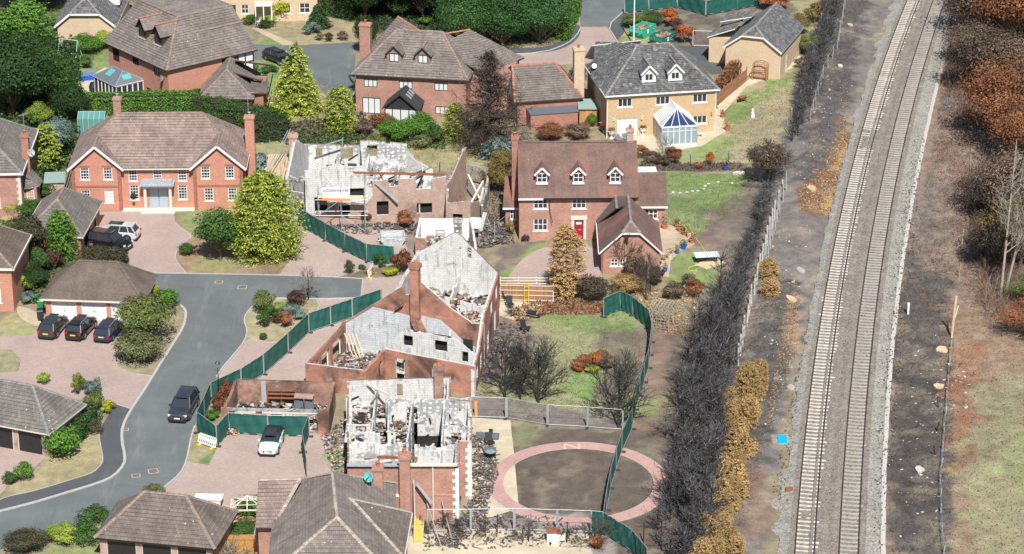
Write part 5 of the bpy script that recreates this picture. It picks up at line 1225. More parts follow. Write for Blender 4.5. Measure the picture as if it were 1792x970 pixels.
for (xa, ya, xb, yb, h0, h1) in ((-6.7,253.6,-4.2,253.2,3.0,3.4),(-4.2,253.2,-3.3,256.4,3.2,2.2),(-6.7,256,-6.7,253.6,3.8,2.9)):
    p.wall((xa,ya), (xb,yb), [(0,h0),(math.dist((xa,ya),(xb,yb)),h1)], .25, [(.7,1.7,.5,1.9)] if xa == -6.7 and xb > -5 else (), 'brick_pale', 'plaster_dirty', .1)
p.rubble([(-6.5,253.8),(-4.4,253.5),(-3.5,256.3),(-6.5,256)], 120, .8, 1.6, .35, 'rubble_dark', seed=8)
p.wall((-4.7,266.0), (-2.6,264.4), [(0,2.6),(2.6,2.8)], .25, [(.5,1.9,.6,2.2)], 'plaster_dirty', 'plaster_dirty', .2)
p.wall((-2.6,264.4), (-3.2,257), [(0,2.6),(3,1.6),(7.4,1.9)], .25, (), 'brick_pale', 'plaster_dirty', .5)
for a, b in (((-4.6,263.8,2.2),(-3.2,259.2,1.0)),((-3.0,262,2.2),(-4.2,258.4,1.2)),((-3.6,257.6,.4),(-2.9,258.6,2.8))): p.beam(a, b, .18, .18, 'offwhite', 'fallen_timber')
for x0, x1, z0, z1 in ((-20.3,-18.6,1.3,3.3),(-17.8,-16.3,1.0,2.4),(-18.0,-14.9,2.9,4.1),(-13.9,-12.5,.8,2.6),(-9.9,-8.0,.8,2.2)): p.part('shade_panel', 'shade_black', lambda m: m.box(*sorted((x0+14,x1+14)), pf(x0)-259+.6, pf(x0)-259+.7, z0, z1))  # black sheets behind the openings, painting the shade of the rooms within
# scaffold in front of it
sc = thing('scaffold', 'galvanised tube scaffold standing in front of the ruin with the rusty beam', 'scaffold', (-17.5, 253.4, 0))
def scaf(t, xs, ys, zs, o, H):
    for x in xs:
        for y in ys: m = MB(); m.tube((x-o[0], y-o[1], 0), (x-o[0], y-o[1], H+R.uniform(-.3,.5)), .035); m.build('upright', MT['galv'], t)
    for z in zs:
        for y in ys: m = MB(); m.tube((xs[0]-.3-o[0], y-o[1], z), (xs[-1]+.3-o[0], y-o[1], z), .03); m.build('ledger', MT['galv'], t)
        for x in xs: m = MB(); m.tube((x-o[0]+.04, ys[0]-.2-o[1], z+.06), (x-o[0]+.04, ys[-1]+.2-o[1], z+.06), .03); m.build('transom', MT['galv'], t)
scaf(sc, (-19.6,-17.3,-14.9), (253.0,254.2), (1.9,3.6), (-17.5,253.4), 4.6)
m = MB(); m.tube((-2.1,-.4,1.9), (.2,-.4,3.6), .03); m.tube((2.6,-.4,.2), (.2,-.4,1.9), .03); m.build('brace', MT['galv'], sc)
m = MB()
for k in range(3): m.box(-2.2, 2.7, -.1+k*.24, .12+k*.24, 3.66, 3.7)
m.build('boards', MT['timber_pale'], sc)
bn = thing('banner', 'white scaffold banner with blue lettering and an orange lower edge', 'banner', (-17.75, 252.9, 0))
m = MB(); NB = 8
for i in range(NB):
    x0, x1 = -1.4+2.8*i/NB, -1.4+2.8*(i+1)/NB; y = lambda x: .05*math.sin(x*3)
    m.poly([(x0,y(x0),3.75),(x1,y(x1),3.75),(x1,y(x1)+.12,4.95),(x0,y(x0)+.12,4.95)])
m.build('sheet', MT['white'], bn)
m = MB(); m.bar((-1.4,-.04,3.72), (1.45,-.03,3.66), .05, .26); m.build('orange_edge', m_plain('orange banner edge', (.75,.28,.08)), bn)
def text(body, size, loc, rot, mat, parent=None, name='lettering', thick=.004):
    cu = bpy.data.curves.new(name, 'FONT'); cu.body = body; cu.size = size; cu.align_x = 'CENTER'; cu.extrude = thick
    tmp = bpy.data.objects.new(name, cu); COL.objects.link(tmp); bpy.context.view_layer.update()
    me = bpy.data.meshes.new_from_object(tmp.evaluated_get(bpy.context.evaluated_depsgraph_get())); bpy.data.objects.remove(tmp)
    me.materials.clear(); me.materials.append(mat); o = link(name, me, parent); o.location = loc; o.rotation_euler = rot; return o
blue = m_plain('blue lettering', (.09,.09,.33))
text('KIDDERMINSTER', .34, (0,-.03,4.55), (math.radians(84),0,0), blue, bn)
# scaffold platform on the left gable
sp = thing('scaffold_platform', 'boarded scaffold lift wrapped round the left chimney of the scaffolded ruin', 'scaffold', (-24.3, 258, 0))
scaf(sp, (-25.3,-23.4), (255.0,260.0,264.0), (2.2,4.3), (-24.3,258), 6.2)
m = MB()
for k in range(9): m.box(-1.15+k*.24, -.93+k*.24, -3.3, 6.2, 4.4, 4.44)
m.build('boards', MT['timber_pale'], sp)
m = MB(); m.tube((-.9,-3.2,4.4), (1.2,6.2,7.2), .05); m.tube((-1.3,-3.2,4.4), (.9,6.2,7.0), .05); m.build('raking_tube', MT['galv'], sp)

# ---- Q: white-lined remains of a garage
q = Ruin('ruined_garage', 'roofless remains of a garage with clean white inner walls and a soot-dark chimney', 'ruined garage', (-6.7, 249))
q.wall((-4.1,251.2), (-9.3,251.2), 2.4, .2, (), 'brick_pale', 'white', .03); q.wall((-9.3,251.2), (-9.6,246.4), [(0,2.4),(3,2.3),(4.8,1.9)], .22, (), 'plaster', 'white', .25)
q.wall((-3.5,246.8), (-4.1,251.2), [(0,1.2),(2,2.0),(4.4,2.4)], .22, (), 'plaster', 'plaster', .4); q.wall((-9.6,246.4), (-8.6,246.2), 2.2, .25, (), 'brick_burnt', 'plaster', .3)
q.part('chimney', 'plaster_dirty', lambda m: (m.box(.95,1.75,-2.4,-1.7,0,3.6), m.box(.88,1.82,-2.47,-1.63,3.6,3.85)))
q.rubble([(-9.3,246.4),(-9.2,251),(-4.3,251),(-3.8,247)], 260, .02, .2, .32, 'rubble', seed=12, heap=.6)
q.part('rack', 'char', lambda m: [m.bar((-.9+.8*i,1.2,0), (-.9+.8*i,1.2,1.4), .05) for i in (0, 1)]+[m.bar((-.9,1.2,z), (-.1,1.2,z), .05) for z in (.5, 1, 1.4)])
q.part('wooden_box', 'timber', lambda m: m.box(-1.9,-1.1,1.3,1.7,.2,.65))
q.part('notice_board', 'white', lambda m: m.rbox((3.1,1.7,2.0),(1.0,.06,1.2),-.15)); q.part('fallen_door', 'white', lambda m: m.bar((3.5,3.0,.6),(4.0,3.6,2.4),.1,.5))
# ---- R: ruin with a tall scorched gable
r = Ruin('ruined_house', 'burnt-out house with a tall scorched brick gable and chimney facing the white blockwork', 'ruined house', (-8.5, 224))
FR, FL, NR, GR = (-1.2,230.8), (-8.9,233.1), (-3.3,214.3), (-2.55,220.4)
GA, GB = (-15.4,224.1), (-2.55,220.4); gL = math.dist(GA, GB)
gx_ = lambda t: (GA[0]+(GB[0]-GA[0])*t, GA[1]+(GB[1]-GA[1])*t)
r.wall(GA, GB, [(0,2.7),(2.2,4.4),(7.05,8.0),(10.4,5.3),(12.2,4.2),(gL,4.2)], .32, [(6.0,6.5,6.2,7.5)], 'brick_warm', 'plaster', .07, 'gable_wall', .3)
dvec = Vector((GB[0]-GA[0], GB[1]-GA[1])).normalized(); nv = (dvec.y*.035, -dvec.x*.035)
sh = lambda P_: (P_[0]+nv[0], P_[1]+nv[1])
r.wall(sh(GA), sh(gx_(6.6/gL)), [(0,2.55),(2.2,4.15),(2.9,4.7),(6.6,4.25)], .035, (), 'block', 'block', .0, 'blockwork_panel', .25)
r.wall(sh(gx_(7.5/gL)), sh(GB), [(0,4.4),(1.8,4.2),(3.2,3.1),(3.9,2.4),(gL-7.5,1.6)], .035, [(3.4,4.5,.6,1.9)], 'block', 'block', .0, 'blockwork_panel', .22)
def stack(m):
    c = Vector((*gx_(7.05/gL), 0))-r.o; a = math.atan2(dvec.y, dvec.x); f = Vector((dvec.y, -dvec.x, 0))
    for z0, z1, w in ((4.0,9.0,.8),(9.0,9.12,.9),(9.12,9.4,1.0),(9.4,9.5,.86)): m.rbox(c+f*.18+Vector((0,0,(z0+z1)/2)), (w, w*.9, z1-z0), a)
    b0 = c+f*.3+Vector((0,0,4.1)); b1 = c+f*.5+Vector((dvec.x*.9, dvec.y*.9, 2.2)); m.bar(b0, b1, .8, .6)
st_ = r.part('chimney', 'brick_warm', stack); r.part('chimney_pot', 'pot', lambda m: m.lathe([(.16,9.45),(.13,9.75),(.16,9.8)], Vector((*gx_(7.05/gL),0))-r.o+Vector((0,-.15,0)), 9), st_)
r.wall(FR, FL, [(0,4.9),(3.9,8.5),(4.3,8.5),(8.05,6.1)], .3, [(2.6,3.0,6.2,7.2)], 'brick_burnt', 'plaster', .08, 'gable_wall', .3)
r.wall(GR, FR, [(0,4.5),(1.2,4.7),(10.6,5.0)], .32, [(2.2,3.4,.3,2.2),(4.6,5.6,3.0,4.2),(6.9,7.9,.2,2.3),(8.0,9.0,3.0,4.3)], 'brick_warm', 'plaster', .06)
r.wall(NR, GR, [(0,2.6),(3.5,2.9),(6.1,4.3)], .32, [(1.2,2.2,.7,2.0),(3.8,4.6,.6,2.2)], 'brick_warm', 'plaster', .12)
r.wall(FL, gx_(4.9/gL), [(0,6.2),(10.5,6.3)], .32, (), 'plaster', 'plaster', .1)
r.wall((-11.3,217.8), NR, [(0,2.95),(8.7,2.85)], .3, [(1.0,2.0,.05,2.3),(4.6,5.6,.9,2.0)], 'brick_warm', 'plaster', .04)
r.wall((-12.84,214.15), (-11.3,217.8), [(0,2.5),(4,2.9)], .28, [(2.6,3.4,.1,2.2)], 'brick_warm', 'brick_warm', .05)
r.wall((-18.27,215.71), (-12.84,214.15), 2.5, .28, (), 'brick_warm', 'block', .04)
r.wall(GA, (-18.27,215.71), [(0,3.0),(1,2.7),(8.9,2.5)], .26, [(.9,3.2,.15,2.0),(3.8,5.8,.15,2.0),(6.4,8.0,.15,2.0)], 'brick_warm', 'brick_warm', .03)
for a, b in ((.9,3.2),(3.8,5.8),(6.4,8.0)):
    d_v = Vector((-18.27-GA[0], 215.71-GA[1], 0)).normalized(); P0 = Vector((*GA,0))+d_v*a-r.o; P1 = Vector((*GA,0))+d_v*b-r.o
    m = MB(); m.bar(P0+Vector((0,0,2.0)), P1+Vector((0,0,2.0)), .34, .09); m.bar(P0, P0+Vector((0,0,2)), .1, .34); m.bar(P1, P1+Vector((0,0,2)), .1, .34); m.build('door_frame', MT['white'], r.t)
r.wall((-8.3,220.9), (-9.6,217.4), [(0,3.4),(3.7,3.0)], .15, [(1.4,2.2,0,2.1)], 'plaster', 'plaster', .5, 'partition'); r.wall((-5.6,220.6), (-5.9,215.6), [(0,3.6),(2.4,2.6),(5,2.9)], .15, [(2,2.9,0,2.1)], 'plaster', 'dabs', .4, 'partition')
r.wall((-10.9,219.3), (-3.2,216.4), [(0,3.0),(1.4,4.5),(6.4,4.3),(8.2,3.0)], .15, [(1.3,2.2,2.9,3.9),(4.3,5.5,2.9,3.9),(6.9,7.5,2.2,3.2)], 'plaster', 'dabs', .2, 'partition')
for x, y, w in ((-9.0,219.2,1.4),(-6.2,218.1,1.6),(-3.9,217.2,.9)): r.part('shade_panel', 'shade_black', lambda m: m.rbox(r.L(x,y,3.2), (w,.1,2.0), -.36))  # black boards set behind the partition windows as painted interior shade
r.wall((-7.2,221.8), (-4.9,231.6), [(0,4.0),(5,3.3),(10,4.4)], .14, [(3.5,4.4,2.6,4.6)], 'plaster', 'plaster', .7, 'partition'); r.wall((-9.2,228), (-2.0,226), [(0,3.5),(2.4,4.2),(7.4,3.4)], .14, [(3.6,4.6,0,4.0)], 'plaster', 'plaster', .6, 'partition')
r.floor([(-10.3,222.9),(-2.8,220.8),(-1.5,230.5),(-8.8,232.7)], 2.55, 'plaster')
r.floor([(-15.2,223.8),(-10.9,222.6),(-11.2,217.9),(-12.9,214.4),(-18,215.9)], .1, 'concrete'); r.floor([(-11.1,222.4),(-2.8,220.2),(-3.5,214.6),(-11,217.9)], .9, 'plaster')
r.rubble([(-10.1,223),(-3.0,221),(-1.7,230.3),(-8.7,232.4)], 330, 2.55, 2.75, .42, 'rubble', seed=21, heap=.5)
r.rubble([(-15.1,223.6),(-11,222.4),(-11.3,218.1),(-12.9,214.6),(-17.8,216.1)], 420, .1, .25, .3, 'rubble', seed=22, heap=.8)
r.rubble([(-11,222.3),(-3,220.1),(-3.7,214.9),(-10.9,218)], 260, .9, 1.1, .36, 'rubble', seed=23, heap=.5)
r.part('shade_black', 'shade_black', lambda m: m.rbox(r.L(-4.6,224.0,2.62), (3.0,1.5,.16), -.25))  # black slab painting the darkness of a hole in the floor
for k in range(3): r.beam((-5.6+k*.75,222.6,2.7), (-4.9+k*.75,225.4,3.0), .16, .2, 'timber_new', 'joist')
for k in range(4): r.beam((-15.2+k*.35,222.6-k*.1,2.4), (-14.0+k*.3,219.8,.4), .1, .1, 'timber_pale', 'fallen_timber')
r.part('fallen_panel', 'lead', lambda m: m.rbox(r.L(-15.2,216.4,.9), (2.0,1.3,.12), -.2, 0, .15))
for a in ((-9.9,222.6,6.6),): r.part('hanging_flashing', 'char', lambda m: m.bar(r.L(-10.6,222.3,4.9), r.L(-9.8,222.0,5.6), .3, .04))

# ---- S: burnt garage shell
s_ = Ruin('ruined_garage', 'roofless burnt garage with charred shelves and twisted metal cabinets, behind the green fence', 'ruined garage', (-20, 209.5))
s_.wall((-15.4,212.2), (-24.2,212.9), 2.4, .2, (), 'brick_burnt', 'brick_burnt', .05); s_.wall((-24.2,212.9), (-24.7,207.2), [(0,2.4),(3,2.2),(5.7,2.3)], .22, (), 'brick_burnt', 'brick_burnt', .12)
s_.wall((-15.6,206.6), (-15.4,212.2), [(0,2.4),(3,2.3),(5.6,2.4)], .22, (), 'brick_burnt', 'brick_burnt', .06); s_.wall((-16.6,206.6), (-15.6,206.6), 2.35, .3, (), 'brick_warm', 'brick_burnt', .05)
s_.wall((-24.9,207.2), (-24.2,207.2), 2.2, .35, (), 'brick_warm', 'brick_burnt', .1)
s_.beam((-24.2,207.2,2.15), (-16.4,206.7,2.2), .25, .22, 'plaster_dirty', 'lintel_beam'); s_.beam((-23.6,208.6,1.2), (-16.6,207.6,1.5), .18, .14, 'offwhite', 'fallen_timber')
s_.part('pier', 'brick_warm', lambda m: m.box(-1.9,-1.4,-2.45,-2.1,0,2.1))
s_.rubble([(-24,212.6),(-15.7,212),(-15.9,207),(-24.3,207.5)], 520, .02, .2, .34, 'rubble', seed=31, heap=1.0)
for z in (.8,1.2,1.6): s_.beam((-21.3,211.9,z+.2), (-18.9,211.7,z+.25), .35, .05, 'rust', 'shelf')
for x in (-21.3,-20.1,-18.9): s_.beam((x,211.8,.2), (x,211.8,1.9), .06, .06, 'rust', 'shelf_post')
for x in (-18.5,-17.6): s_.part('metal_cabinet', 'slate_flat', lambda m: (m.rbox(s_.L(x,210.6,1.0), (.8,.7,1.7), .05), m.rbox(s_.L(x+.02,210.2,1.05), (.6,.1,1.3), .05)))
s_.beam((-21.7,212.5,.3), (-21.7,212.5,2.35), .4, .08, 'lead', 'metal_duct'); s_.beam((-18.8,210.3,1.95), (-17.2,210.2,1.9), .8, .12, 'brick_pale', 'fallen_slab')
for k in range(9): s_.beam((R.uniform(-24,-17),R.uniform(207.6,211.6),.5), (R.uniform(-24,-17),R.uniform(207.6,211.6),R.uniform(.5,1.5)), .08, .1, R.choice(['char','offwhite','rust']), 'fallen_timber')

# ---- T: large ruin in the foreground
t_ = Ruin('ruined_house', 'large burnt-out house in the foreground, plaster-spotted rooms open to the sky and white corner stones', 'ruined house', (-8.5, 198.5))
BL, FL_, FRt, RA, RB, BR = (-14.0,207.0), (-13.1,190.95), (-4.25,190.95), (-3.3,195.1), (-3.35,203.2), (-5.2,207.3)
t_.wall(FL_, FRt, [(0,5.0),(4.7,5.0),(8.85,5.05)], .34, (), 'brick_soft', 'dabs', .05); t_.wall(FRt, (-4.25,195.1), 5.0, .32, (), 'brick_soft', 'dabs', .08)
t_.wall((-4.25,195.1), RA, 5.0, .3, (), 'brick_soft', 'plaster', .05); t_.wall(RA, RB, [(0,5.0),(2,4.9),(4.4,4.3),(8.1,4.9)], .32, [(2.0,3.2,2.9,4.2),(4.4,5.6,.8,2.2),(5.4,6.6,2.9,4.2)], 'brick_burnt', 'dabs', .4)
t_.wall(RB, (-5.2,203.4), 4.9, .3, (), 'brick_burnt', 'dabs', .2); t_.wall((-5.2,203.4), BR, [(0,5.0),(3.9,5.2)], .3, (), 'brick_burnt', 'plaster', .2)
t_.wall(BR, BL, [(0,5.2),(8.8,5.05)], .32, [(4.1,4.6,3.6,4.7),(4.0,4.7,1.0,2.3)], 'brick_burnt', 'plaster', .1); t_.wall(BL, FL_, [(0,5.0),(3.0,4.8),(4.2,3.0),(7,3.4),(9.0,4.6),(16,4.9)], .32, [(6,7.5,.2,2.4),(10,11.2,2.9,4.3)], 'brick_burnt', 'plaster', .5)
Yp = lambda y, z=5: G(700, y, z)[1]
H5 = 4.95
def part_(a, b, h, ops=(), m='dabs', jag=.22): L_ = math.dist(a, b); t_.wall(a, b, [(0,h),(L_*.5,h-.12),(L_,h)], .16, [(L_*o[0], L_*o[0]+o[1], o[2], o[3]) for o in ops], m, m, jag, 'partition')
y1, y2, y3 = Yp(697), Yp(749), Yp(773)
part_((-10.6,y1), (-5.3,y1), H5, [(.33,.9,0,4.2)]); part_((-5.2,y1+.2), (-3.4,y1+.2), H5)
part_((-12.9,y2), (-9.9,y2), 4.7, [(.7,.7,0,4.6)]); part_((-13.2,y3), (-8.9,y3), H5); part_((-7.9,y3), (-4.4,y3), 4.7, [(.1,.6,0,2.2)])
part_((-8.4,y1), (-8.6,y3), H5, [(.4,.9,0,4.2)]); part_((-5.75,207), (-5.75,y3), H5, [(.1,.8,0,2.2),(.6,.9,0,4.0)]); part_((-11.6,206.8), (-11.6,y2), 4.5, [(.5,.9,0,4.0)], 'plaster')
part_((-10.4,y1), (-10.2,y2), H5, [(.2,.8,2.7,4.6)]); part_((-8.5,y3), (-8.55,191.2), H5, [(.3,.8,0,4.2)]); part_((-9.7,y2), (-9.6,y3), 4.6, (), 'plaster')
part_((-13.6,199.9), (-11.7,199.9), 4.3, [(.35,.9,2.8,4.1)], 'plaster'); part_((-5.6,198.6), (-3.6,198.7), 4.8, [(.3,.8,0,4.1)]); part_((-12.9,197.2), (-10.3,197.2), 3.9, [(.2,.9,0,3.4)], 'plaster_dirty', .5)
part_((-5.65,194.8), (-4.4,194.8), 4.5); part_((-10.9,y3), (-10.9,191.2), 4.6, [(.3,.9,0,3.8)], 'dabs')
for (x0, x1, ya, yb, z, mt) in ((-13.9,-11.7,200,206.8,2.7,'plaster'),(-11.5,-5.9,y1+.2,206.8,2.75,'plaster'),(-13.2,-8.7,191.3,y3-.1,2.7,'plaster'),(-8.3,-4.5,191.3,y3-.1,2.65,'plaster'),(-10.3,-8.6,y2+.2,y1-.2,2.6,'plaster'),(-5.6,-3.5,195.5,y1,2.6,'plaster'),(-13.5,-9.8,y3+.2,y2-.1,2.6,'plaster')):
    t_.floor([(x0,ya),(x1,ya),(x1,yb),(x0,yb)], z, mt)
t_.floor([(-13.6,191.3),(-4.4,191.3),(-3.6,203),(-5.4,207),(-13.9,206.8)], .1, 'shade_black')
for x0, x1, ya, yb in ((-10.0,-8.7,y3+.4,y3+1.9),(-13.3,-12.4,202.6,204.2),(-12.0,-11.8,y2-.2,y2+.8),(-11.2,-9.2,191.4,192.0)): t_.part('floor_hole_shade', 'shade_black', lambda m: m.box(x0+8.5,x1+8.5,ya-198.5,yb-198.5,2.72,2.95))  # black boxes imitate shaded holes in the upper floor
for poly, n, z, sz, sd_ in (([(-11.4,y1+.3),(-6,y1+.3),(-6,206.6),(-11.4,206.6)],150,2.75,.36,41),([(-13.8,200.2),(-11.8,200.2),(-11.8,206.6),(-13.8,206.6)],80,2.7,.32,42),([(-13,191.5),(-8.8,191.5),(-8.8,y3-.2),(-13,y3-.2)],90,2.7,.34,43),
        ([(-8.2,191.5),(-4.6,191.5),(-4.6,y3-.2),(-8.2,y3-.2)],80,2.65,.3,44),([(-8.3,y3+.2),(-5.9,y3+.2),(-5.9,196.6),(-8.3,196.2)],420,1.9,.3,45),([(-5.5,195.7),(-3.6,195.7),(-3.6,202.8),(-5.5,202.8)],150,2.6,.34,46),([(-13.3,y3+.3),(-8.8,y3+.3),(-8.8,y1-.2),(-13.3,y1-.2)],230,2.6,.34,47)):
    t_.rubble(poly, n, z, z+.25, sz, 'rubble', seed=sd_, heap=1.6 if sd_ == 45 else .35)
def tchim(x, y, z1, mat, w=.42):
    def f(m):
        c = t_.L(x, y)
        for a, z0, z2 in ((w,0,z1-.5),(w+.05,z1-.5,z1-.38),(w+.1,z1-.38,z1-.15),(w+.02,z1-.15,z1)): m.box(c.x-a, c.x+a, c.y-a*.9, c.y+a*.9, z0, z2)
    o = t_.part('chimney', mat, f); t_.part('chimney_pot', 'pot', lambda m: m.lathe([(.17,z1-.05),(.14,z1+.35),(.17,z1+.42)], t_.L(x, y), 9), o)
tchim(-6.2, 206.6, 6.6, 'brick_burnt', .38); tchim(-8.5, 190.5, 6.3, 'brick_soft', .42)
t_.beam((-10.8,192.4,5.0), (-7.6,192.1,5.05), .16, .2, 'rust', 'steel_beam'); t_.beam((-10.6,191.2,4.3), (-9.8,191.2,4.2), .3, .5, 'timber_new', 'timber_block')
t_.beam((-13.1,190.85,5.08), (-8.95,190.85,5.08), .4, .1, 'lead', 'wall_plate'); t_.beam((-8.05,190.85,5.1), (-4.35,190.85,5.1), .4, .12, 'offwhite', 'wall_plate')
for a in ((-9.4,203.6,-7.9,205,3.2),(-5.2,198.8,-3.9,200.2,3.0),(-12.6,195.0,-11.0,196.2,3.2),(-7.6,196.6,-6.4,198,3.4),(-6.9,197.6,-6.2,195.4,2.9)): t_.beam((a[0],a[1],2.8), (a[2],a[3],a[4]), .14, .14, R.choice(['char','offwhite','rust']), 'fallen_timber')
t_.part('shade_panel', 'shade_black', lambda m: (m.box(.5,2.55,y1-198.5-.3,y1-198.5-.22,.1,1.6), m.box(-1.5,-.3,y3-198.5+.3,y3-198.5+.36,2.6,4.0)))  # thin black sheets stand in for the shade of voids by the partitions
rr_ = random.Random(77)
for k in range(26):
    x, y, a, L_ = rr_.uniform(-13.4,-4.2), rr_.uniform(191.6,206.4), rr_.uniform(0,3.1), rr_.uniform(.8,2.6); z = rr_.uniform(3.2,4.9)
    if y < 203 or x < -5.5: t_.beam((x,y,z), (min(max(x+L_*math.cos(a),-13.7),-3.6), min(max(y+L_*math.sin(a),191.4),206.6), z+rr_.uniform(-1.4,.3)), .12, .16, rr_.choice(['char','char','rust','offwhite','plaster_dirty']), 'fallen_timber')
for k in range(16):
    x, y, a, L_ = rr_.uniform(-20.4,-7.5), rr_.uniform(257,263.5), rr_.uniform(0,3.1), rr_.uniform(1,3); z = rr_.uniform(2.6,5.0)
    p.beam((x,y,z), (min(max(x+L_*math.cos(a),-20.8),-7), y+L_*.4*math.sin(a), z+rr_.uniform(-1.6,.3)), .12, .16, rr_.choice(['char','char','rust','offwhite','plaster_dirty']), 'fallen_timber')
for k in range(10):
    x, y = rr_.uniform(-9.4,-3), rr_.uniform(222.5,230); r.beam((x,y,rr_.uniform(2.7,4.2)), (x+rr_.uniform(-1.2,1.2),y+rr_.uniform(-1.4,1.4),2.7), .13, .16, rr_.choice(['char','char','rust','timber_new']), 'fallen_timber')
quoins(t_, -4.25, 190.95, 4.9, -1, 1); quoins(t_, -3.3, 195.1, 4.9, -1, 1); quoins(t_, -13.95, 204.4, 4.6, 1, 1)
t_.part('brick_band', 'brick', lambda m: (m.box(.1,3.75,-7.59,-7.5,2.3,2.42), m.box(4.3,4.7,-3.44,-3.38,2.9,3.05)))
t_.part('downpipe', 'offwhite', lambda m: m.tube(t_.L(-6.3,190.85,.1), t_.L(-6.3,190.85,4.9), .06))
t_.part('broken_skylight', 'lead', lambda m: (m.bar(t_.L(-7.6,190.5,3.6), t_.L(-6.4,190.2,2.0), .25, .12), m.bar(t_.L(-7.8,190.4,4.0), t_.L(-7.7,189.4,.2), .1, .1)))
# heaps and scatter outside the ruins
def heap_thing(name, label, cat, polypx, n, size, mat, seed, heap, **k):
    o = rubble(name, gp(polypx), n, .02, .15, size, mat, None, (0,0), seed, heap=heap, **k); tag(o, label, cat); return o
heap_thing('rubble_heap', 'purple-grey rubble strewn beside the scorched gable ruin, towards the lawn', 'rubble', [(838,570),(905,565),(935,590),(905,620),(850,665),(832,650)], 600, .16, 'rubble_dark', 51, .1, long=.3)
heap_thing('rubble_heap', 'pale and charred debris along the right flank of the foreground ruin', 'rubble', [(828,760),(862,760),(872,830),(850,905),(800,960),(760,955),(812,900),(828,870)], 900, .2, 'rubble_dark', 52, .2, long=.55)
heap_thing('rubble_heap', 'low pale rubble between the burnt garage and the foreground ruin', 'rubble', [(560,765),(604,735),(606,835),(585,832)], 330, .17, 'rubble', 53, .2)
heap_thing('rubble_heap', 'scattered charred debris in the garden below the foreground ruin, behind the wire fence', 'rubble', [(740,905),(960,905),(1040,930),(1030,955),(740,965)], 520, .16, 'rubble_dark', 54, .15, long=.4)
heap_thing('rubble_heap', 'burnt debris piled between the white-walled garage and the red-door house', 'rubble', [(835,385),(885,385),(890,430),(845,435),(828,400)], 260, .28, 'rubble_dark', 55, .5, long=.4)
# ================================================================ PLANTS
def unit(v): return v/np.maximum(np.linalg.norm(v, axis=-1, keepdims=True), 1e-9)
def leaf_quads(c, n, L, wd, r, rs, up=None):
    """kite-shaped leaves at c facing n; up: direction the tip points (random if None)"""
    N = len(c); t = rs.randn(N, 3) if up is None else up+rs.randn(N, 3)*.35
    n = unit(n); t = unit(t-n*(t*n).sum(1, keepdims=True)); b = np.cross(n, t)
    L = np.broadcast_to(L, (N,))[:, None]; wd = np.broadcast_to(wd, (N,))[:, None]
    V = np.stack([c-t*L*.5, c+b*wd*.5-t*L*.05, c+t*L*.5, c-b*wd*.5-t*L*.05], 1)
    return V.reshape(-1, 3), np.arange(4*N).reshape(N, 4), r
def leaf_mesh(name, parts, mat):
    V, Q, Rr, o = [], [], [], 0
    for v, q, r in parts: V.append(v); Q.append(q+o); Rr.append(np.clip(r, 0, 1)); o += len(v)
    return np_mesh(name, np.concatenate(V), np.concatenate(Q), MT[mat], r=np.concatenate(Rr))
def seg_mesh(name, segs, mat, r=None, n=3):
    """tapered twigs: segs rows p(3) q(3) r0 r1"""
    S = np.array(segs, float); p, q = S[:, :3], S[:, 3:6]; N = len(S); d = unit(q-p)
    a = np.cross(d, np.where(np.abs(d[:, 2:3]) < .9, [[0,0,1.]], [[1.,0,0]])); a = unit(a); b = np.cross(d, a)
    th = 2*np.pi*np.arange(n)/n; ring = a[:, None]*np.cos(th)[None, :, None]+b[:, None]*np.sin(th)[None, :, None]
    V = np.concatenate([p[:, None]+ring*S[:, 6, None, None], q[:, None]+ring*S[:, 7, None, None]], 1).reshape(-1, 3)
    f = np.array([(k, (k+1) % n, n+(k+1) % n, n+k) for k in range(n)])
    Q = (f[None]+2*n*np.arange(N)[:, None, None]).reshape(-1, 4)
    return np_mesh(name, V, Q, MT[mat], r=np.repeat(np.random.RandomState(3).rand(N) if r is None else r, n))
def broad(mat, w=4., h=4., h0=.8, n=3000, leaf=.26, clumps=26, seed=1, flat=1., tight=.75, trunk='trunk', shag=.0):
    """broadleaf crown of leaf clumps plus a forked trunk, unit mesh in metres"""
    rs = np.random.RandomState(seed); a = w/2; cz = (h0+h)/2; b = (h-h0)/2
    d = unit(rs.randn(clumps, 3)); d[:, 2] = np.abs(d[:, 2])*1.0-.45*rs.rand(clumps); d = unit(d)
    rad = (.35+.65*rs.rand(clumps)**.5)*tight; cc = d*rad[:, None]*[a, a, b*flat]+[0, 0, cz]
    cr = (.26+.2*rs.rand(clumps))*min(a, b*1.15)
    k = rs.randint(0, clumps, n); dd = unit(rs.randn(n, 3)+[0, -.15, .35])
    rr = cr[k]*(.62+.42*rs.rand(n)); c = cc[k]+dd*rr[:, None]*[1.1, 1.1, .85]
    c[:, 2] = np.maximum(c[:, 2], .06)
    out = unit(c-[0, 0, cz*.8]); nn = dd*.7+out*.55+rs.randn(n, 3)*.45
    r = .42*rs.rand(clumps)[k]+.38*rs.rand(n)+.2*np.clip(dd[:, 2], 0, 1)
    if shag: c[:, 2] -= shag*rs.rand(n)*b
    s = leaf*(.6+.8*rs.rand(n))
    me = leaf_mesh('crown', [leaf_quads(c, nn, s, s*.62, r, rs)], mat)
    segs = []
    for i in range(0, clumps, 2):
        m = np.array([0, 0, h0*.7+rs.rand()*.2*h]); q = cc[i]; mid = m*.4+q*.6-[0, 0, .1*b]
        segs += [[*m, *mid, .05*w/4, .03*w/4], [*mid, *q, .03*w/4, .012]]
    segs.append([0, 0, -.1, 0, 0, h0+.25*h, .045*w*.5+.05, .05*w/3])
    return [('trunk', seg_mesh('trunk', segs, trunk, n=5)), ('crown', me)]
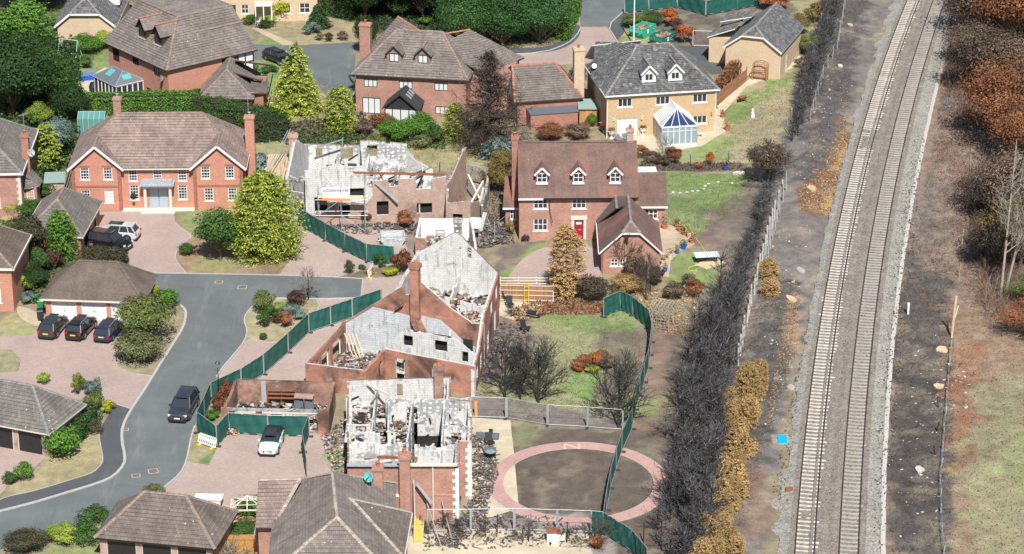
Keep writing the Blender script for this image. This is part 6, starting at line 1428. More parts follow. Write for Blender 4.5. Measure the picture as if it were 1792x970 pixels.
def conifer(mat, w=4., h=6., n=420, per=16, leaf=.2, seed=1, prof='cone', droop=.25, z0=.1, trunk='trunk', gap=0., upturn=.0):
    """conifer built of feathery sprays, brighter (higher r) towards their tips"""
    rs = np.random.RandomState(seed); f = rs.rand(n)
    if prof == 'cone': f = 1-np.sqrt(1-f*.985); Rf = lambda t: np.power(1-t, .85)*(1-.25*np.exp(-t*14))
    elif prof == 'dome': Rf = lambda t: np.power(np.clip(1-t**3.4, 0, 1), .5)*np.minimum(1, .82+t*.9)
    elif prof == 'egg': Rf = lambda t: np.sqrt(np.clip(1-((t-.38)/.64)**2, 0, 1))
    else: Rf = lambda t: np.minimum(1, (1-t)*3.2)**.6*np.minimum(1, .8+t*2)
    th = rs.rand(n)*2*np.pi; lob = 1+.16*np.sin(th*3+seed)+.12*np.sin(th*7+f*20+seed)+rs.randn(n)*.13
    R_ = np.maximum(Rf(f)*lob, .02)*w/2; L = np.minimum(.34*w*(.5+.5*rs.rand(n))*np.maximum(Rf(f), .3), R_*.95)
    if gap: keep = np.sin(f*h*5.5+th*2)+rs.randn(n)*.5 > -gap*0-1+gap*1.2; R_ = np.where(keep, R_, R_*.55)
    u = np.stack([np.cos(th), np.sin(th), np.zeros(n)], 1)
    k = np.repeat(np.arange(n), per); t = np.tile(np.linspace(.05, 1, per), n)+rs.rand(n*per)*.06
    base = u*(R_-L)[:, None]; base[:, 2] = z0+(h-z0)*f
    dirv_ = u.copy(); dirv_[:, 2] = -droop+upturn*rs.rand(n)
    side = np.cross(u, [0, 0, 1.]); spread = (rs.rand(n*per)-.5)*.8*(1-.4*t)
    c = base[k]+dirv_[k]*(L[k]*t)[:, None]+side[k]*(spread*L[k])[:, None]; c[:, 2] += -.16*L[k]*t*t*droop*3+(rs.rand(n*per)-.5)*.12*L[k]
    c[:, 2] = np.clip(c[:, 2], .03, None)
    nn = u[k]*.45+[0, 0, .7]+rs.randn(n*per, 3)*.6
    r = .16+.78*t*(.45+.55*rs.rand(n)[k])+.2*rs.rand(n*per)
    s = leaf*(.7+.6*rs.rand(n*per))
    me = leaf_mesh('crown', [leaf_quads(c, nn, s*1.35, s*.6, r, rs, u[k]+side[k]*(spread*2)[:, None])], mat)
    segs = [[0, 0, -.1, 0, 0, h*.93, .035*w+.04, .01]]
    for i in range(0, n, 5): segs.append([0, 0, base[i, 2]+.05, *(base[i]+dirv_[i]*L[i]*.6), .02, .006])
    return [('trunk', seg_mesh('trunk', segs, trunk, n=4)), ('crown', me)]
def bare_segs(h, w, seed, levels=4, n0=7, lean=(0, 0), up=.55, r0=.09, kids=3, z1=.12, minr=.008):
    rs = np.random.RandomState(seed); S = []
    def grow(p, d, L, r, lv):
        k = 3; q = p
        for i in range(k):
            d2 = d+rs.randn(3)*.14; d2[2] += .06*up; d2 /= np.linalg.norm(d2); q2 = q+d2*L/k; S.append([*q, *q2, max(r*(1-i/k*.45), minr), max(r*(1-(i+1)/k*.45), minr)])
            if lv > 0:
                for _ in range(kids if i else kids-1):
                    s = rs.randn(3); s -= d2*s.dot(d2); s /= np.linalg.norm(s)+1e-9
                    nd_ = d2*(.55+.3*rs.rand())+s*(.55+.4*rs.rand()); nd_[2] += up*.4; nd_ /= np.linalg.norm(nd_)
                    grow(q2, nd_, L*(.42+.25*rs.rand()), r*.5, lv-1)
            q, d = q2, d2
    for i in range(n0):
        z = h*(z1+(.8-z1)*i/max(n0-1, 1)); th = rs.rand()*6.28; L = (1-.55*i/n0)*w*.5*(.8+.5*rs.rand())
        d = np.array([math.cos(th), math.sin(th), up+.5*rs.rand()]); d /= np.linalg.norm(d)
        grow(np.array([lean[0]*z/h, lean[1]*z/h, z]), d, L, r0*.5, levels-2)
    for i in range(4): a, b = i/4, (i+1)/4; S.append([lean[0]*a, lean[1]*a, h*a-.05, lean[0]*b, lean[1]*b, h*b, r0*(1-.75*a), r0*(1-.75*b)])
    return S
def bare(mat, h=5., w=4., seed=1, levels=4, n0=8, up=.5, r0=.09, kids=3, trunk=None, lean=(0, 0), z1=.12, minr=.008):
    S = bare_segs(h, w, seed, levels, n0, lean, up, r0, kids, z1, minr)
    return [('trunk', seg_mesh('trunk', S[-4:], trunk or mat, n=6)), ('crown', seg_mesh('crown', S[:-4], mat))]
def hedge_block(mat, L, D, H, n, leaf=.2, seed=1, wob=.15, core='hedge_core'):
    """clipped hedge: leaves over a box surface with an uneven top, twig core inside"""
    rs = np.random.RandomState(seed); A = np.array([L*H, L*H, D*H, D*H, L*D]); k = rs.choice(5, n, p=A/A.sum()); u, v = rs.rand(n)-.5, rs.rand(n)
    c = np.zeros((n, 3)); nn = np.zeros((n, 3))
    for i, (ax, sg) in enumerate(((1,-1),(1,1),(0,-1),(0,1))):
        m = k == i; o = 1-ax; ext = (L, D)
        c[m, o] = u[m]*ext[o]; c[m, ax] = sg*ext[ax]/2; c[m, 2] = v[m]*H; nn[m, ax] = sg
    m = k == 4; c[m, 0] = u[m]*L; c[m, 1] = (v[m]-.5)*D; c[m, 2] = H; nn[m, 2] = 1
    b = fbm(c[:, 0]+c[:, 1]*.7+40, c[:, 2]+c[:, 1]*.5+seed*9, 1.1, 20+seed, 3)-.5
    c += nn*(b*wob*3+(rs.rand(n)-.6)*wob*.8)[:, None]; c[:, 2] = np.maximum(c[:, 2]-(np.abs(c[:, 1]) > D*.42)*(c[:, 2] > H*.9)*.12, .03)
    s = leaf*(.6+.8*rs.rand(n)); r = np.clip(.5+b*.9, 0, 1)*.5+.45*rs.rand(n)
    me = leaf_mesh('crown', [leaf_quads(c, nn*.8+rs.randn(n, 3)*.5+[0, 0, .25], s, s*.62, r, rs)], mat)
    m = MB(); m.box(-L/2+.22, L/2-.22, -D/2+.2, D/2-.2, 0, H-.22)
    return [('stems', m.mesh('stems', MT[core])), ('crown', me)]
MT['hedge_core'] = m_plain('hedge twigs', (.035,.03,.018), .95)
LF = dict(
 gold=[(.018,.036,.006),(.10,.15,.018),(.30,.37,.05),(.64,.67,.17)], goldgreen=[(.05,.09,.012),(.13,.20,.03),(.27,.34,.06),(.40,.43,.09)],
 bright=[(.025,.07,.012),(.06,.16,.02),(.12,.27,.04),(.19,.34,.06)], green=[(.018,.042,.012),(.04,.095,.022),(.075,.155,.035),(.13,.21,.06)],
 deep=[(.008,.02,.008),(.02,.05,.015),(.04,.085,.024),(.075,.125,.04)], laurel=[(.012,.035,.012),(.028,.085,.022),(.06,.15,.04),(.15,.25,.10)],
 olive=[(.05,.065,.02),(.11,.14,.04),(.19,.22,.07),(.29,.31,.12)], willow=[(.05,.06,.03),(.12,.14,.06),(.19,.21,.09),(.30,.32,.19)],
 yellow=[(.14,.16,.01),(.30,.32,.02),(.50,.50,.04),(.62,.60,.10)], lime=[(.10,.16,.02),(.22,.32,.04),(.36,.44,.08),(.44,.50,.12)],
 blue=[(.05,.09,.08),(.11,.18,.16),(.20,.28,.26),(.32,.40,.38)], purple=[(.03,.015,.015),(.075,.035,.035),(.12,.06,.055),(.19,.11,.09)],
 red=[(.07,.02,.012),(.16,.05,.03),(.24,.09,.05),(.33,.16,.09)], orange=[(.16,.04,.015),(.34,.10,.03),(.48,.17,.05),(.60,.30,.10)],
 rust=[(.09,.035,.02),(.20,.08,.04),(.31,.14,.07),(.42,.23,.12)], tan=[(.10,.055,.022),(.28,.175,.07),(.46,.31,.13),(.63,.46,.24)],
 brown=[(.04,.03,.022),(.10,.07,.05),(.17,.12,.085),(.26,.19,.13)], umber=[(.018,.015,.012),(.05,.038,.03),(.09,.068,.052),(.15,.115,.09)],
 hedgebrown=[(.03,.03,.018),(.065,.065,.035),(.10,.095,.05),(.17,.12,.08)], gbrown=[(.06,.055,.02),(.14,.12,.04),(.24,.17,.06),(.35,.22,.09)])
for k_, v_ in LF.items(): MT['lf_'+k_] = m_leaf('leaves '+k_, v_, .0 if k_ in ('umber','brown') else .22)
MT['char_twig'] = m_rand('charred twigs', [(.016,.015,.015),(.03,.028,.028),(.08,.078,.08),(.20,.20,.21),(.028,.026,.026),(.115,.112,.116),(.022,.021,.021)], .6)
MT['char_dark'] = m_rand('dark charred twigs', [(.02,.019,.019),(.05,.046,.043),(.085,.078,.072),(.03,.028,.027)])
MT['brown_twig'] = m_rand('scorched twigs', [(.035,.028,.024),(.075,.058,.048),(.12,.095,.08),(.05,.042,.036)])
MT['pale_twig'] = m_rand('pale bare twigs', [(.22,.195,.165),(.34,.31,.275),(.15,.13,.11)])
MT['red_twig'] = m_rand('reddish twigs', [(.13,.065,.045),(.21,.115,.085),(.075,.048,.042),(.30,.2,.15),(.4,.34,.29)])
CACHE = {}
def plant(name, label, cat, px, w, h, kind, group=None, seed=None, rz=None, z=0, xy=None, **k):
    """place a plant whose foot is at photo pixel px; meshes are shared by plants made the same way and scaled"""
    fn, mat, w0, h0 = PROTO[kind] if kind in PROTO else kind
    key = (kind, seed, tuple(sorted(k.items())))
    if key not in CACHE: CACHE[key] = fn(mat, w=w0, h=h0, seed=seed or (abs(hash(kind)) % 50 if False else len(CACHE)+3), **k)
    X, Y = xy or G(*px)
    t = thing(name, label, cat, (X, Y, z), R.uniform(0, 6.28) if rz is None else rz, group)
    t.scale = (w/w0, w/w0, h/h0)
    for nm, me in CACHE[key]: link(nm, me, t)
    return t
def B(**k0): return lambda mat, w, h, seed, **k: broad(mat, w, h, seed=seed, **{**k0, **k})
def C(**k0): return lambda mat, w, h, seed, **k: conifer(mat, w, h, seed=seed, **{**k0, **k})
PROTO = {}
for m_ in LF:
    PROTO['shrub_'+m_] = (B(h0=.1, n=2400, leaf=.14, clumps=18), 'lf_'+m_, 2.4, 1.8)
    PROTO['tree_'+m_] = (B(h0=.9, n=8500, leaf=.2, clumps=38), 'lf_'+m_, 5., 5.2)
    PROTO['big_'+m_] = (B(h0=1.0, n=14000, leaf=.26, clumps=54, tight=.88), 'lf_'+m_, 8., 8.)
    PROTO['ball_'+m_] = (B(h0=.05, n=2600, leaf=.15, clumps=60, tight=.8), 'lf_'+m_, 2., 1.8)
PROTO['gold_big'] = (C(n=1900, per=16, leaf=.17, prof='dome', droop=.1, upturn=.6), 'lf_gold', 6.8, 8.8)
PROTO['gold_spire'] = (C(n=900, per=22, leaf=.17, prof='cone', droop=.2, upturn=.4), 'lf_gold', 6.2, 9.4)
PROTO['gold_egg'] = (C(n=800, per=14, leaf=.14, prof='dome', droop=.1, upturn=.5), 'lf_gold', 3.4, 5.2)
PROTO['green_cone'] = (C(n=700, per=14, leaf=.13, prof='egg', droop=.1, upturn=.5), 'lf_bright', 2.8, 5.)
PROTO['leyland'] = (C(n=800, per=16, leaf=.17, prof='egg', droop=.1, upturn=.5), 'lf_bright', 4.5, 6.)
PROTO['dark_fir'] = (C(n=420, per=16, leaf=.24, prof='cone', droop=.35), 'lf_deep', 4.4, 4.6)
PROTO['burnt_fir'] = (C(n=620, per=16, leaf=.26, prof='cone', droop=.35, trunk='trunk_dark'), 'lf_umber', 7., 12.)
PROTO['blue_fir'] = (C(n=300, per=14, leaf=.2, prof='egg', droop=.2), 'lf_blue', 3., 2.6)
PROTO['tan_column'] = (C(n=900, per=20, leaf=.13, prof='column', droop=.1, upturn=.5), 'lf_tan', 3.1, 7.6)
PROTO['tan_mound'] = (C(n=700, per=20, leaf=.11, prof='egg', droop=.05, upturn=.7), 'lf_tan', 3.0, 2.6)

PROTO['tan_tuft'] = (C(n=260, per=26, leaf=.13, prof='cone', droop=.0, upturn=1.0), 'lf_tan', 2.2, 2.8)
def hedge(name, label, pxa, pxb, D, H, mat, n=None, leaf=.2, group=None, seed=1, wob=.15):
    a, b = Vector(G(*pxa)), Vector(G(*pxb)); L = (b-a).length; c = (a+b)/2
    t = thing(name, label, 'hedge', (c.x, c.y, 0), math.atan2(b.y-a.y, b.x-a.x), group)
    for nm, me in hedge_block('lf_'+mat, L, D, H, n or int((2*L*H+L*D)*75), leaf, seed, wob): link(nm, me, t)
    return t
# -- conifers and garden trees
plant('conifer_tree', 'tall golden-green conifer spire between the tarmac turning and the clipped hedge', 'conifer', (520,196), 6.2, 9.3, 'gold_spire')
plant('conifer_tree', 'rounded golden conifer left of the dark garden room', 'conifer', (597,231), 3.5, 5.3, 'gold_egg')
plant('conifer_tree', 'narrow golden conifer against the dark burnt fir', 'conifer', (797,246), 2.9, 4.3, 'gold_egg')
plant('conifer_tree', 'large golden conifer on the brown bed beside the wide red brick house', 'conifer', (465,450), 6.4, 8.9, 'gold_big')
def twig_fir(mat, w, h, seed):
    rs = np.random.RandomState(seed); S = []; tips = []
    for i in range(330):
        f = rs.rand()**1.15; z = h*(.04+.93*f); th = rs.rand()*6.28; L = w*.5*(1-f**1.7)**.8*(.5+.65*rs.rand())*(1+.25*math.sin(th*2+seed)); p = np.array([0, 0, z]); d = np.array([math.cos(th), math.sin(th), .25+.3*rs.randn()])
        for k in range(4):
            d = d+rs.randn(3)*.13; d[2] -= .07; d /= np.linalg.norm(d); q = p+d*L/4; S.append([*p, *q, .05-.01*k, .04-.01*k])
            for _ in range(5):
                e = d*.6+rs.randn(3)*.6; e[2] -= .1; e /= np.linalg.norm(e); q2 = q+e*(.25+L*.2*rs.rand()); S.append([*q, *q2, .02, .012]); tips.append(q2)
            p = q
    tips = np.array(tips); n = len(tips); k = rs.randint(0, n, 9000)
    me = leaf_mesh('crown', [leaf_quads(tips[k]+rs.randn(9000, 3)*.16, rs.randn(9000, 3), .2, .07, rs.rand(9000)*.9, rs)], 'lf_umber')
    return [('trunk', seg_mesh('trunk', [[0, 0, -.1, 0, 0, h*.97, .17, .02]], 'trunk_dark', n=6)), ('branches', seg_mesh('branches', S, mat)), ('crown', me)]
plant('burnt_fir', 'tall scorched dark brown fir in front of the brick wing', 'conifer', (858,268), 8.4, 12.0, (lambda mat, w, h, seed, **k: twig_fir(mat, w, h, seed), 'brown_twig', 7.6, 12.2), seed=4)
plant('conifer_tree', 'low blue-grey conifer at the foot of the scorched fir', 'conifer', (872,276), 3.6, 2.4, 'blue_fir')
plant('conifer_tree', 'blue-grey conifer behind the large golden conifer by the wide brick house', 'conifer', (455,322), 3.2, 3.4, 'blue_fir')
plant('garden_tree', 'dark green rounded tree on the brown bed before the wide brick house', 'tree', (386,456), 5.6, 5.5, 'tree_green', h0=.7)
plant('conifer_tree', 'vivid green conifer between the hipped garage and the triple garage', 'conifer', (108,455), 2.9, 5.2, 'green_cone')
plant('garden_tree', 'dull dark tree left of the vivid green conifer', 'tree', (50,470), 4.8, 5.6, 'tree_hedgebrown')
plant('garden_tree', 'yellow-green spreading tree beside the third white garage door', 'tree', (258,603), 5.9, 5.0, 'tree_olive')
plant('weeping_tree', 'grey-green domed weeping tree in front of the yellow-green tree', 'tree', (239,634), 4.8, 3.2, 'tree_willow', h0=.3, shag=.35)
plant('conifer_tree', 'brown dead conifer column beside the red-door house drive', 'conifer', (990,520), 3.1, 7.5, 'tan_column')
plant('conifer_tree', 'yellow-green slim conifer behind the left edge house', 'conifer', (84,298), 2.9, 5.2, (C(n=420, per=12, leaf=.2, prof='egg', droop=.1, upturn=.5), 'lf_goldgreen', 2.8, 5.))
plant('garden_tree', 'grey-green tree above the slim conifer at the left', 'tree', (100,275), 4.2, 4.6, 'tree_blue')
plant('conifer_tree', 'tall pale green conifer at the top left corner', 'conifer', (50,98), 5.4, 7.0, 'leyland')
plant('conifer_tree', 'pale green conifer cut by the left edge near the top', 'conifer', (5,110), 5.0, 6.6, 'leyland')
for i, (x, y, w, h, lb) in enumerate([(25,205,9,9,'large dark tree at the left edge above the left edge house'),(92,190,6.5,7,'dark rounded tree beside the garden swing lawn'),(60,160,6,7.5,'dark tree between the two largest trees at the left'),
        (125,215,4.5,4.5,'dark green tree at the left end of the clipped hedge'),(5,165,7,8,'dark tree clipped by the left edge, below the pale conifers')]):
    plant('garden_tree', lb, 'tree', (x,y), w, h, 'big_deep' if i != 1 else 'big_green', seed=60+i % 2)
plant('shrub', 'yellow-green shrub left of the greenhouse, nearest the left edge', 'shrub', (72,222), 3.4, 3.0, 'tree_goldgreen', h0=.1); plant('shrub', 'bright yellow shrub left of the greenhouse', 'shrub', (118,212), 3.0, 2.8, 'tree_lime', h0=.1)
for x, y, w, h, k, lb in [
 (150,92,4.6,2.4,'bright','green shrub below the bungalow gable, beside the garden swing'),(182,84,3.2,2.2,'lime','pale green shrub against the rotated house, below the bungalow'),(152,118,2.2,1.6,'green','rounded shrub on the swing lawn'),(80,110,3,2.6,'deep','dark shrub behind the swing'),
 (318,168,3.2,1.8,'olive','olive shrub against the right wall of the rotated house'),(345,182,3,2,'deep','dark shrub in front of the steep-roofed garage'),
 (60,378,3.4,1.9,'green','green shrub between the left edge house and the hipped garage'),(28,372,3.2,1.7,'lime','lime green shrub in front of the left edge house'),(80,345,3,1.6,'green','clipped green shrub behind the hipped garage'),
 (95,475,2.6,2.2,'purple','purple-brown shrub behind the triple garage roof'),(60,505,3.2,2.6,'deep','dark shrub left of the triple garage'),(35,515,2.6,1.8,'lime','lime shrub by the edge house wall'),(52,530,2,1.2,'blue','small grey-green shrub beside the black bin'),(62,480,3.2,3,'green','green shrub between the dull tree and the triple garage'),
 (262,528,2.2,2.4,'yellow','yellow shrub behind the yellow-green tree'),(286,535,1.8,1.6,'gbrown','golden-brown shrub left of the clipped ball by the road'),
 (137,690,1.5,2.0,'goldgreen','clipped column shrub right of the speckled garage roof'),(163,700,1.9,2.3,'blue','pale blue-green rounded shrub near the footway'),(166,722,1.9,2.2,'olive','olive shrub between the pale blue-green shrub and the long hedge'),(188,722,1.7,1.1,'yellow','low bright yellow shrub at the footway edge'),(76,672,1.5,1.2,'lime','small yellow-green shrub behind the speckled roof'),
 (165,758,1.9,1.3,'hedgebrown','dull brown-green shrub on the verge beside the footway'),(42,842,1.9,1.8,'bright','bushy green shrub on the lower left verge, right of its pair'),(18,848,1.4,1.2,'green','small leafy shrub on the lower left verge'),
 (45,965,3.6,1.9,'hedgebrown','grey-brown shrub at the bottom left corner'),(112,948,3.2,1.5,'lime','yellow-green shrub at the bottom left'),(150,950,3.0,1.7,'green','dark green shrub beside the bottom garage'),(165,915,3,1.4,'green','green shrub behind the bottom garage roof'),
 (445,895,3.4,1.1,'bright','bright green hedge shrub between the bottom garage and the bottom house'),(428,942,3.2,1.4,'green','green bush over the orange terrace'),
 (270,866,2.2,.8,'willow','dry feathery shrub on the drive behind the bottom garage'),
 (665,468,1.7,1.5,'green','green shrub in the small bed below the green fence'),(682,482,1.9,.9,'yellow','yellow shrub in the small bed below the green fence'),(703,478,2.3,2.6,'red','red-brown shrub beside the white-walled garage'),(612,480,1.2,.0+1.5,'hedgebrown','small grey-brown tree-like shrub in the small bed'),(634,472,.9,.6,'green','tiny green shrub in the small bed'),(648,480,1.2,.7,'tan','dry orange plant in the small bed'),
 (462,548,2.6,2.4,'olive','thin olive shrub at the left end of the island bed'),(470,570,2.5,1.9,'green','green shrub in the island bed'),(497,570,2.1,1.5,'rust','orange-red shrub in the island bed'),(519,535,2.1,1.5,'purple','purple shrub in the island bed'),(505,548,2.2,1.0,'blue','grey-blue low shrub in the island bed'),(524,556,2.0,.9,'blue','second grey-blue low shrub, nearest the green fence'),(490,545,1.6,1.0,'lime','pale green plant amid the island bed'),
 (396,700,1.6,1.9,'red','dark red shrub inside the fence corner, behind the burnt garage pier'),(384,722,1.6,1.9,'red','dark red shrub inside the fence corner, beside the lamp post'),(373,735,1.5,1.0,'bright','fresh green shrub inside the fence corner'),
 (1035,526,3.6,2.7,'umber','dark scorched shrub right of the brown dead conifer'),(1095,512,3.5,2.0,'tan','tan dead conifer mound in front of the small brick garage'),(1112,488,2.6,2.6,'brown','scorched brown tree against the clipped-gable garage'),(1077,540,1.4,2.2,'gbrown','brown dead shrub against the green fence'),
 (1180,525,2.4,1.9,'brown','scorched brown shrub by the garden arch'),(1215,520,2.2,1.8,'rust','rust-brown shrub between the arch and the black hedge'),(1150,500,1.8,2.2,'umber','charred shrub behind the garden arch'),(1205,502,1.6,1.4,'brown','scorched shrub behind the black hedge, near the plywood sheet'),
 (1048,640,2.6,1.6,'orange','bright orange dead shrub on the lawn bed'),(1022,645,2.4,1.3,'rust','rust-red shrub at the left of the lawn bed'),(1012,650,1.3,.8,'orange','small orange shrub at the left edge of the lawn bed'),(1062,645,2.2,1.5,'brown','brown dead shrub at the right of the lawn bed'),(1036,652,1.6,.7,'yellow','small yellow plant in the lawn bed'),
 (965,245,3.6,2.0,'rust','orange-brown bush behind the three-dormer roof, left of its pair'),(1012,243,3.4,1.9,'brown','brown bush behind the three-dormer roof, right of its pair'),(1035,222,1.6,1.6,'bright','bright green shrub beside the dark motorcycle'),
 (868,335,3.8,3.2,'gbrown','scorched olive shrub left of the three-dormer house'),(880,300,3.2,2.6,'gbrown','browned shrub behind the left chimney of the three-dormer house'),(893,412,1.0,1.6,'tan','small tan conifer by the left corner of the three-dormer house'),(920,424,.9,.8,'umber','small dark shrub under the window beside the red door'),
 (640,238,2.6,2.0,'brown','brown dry shrub left of the garden room planting'),(668,225,3.2,1.9,'rust','pinkish brown shrub under the pale patio doors'),(690,248,4.4,2.8,'bright','bright green rounded shrub in front of the dark garden room'),(735,240,4.0,3.0,'bright','green shrub right of the dark garden room'),(762,252,2.6,2.4,'green','green shrub left of the narrow golden conifer'),(738,260,2.4,1.6,'willow','silver-leaved shrub in front of the green shrubs'),(660,258,2.4,1.6,'olive','olive shrub at the left of the garden room planting'),
 (1118,278,2.6,1.5,'rust','rust shrub at the left of the terrace edge'),(1180,284,2.4,1.9,'red','red-brown shrub below the white conservatory'),(1140,285,2.2,1.3,'brown','brown shrub below the conservatory terrace'),(1242,288,1.2,1.4,'orange','orange shrub on the dark garden border'),(1222,296,1.0,.8,'orange','small orange plant left of the larger orange shrub'),
 (1290,118,2.6,2.2,'bright','green end of the hedge beside the cream garage'),(1300,110,2.2,2.2,'orange','orange-brown hedge shrub against the cream garage'),(1276,142,2.2,1.9,'green','green hedge shrub by the buff house corner'),
 (1110,48,3.4,1.9,'olive','green and brown hedge shrub behind the green skips'),(1140,44,3.2,1.9,'green','green hedge shrub behind the lighter skip'),(1172,46,3.0,2.3,'orange','orange hedge shrub behind the darker skip'),(1198,76,2.6,2.9,'orange','tall orange dead shrub right of the darker skip'),(1185,58,2,1.8,'umber','dark scorched shrub between the two orange shrubs'),
 (1352,18,4.2,2.8,'orange','vivid orange shrub behind the cream garage'),(1395,60,3.4,2.8,'gbrown','yellow-brown shrub behind the cream garage, beside the black hedge'),(1415,95,3.2,2.6,'olive','olive-brown shrub between the cream garage and the black hedge'),(1425,40,3.0,2.6,'gbrown','browned shrub beside the upper end of the black hedge'),(1405,120,2.2,1.6,'brown','brown shrub at the corner of the cream garage'),
 (710,398,2.4,1.9,'rust','dry red-brown shrub in front of the brick ruin wall'),(640,392,1.3,1.7,'brown','dead climber on the scaffolded ruin between two openings'),
 (1160,290,1.8,1.2,'umber','charred shrub at the garden border'),(470,128,2.4,1.0,'green','low green shrub beside the dark parked car'),(440,132,2.2,1.4,'deep','dark shrub at the corner of the rotated house'),(545,60,2.6,1.5,'blue','blue-grey shrub by the tarmac edge'),(575,72,1.6,1.0,'purple','small purple shrub on the stony border'),(600,70,1.7,1.1,'brown','small brown shrub on the stony border'),(560,70,1.4,.8,'willow','pale shrub on the stony border'),
 (640,95,3.2,5.2,'deep','dark green column shrub left of the tall brick chimney'),(627,160,2.4,2.6,'green','green shrub at the left corner of the two-dormer house'),(700,30,4.5,3.2,'green','clipped green shrub behind the two-dormer house'),(745,45,2.2,1.3,'bright','small bright shrub behind the two-dormer roof'),
 (1010,150,2.4,2.4,'hedgebrown','olive-brown bush beside the buff chimney'),(440,42,2.6,1.2,'green','low green shrub before the cream house porch'),(470,40,2.2,1.0,'lime','lime shrub by the cream house bay'),(465,48,2.6,.9,'deep','dark low shrub by the cream house bay'),
 ]:
    plant('shrub', lb, 'shrub', (x,y), w, h, ('shrub_' if w < 3.1 else 'tree_')+k, seed=5+(x % 3), **({} if w < 3.1 else {'h0': .1}))
for x, y, w, h, k, lb in [(295,540,2.0,2.0,'bright','clipped green ball hedge by the road bend'),(110,800,3.1,2.7,'bright','large clipped green ball beside the black garage doors'),(461,595,.75,.7,'green','tiny clipped ball on the island bed lawn'),(327,447,1.6,1.3,'green','round green shrub on the brown bed by the drive'),(492,34,3.0,2.9,'yellow','round golden ball shrub beside the cream house')]:
    plant('shrub', lb, 'shrub', (x,y), w, h, 'ball_'+k, seed=4)
plant('fir_tree', 'small dark layered fir on the dry front lawn at the top', 'conifer', (556,48), 3.4, 3.4, 'dark_fir')
for x, y, w, h, lb in [(1110,490,2,4,''),]: pass
# -- hedges
hedge('clipped_hedge', 'long bright clipped hedge behind the wide red brick house', (150,200), (345,196), 2.2, 2.4, 'bright', seed=2)
hedge('clipped_hedge', 'darker green hedge right of the long bright hedge, ending at the fence', (345,205), (478,232), 2.4, 2.6, 'green', seed=3, wob=.3)
hedge('clipped_hedge', 'dark green ragged hedge in front of the golden spire conifer', (440,246), (505,240), 2.2, 2.6, 'deep', seed=4, wob=.35)
hedge('clipped_hedge', 'brown-topped hedge beside the parked dark off-roader', (143,462), (222,466), 1.6, 1.7, 'hedgebrown', seed=5)
hedge('clipped_hedge', 'glossy green hedge running down the verge from the speckled garage', (160,735), (128,775), 1.7, 1.6, 'laurel', seed=6, wob=.2)
hedge('clipped_hedge', 'green hedge behind the dry front lawn, left of the small fir', (500,24), (548,22), 2.5, 3.2, 'bright', seed=7); hedge('clipped_hedge', 'green hedge behind the dry front lawn, right of the small fir', (568,22), (626,34), 2.5, 3.2, 'laurel', seed=8)
hedge('clipped_hedge', 'light green hedge end by the top road, beside the laurels', (985,72), (1006,22), 1.6, 2.2, 'bright', seed=9)
hedge('clipped_hedge', 'orange scorched hedge along the brown board fence', (1258,168), (1300,112), 1.2, 1.7, 'rust', seed=10, wob=.3)
for i, (x, y, w, h, lb) in enumerate([(815,78,7,6.5,'big clipped laurel at the top, left of the road mouth'),(880,80,8,7.5,'broad clipped laurel mass at the top, middle of three'),(945,76,7.5,7,'big clipped laurel nearest the top road')]):
    plant('laurel_tree', lb, 'tree', (x,y), w, h, 'big_laurel', seed=80+i % 2, h0=.1, leaf=.22, clumps=70)
for i, (x, y, w, h) in enumerate([(640,36,7,8),(690,30,8,9),(740,36,7,9),(785,40,7,8),(660,8,8,9),(720,5,8,10),(780,8,8,9),(850,12,8,9),(920,12,8,9),(985,14,6,7),(590,6,7,8),(520,4,7,7),(300,2,8,7),(255,-4,8,7),(60,22,8,7),(20,18,8,8),(95,2,8,7),(350,-6,8,7),(150,-6,8,7)]):
    plant('woodland_tree', 'dark woodland tree in the shaded belt behind the houses along the top', 'tree', (x,y), w, h, 'big_deep', 'dark trees along the top', seed=70+i % 3)
# -- burnt bare trees in the gardens
for x, y, w, h, lb in [(884,698,4.8,5.4,'charred bare tree on the lawn nearest the scorched ruin'),(911,701,2.6,5.2,'slim charred tree between the two wider charred trees'),(942,706,5.0,5.6,'wide charred tree in the middle of the lawn edge'),(1082,748,5.2,6.4,'lone charred tree at the right of the lawn by the wire fence')]:
    plant('burnt_tree', lb, 'tree', (x,y), w, h, (lambda mat, w, h, seed, **k: bare(mat, h, w, seed, 4, 17, .75, .11, 3, 'trunk_dark', (0,0), .08, .012), 'char_dark', 4.6, 5.4), seed=int(x) % 7+2)
BT = lambda mat, w, h, seed, **k: bare(mat, h, w, seed, 4, 9, .7, .07, 3, 'trunk_dark', (0,0), .15, .011)
for x, y, w, h, lb in [(1092,478,2.6,4.4,'thin scorched tree standing against the clipped-gable garage'),(1130,525,2.4,4.2,'charred thin tree behind the curved green fence'),(1138,512,1.8,3.6,'charred sapling right of the tan conifer mound'),(1345,332,5.4,5.0,'brown scorched tree at the head of the steel fence posts'),(540,524,2.8,3.0,'leafless pale-twigged tree on the road edge'),(1040,960,3.4,2.4,'bare charred tree at the bottom beside the green fence end'),(1165,765,2.6,2.4,'charred sapling beside the black hedge above the ring path'),(895,555,1.5,1.2,'broken charred shrub on the cream patio'),(1165,288,2.2,3.0,'white-stemmed bare tree on the garden border')]:
    plant('burnt_tree', lb, 'tree', (x,y), w, h, (BT, 'brown_twig' if x not in (540,1165) else 'pale_twig', 3., 4.), seed=int(x) % 5+2)
plant('shrub', 'brown withered crown tangled round the scorched tree by the steel posts', 'shrub', (1345,318), 5.0, 4.6, 'tree_brown', h0=.6)
for x, y in ((775,925),(805,935),(735,935),(850,940),(915,950),(985,948)): plant('shrub', 'withered brown shrub in the burnt garden along the bottom edge', 'shrub', (x,y), 1.8, 1.5, (BT, 'brown_twig', 3., 4.), 'withered shrubs along the bottom', seed=3)
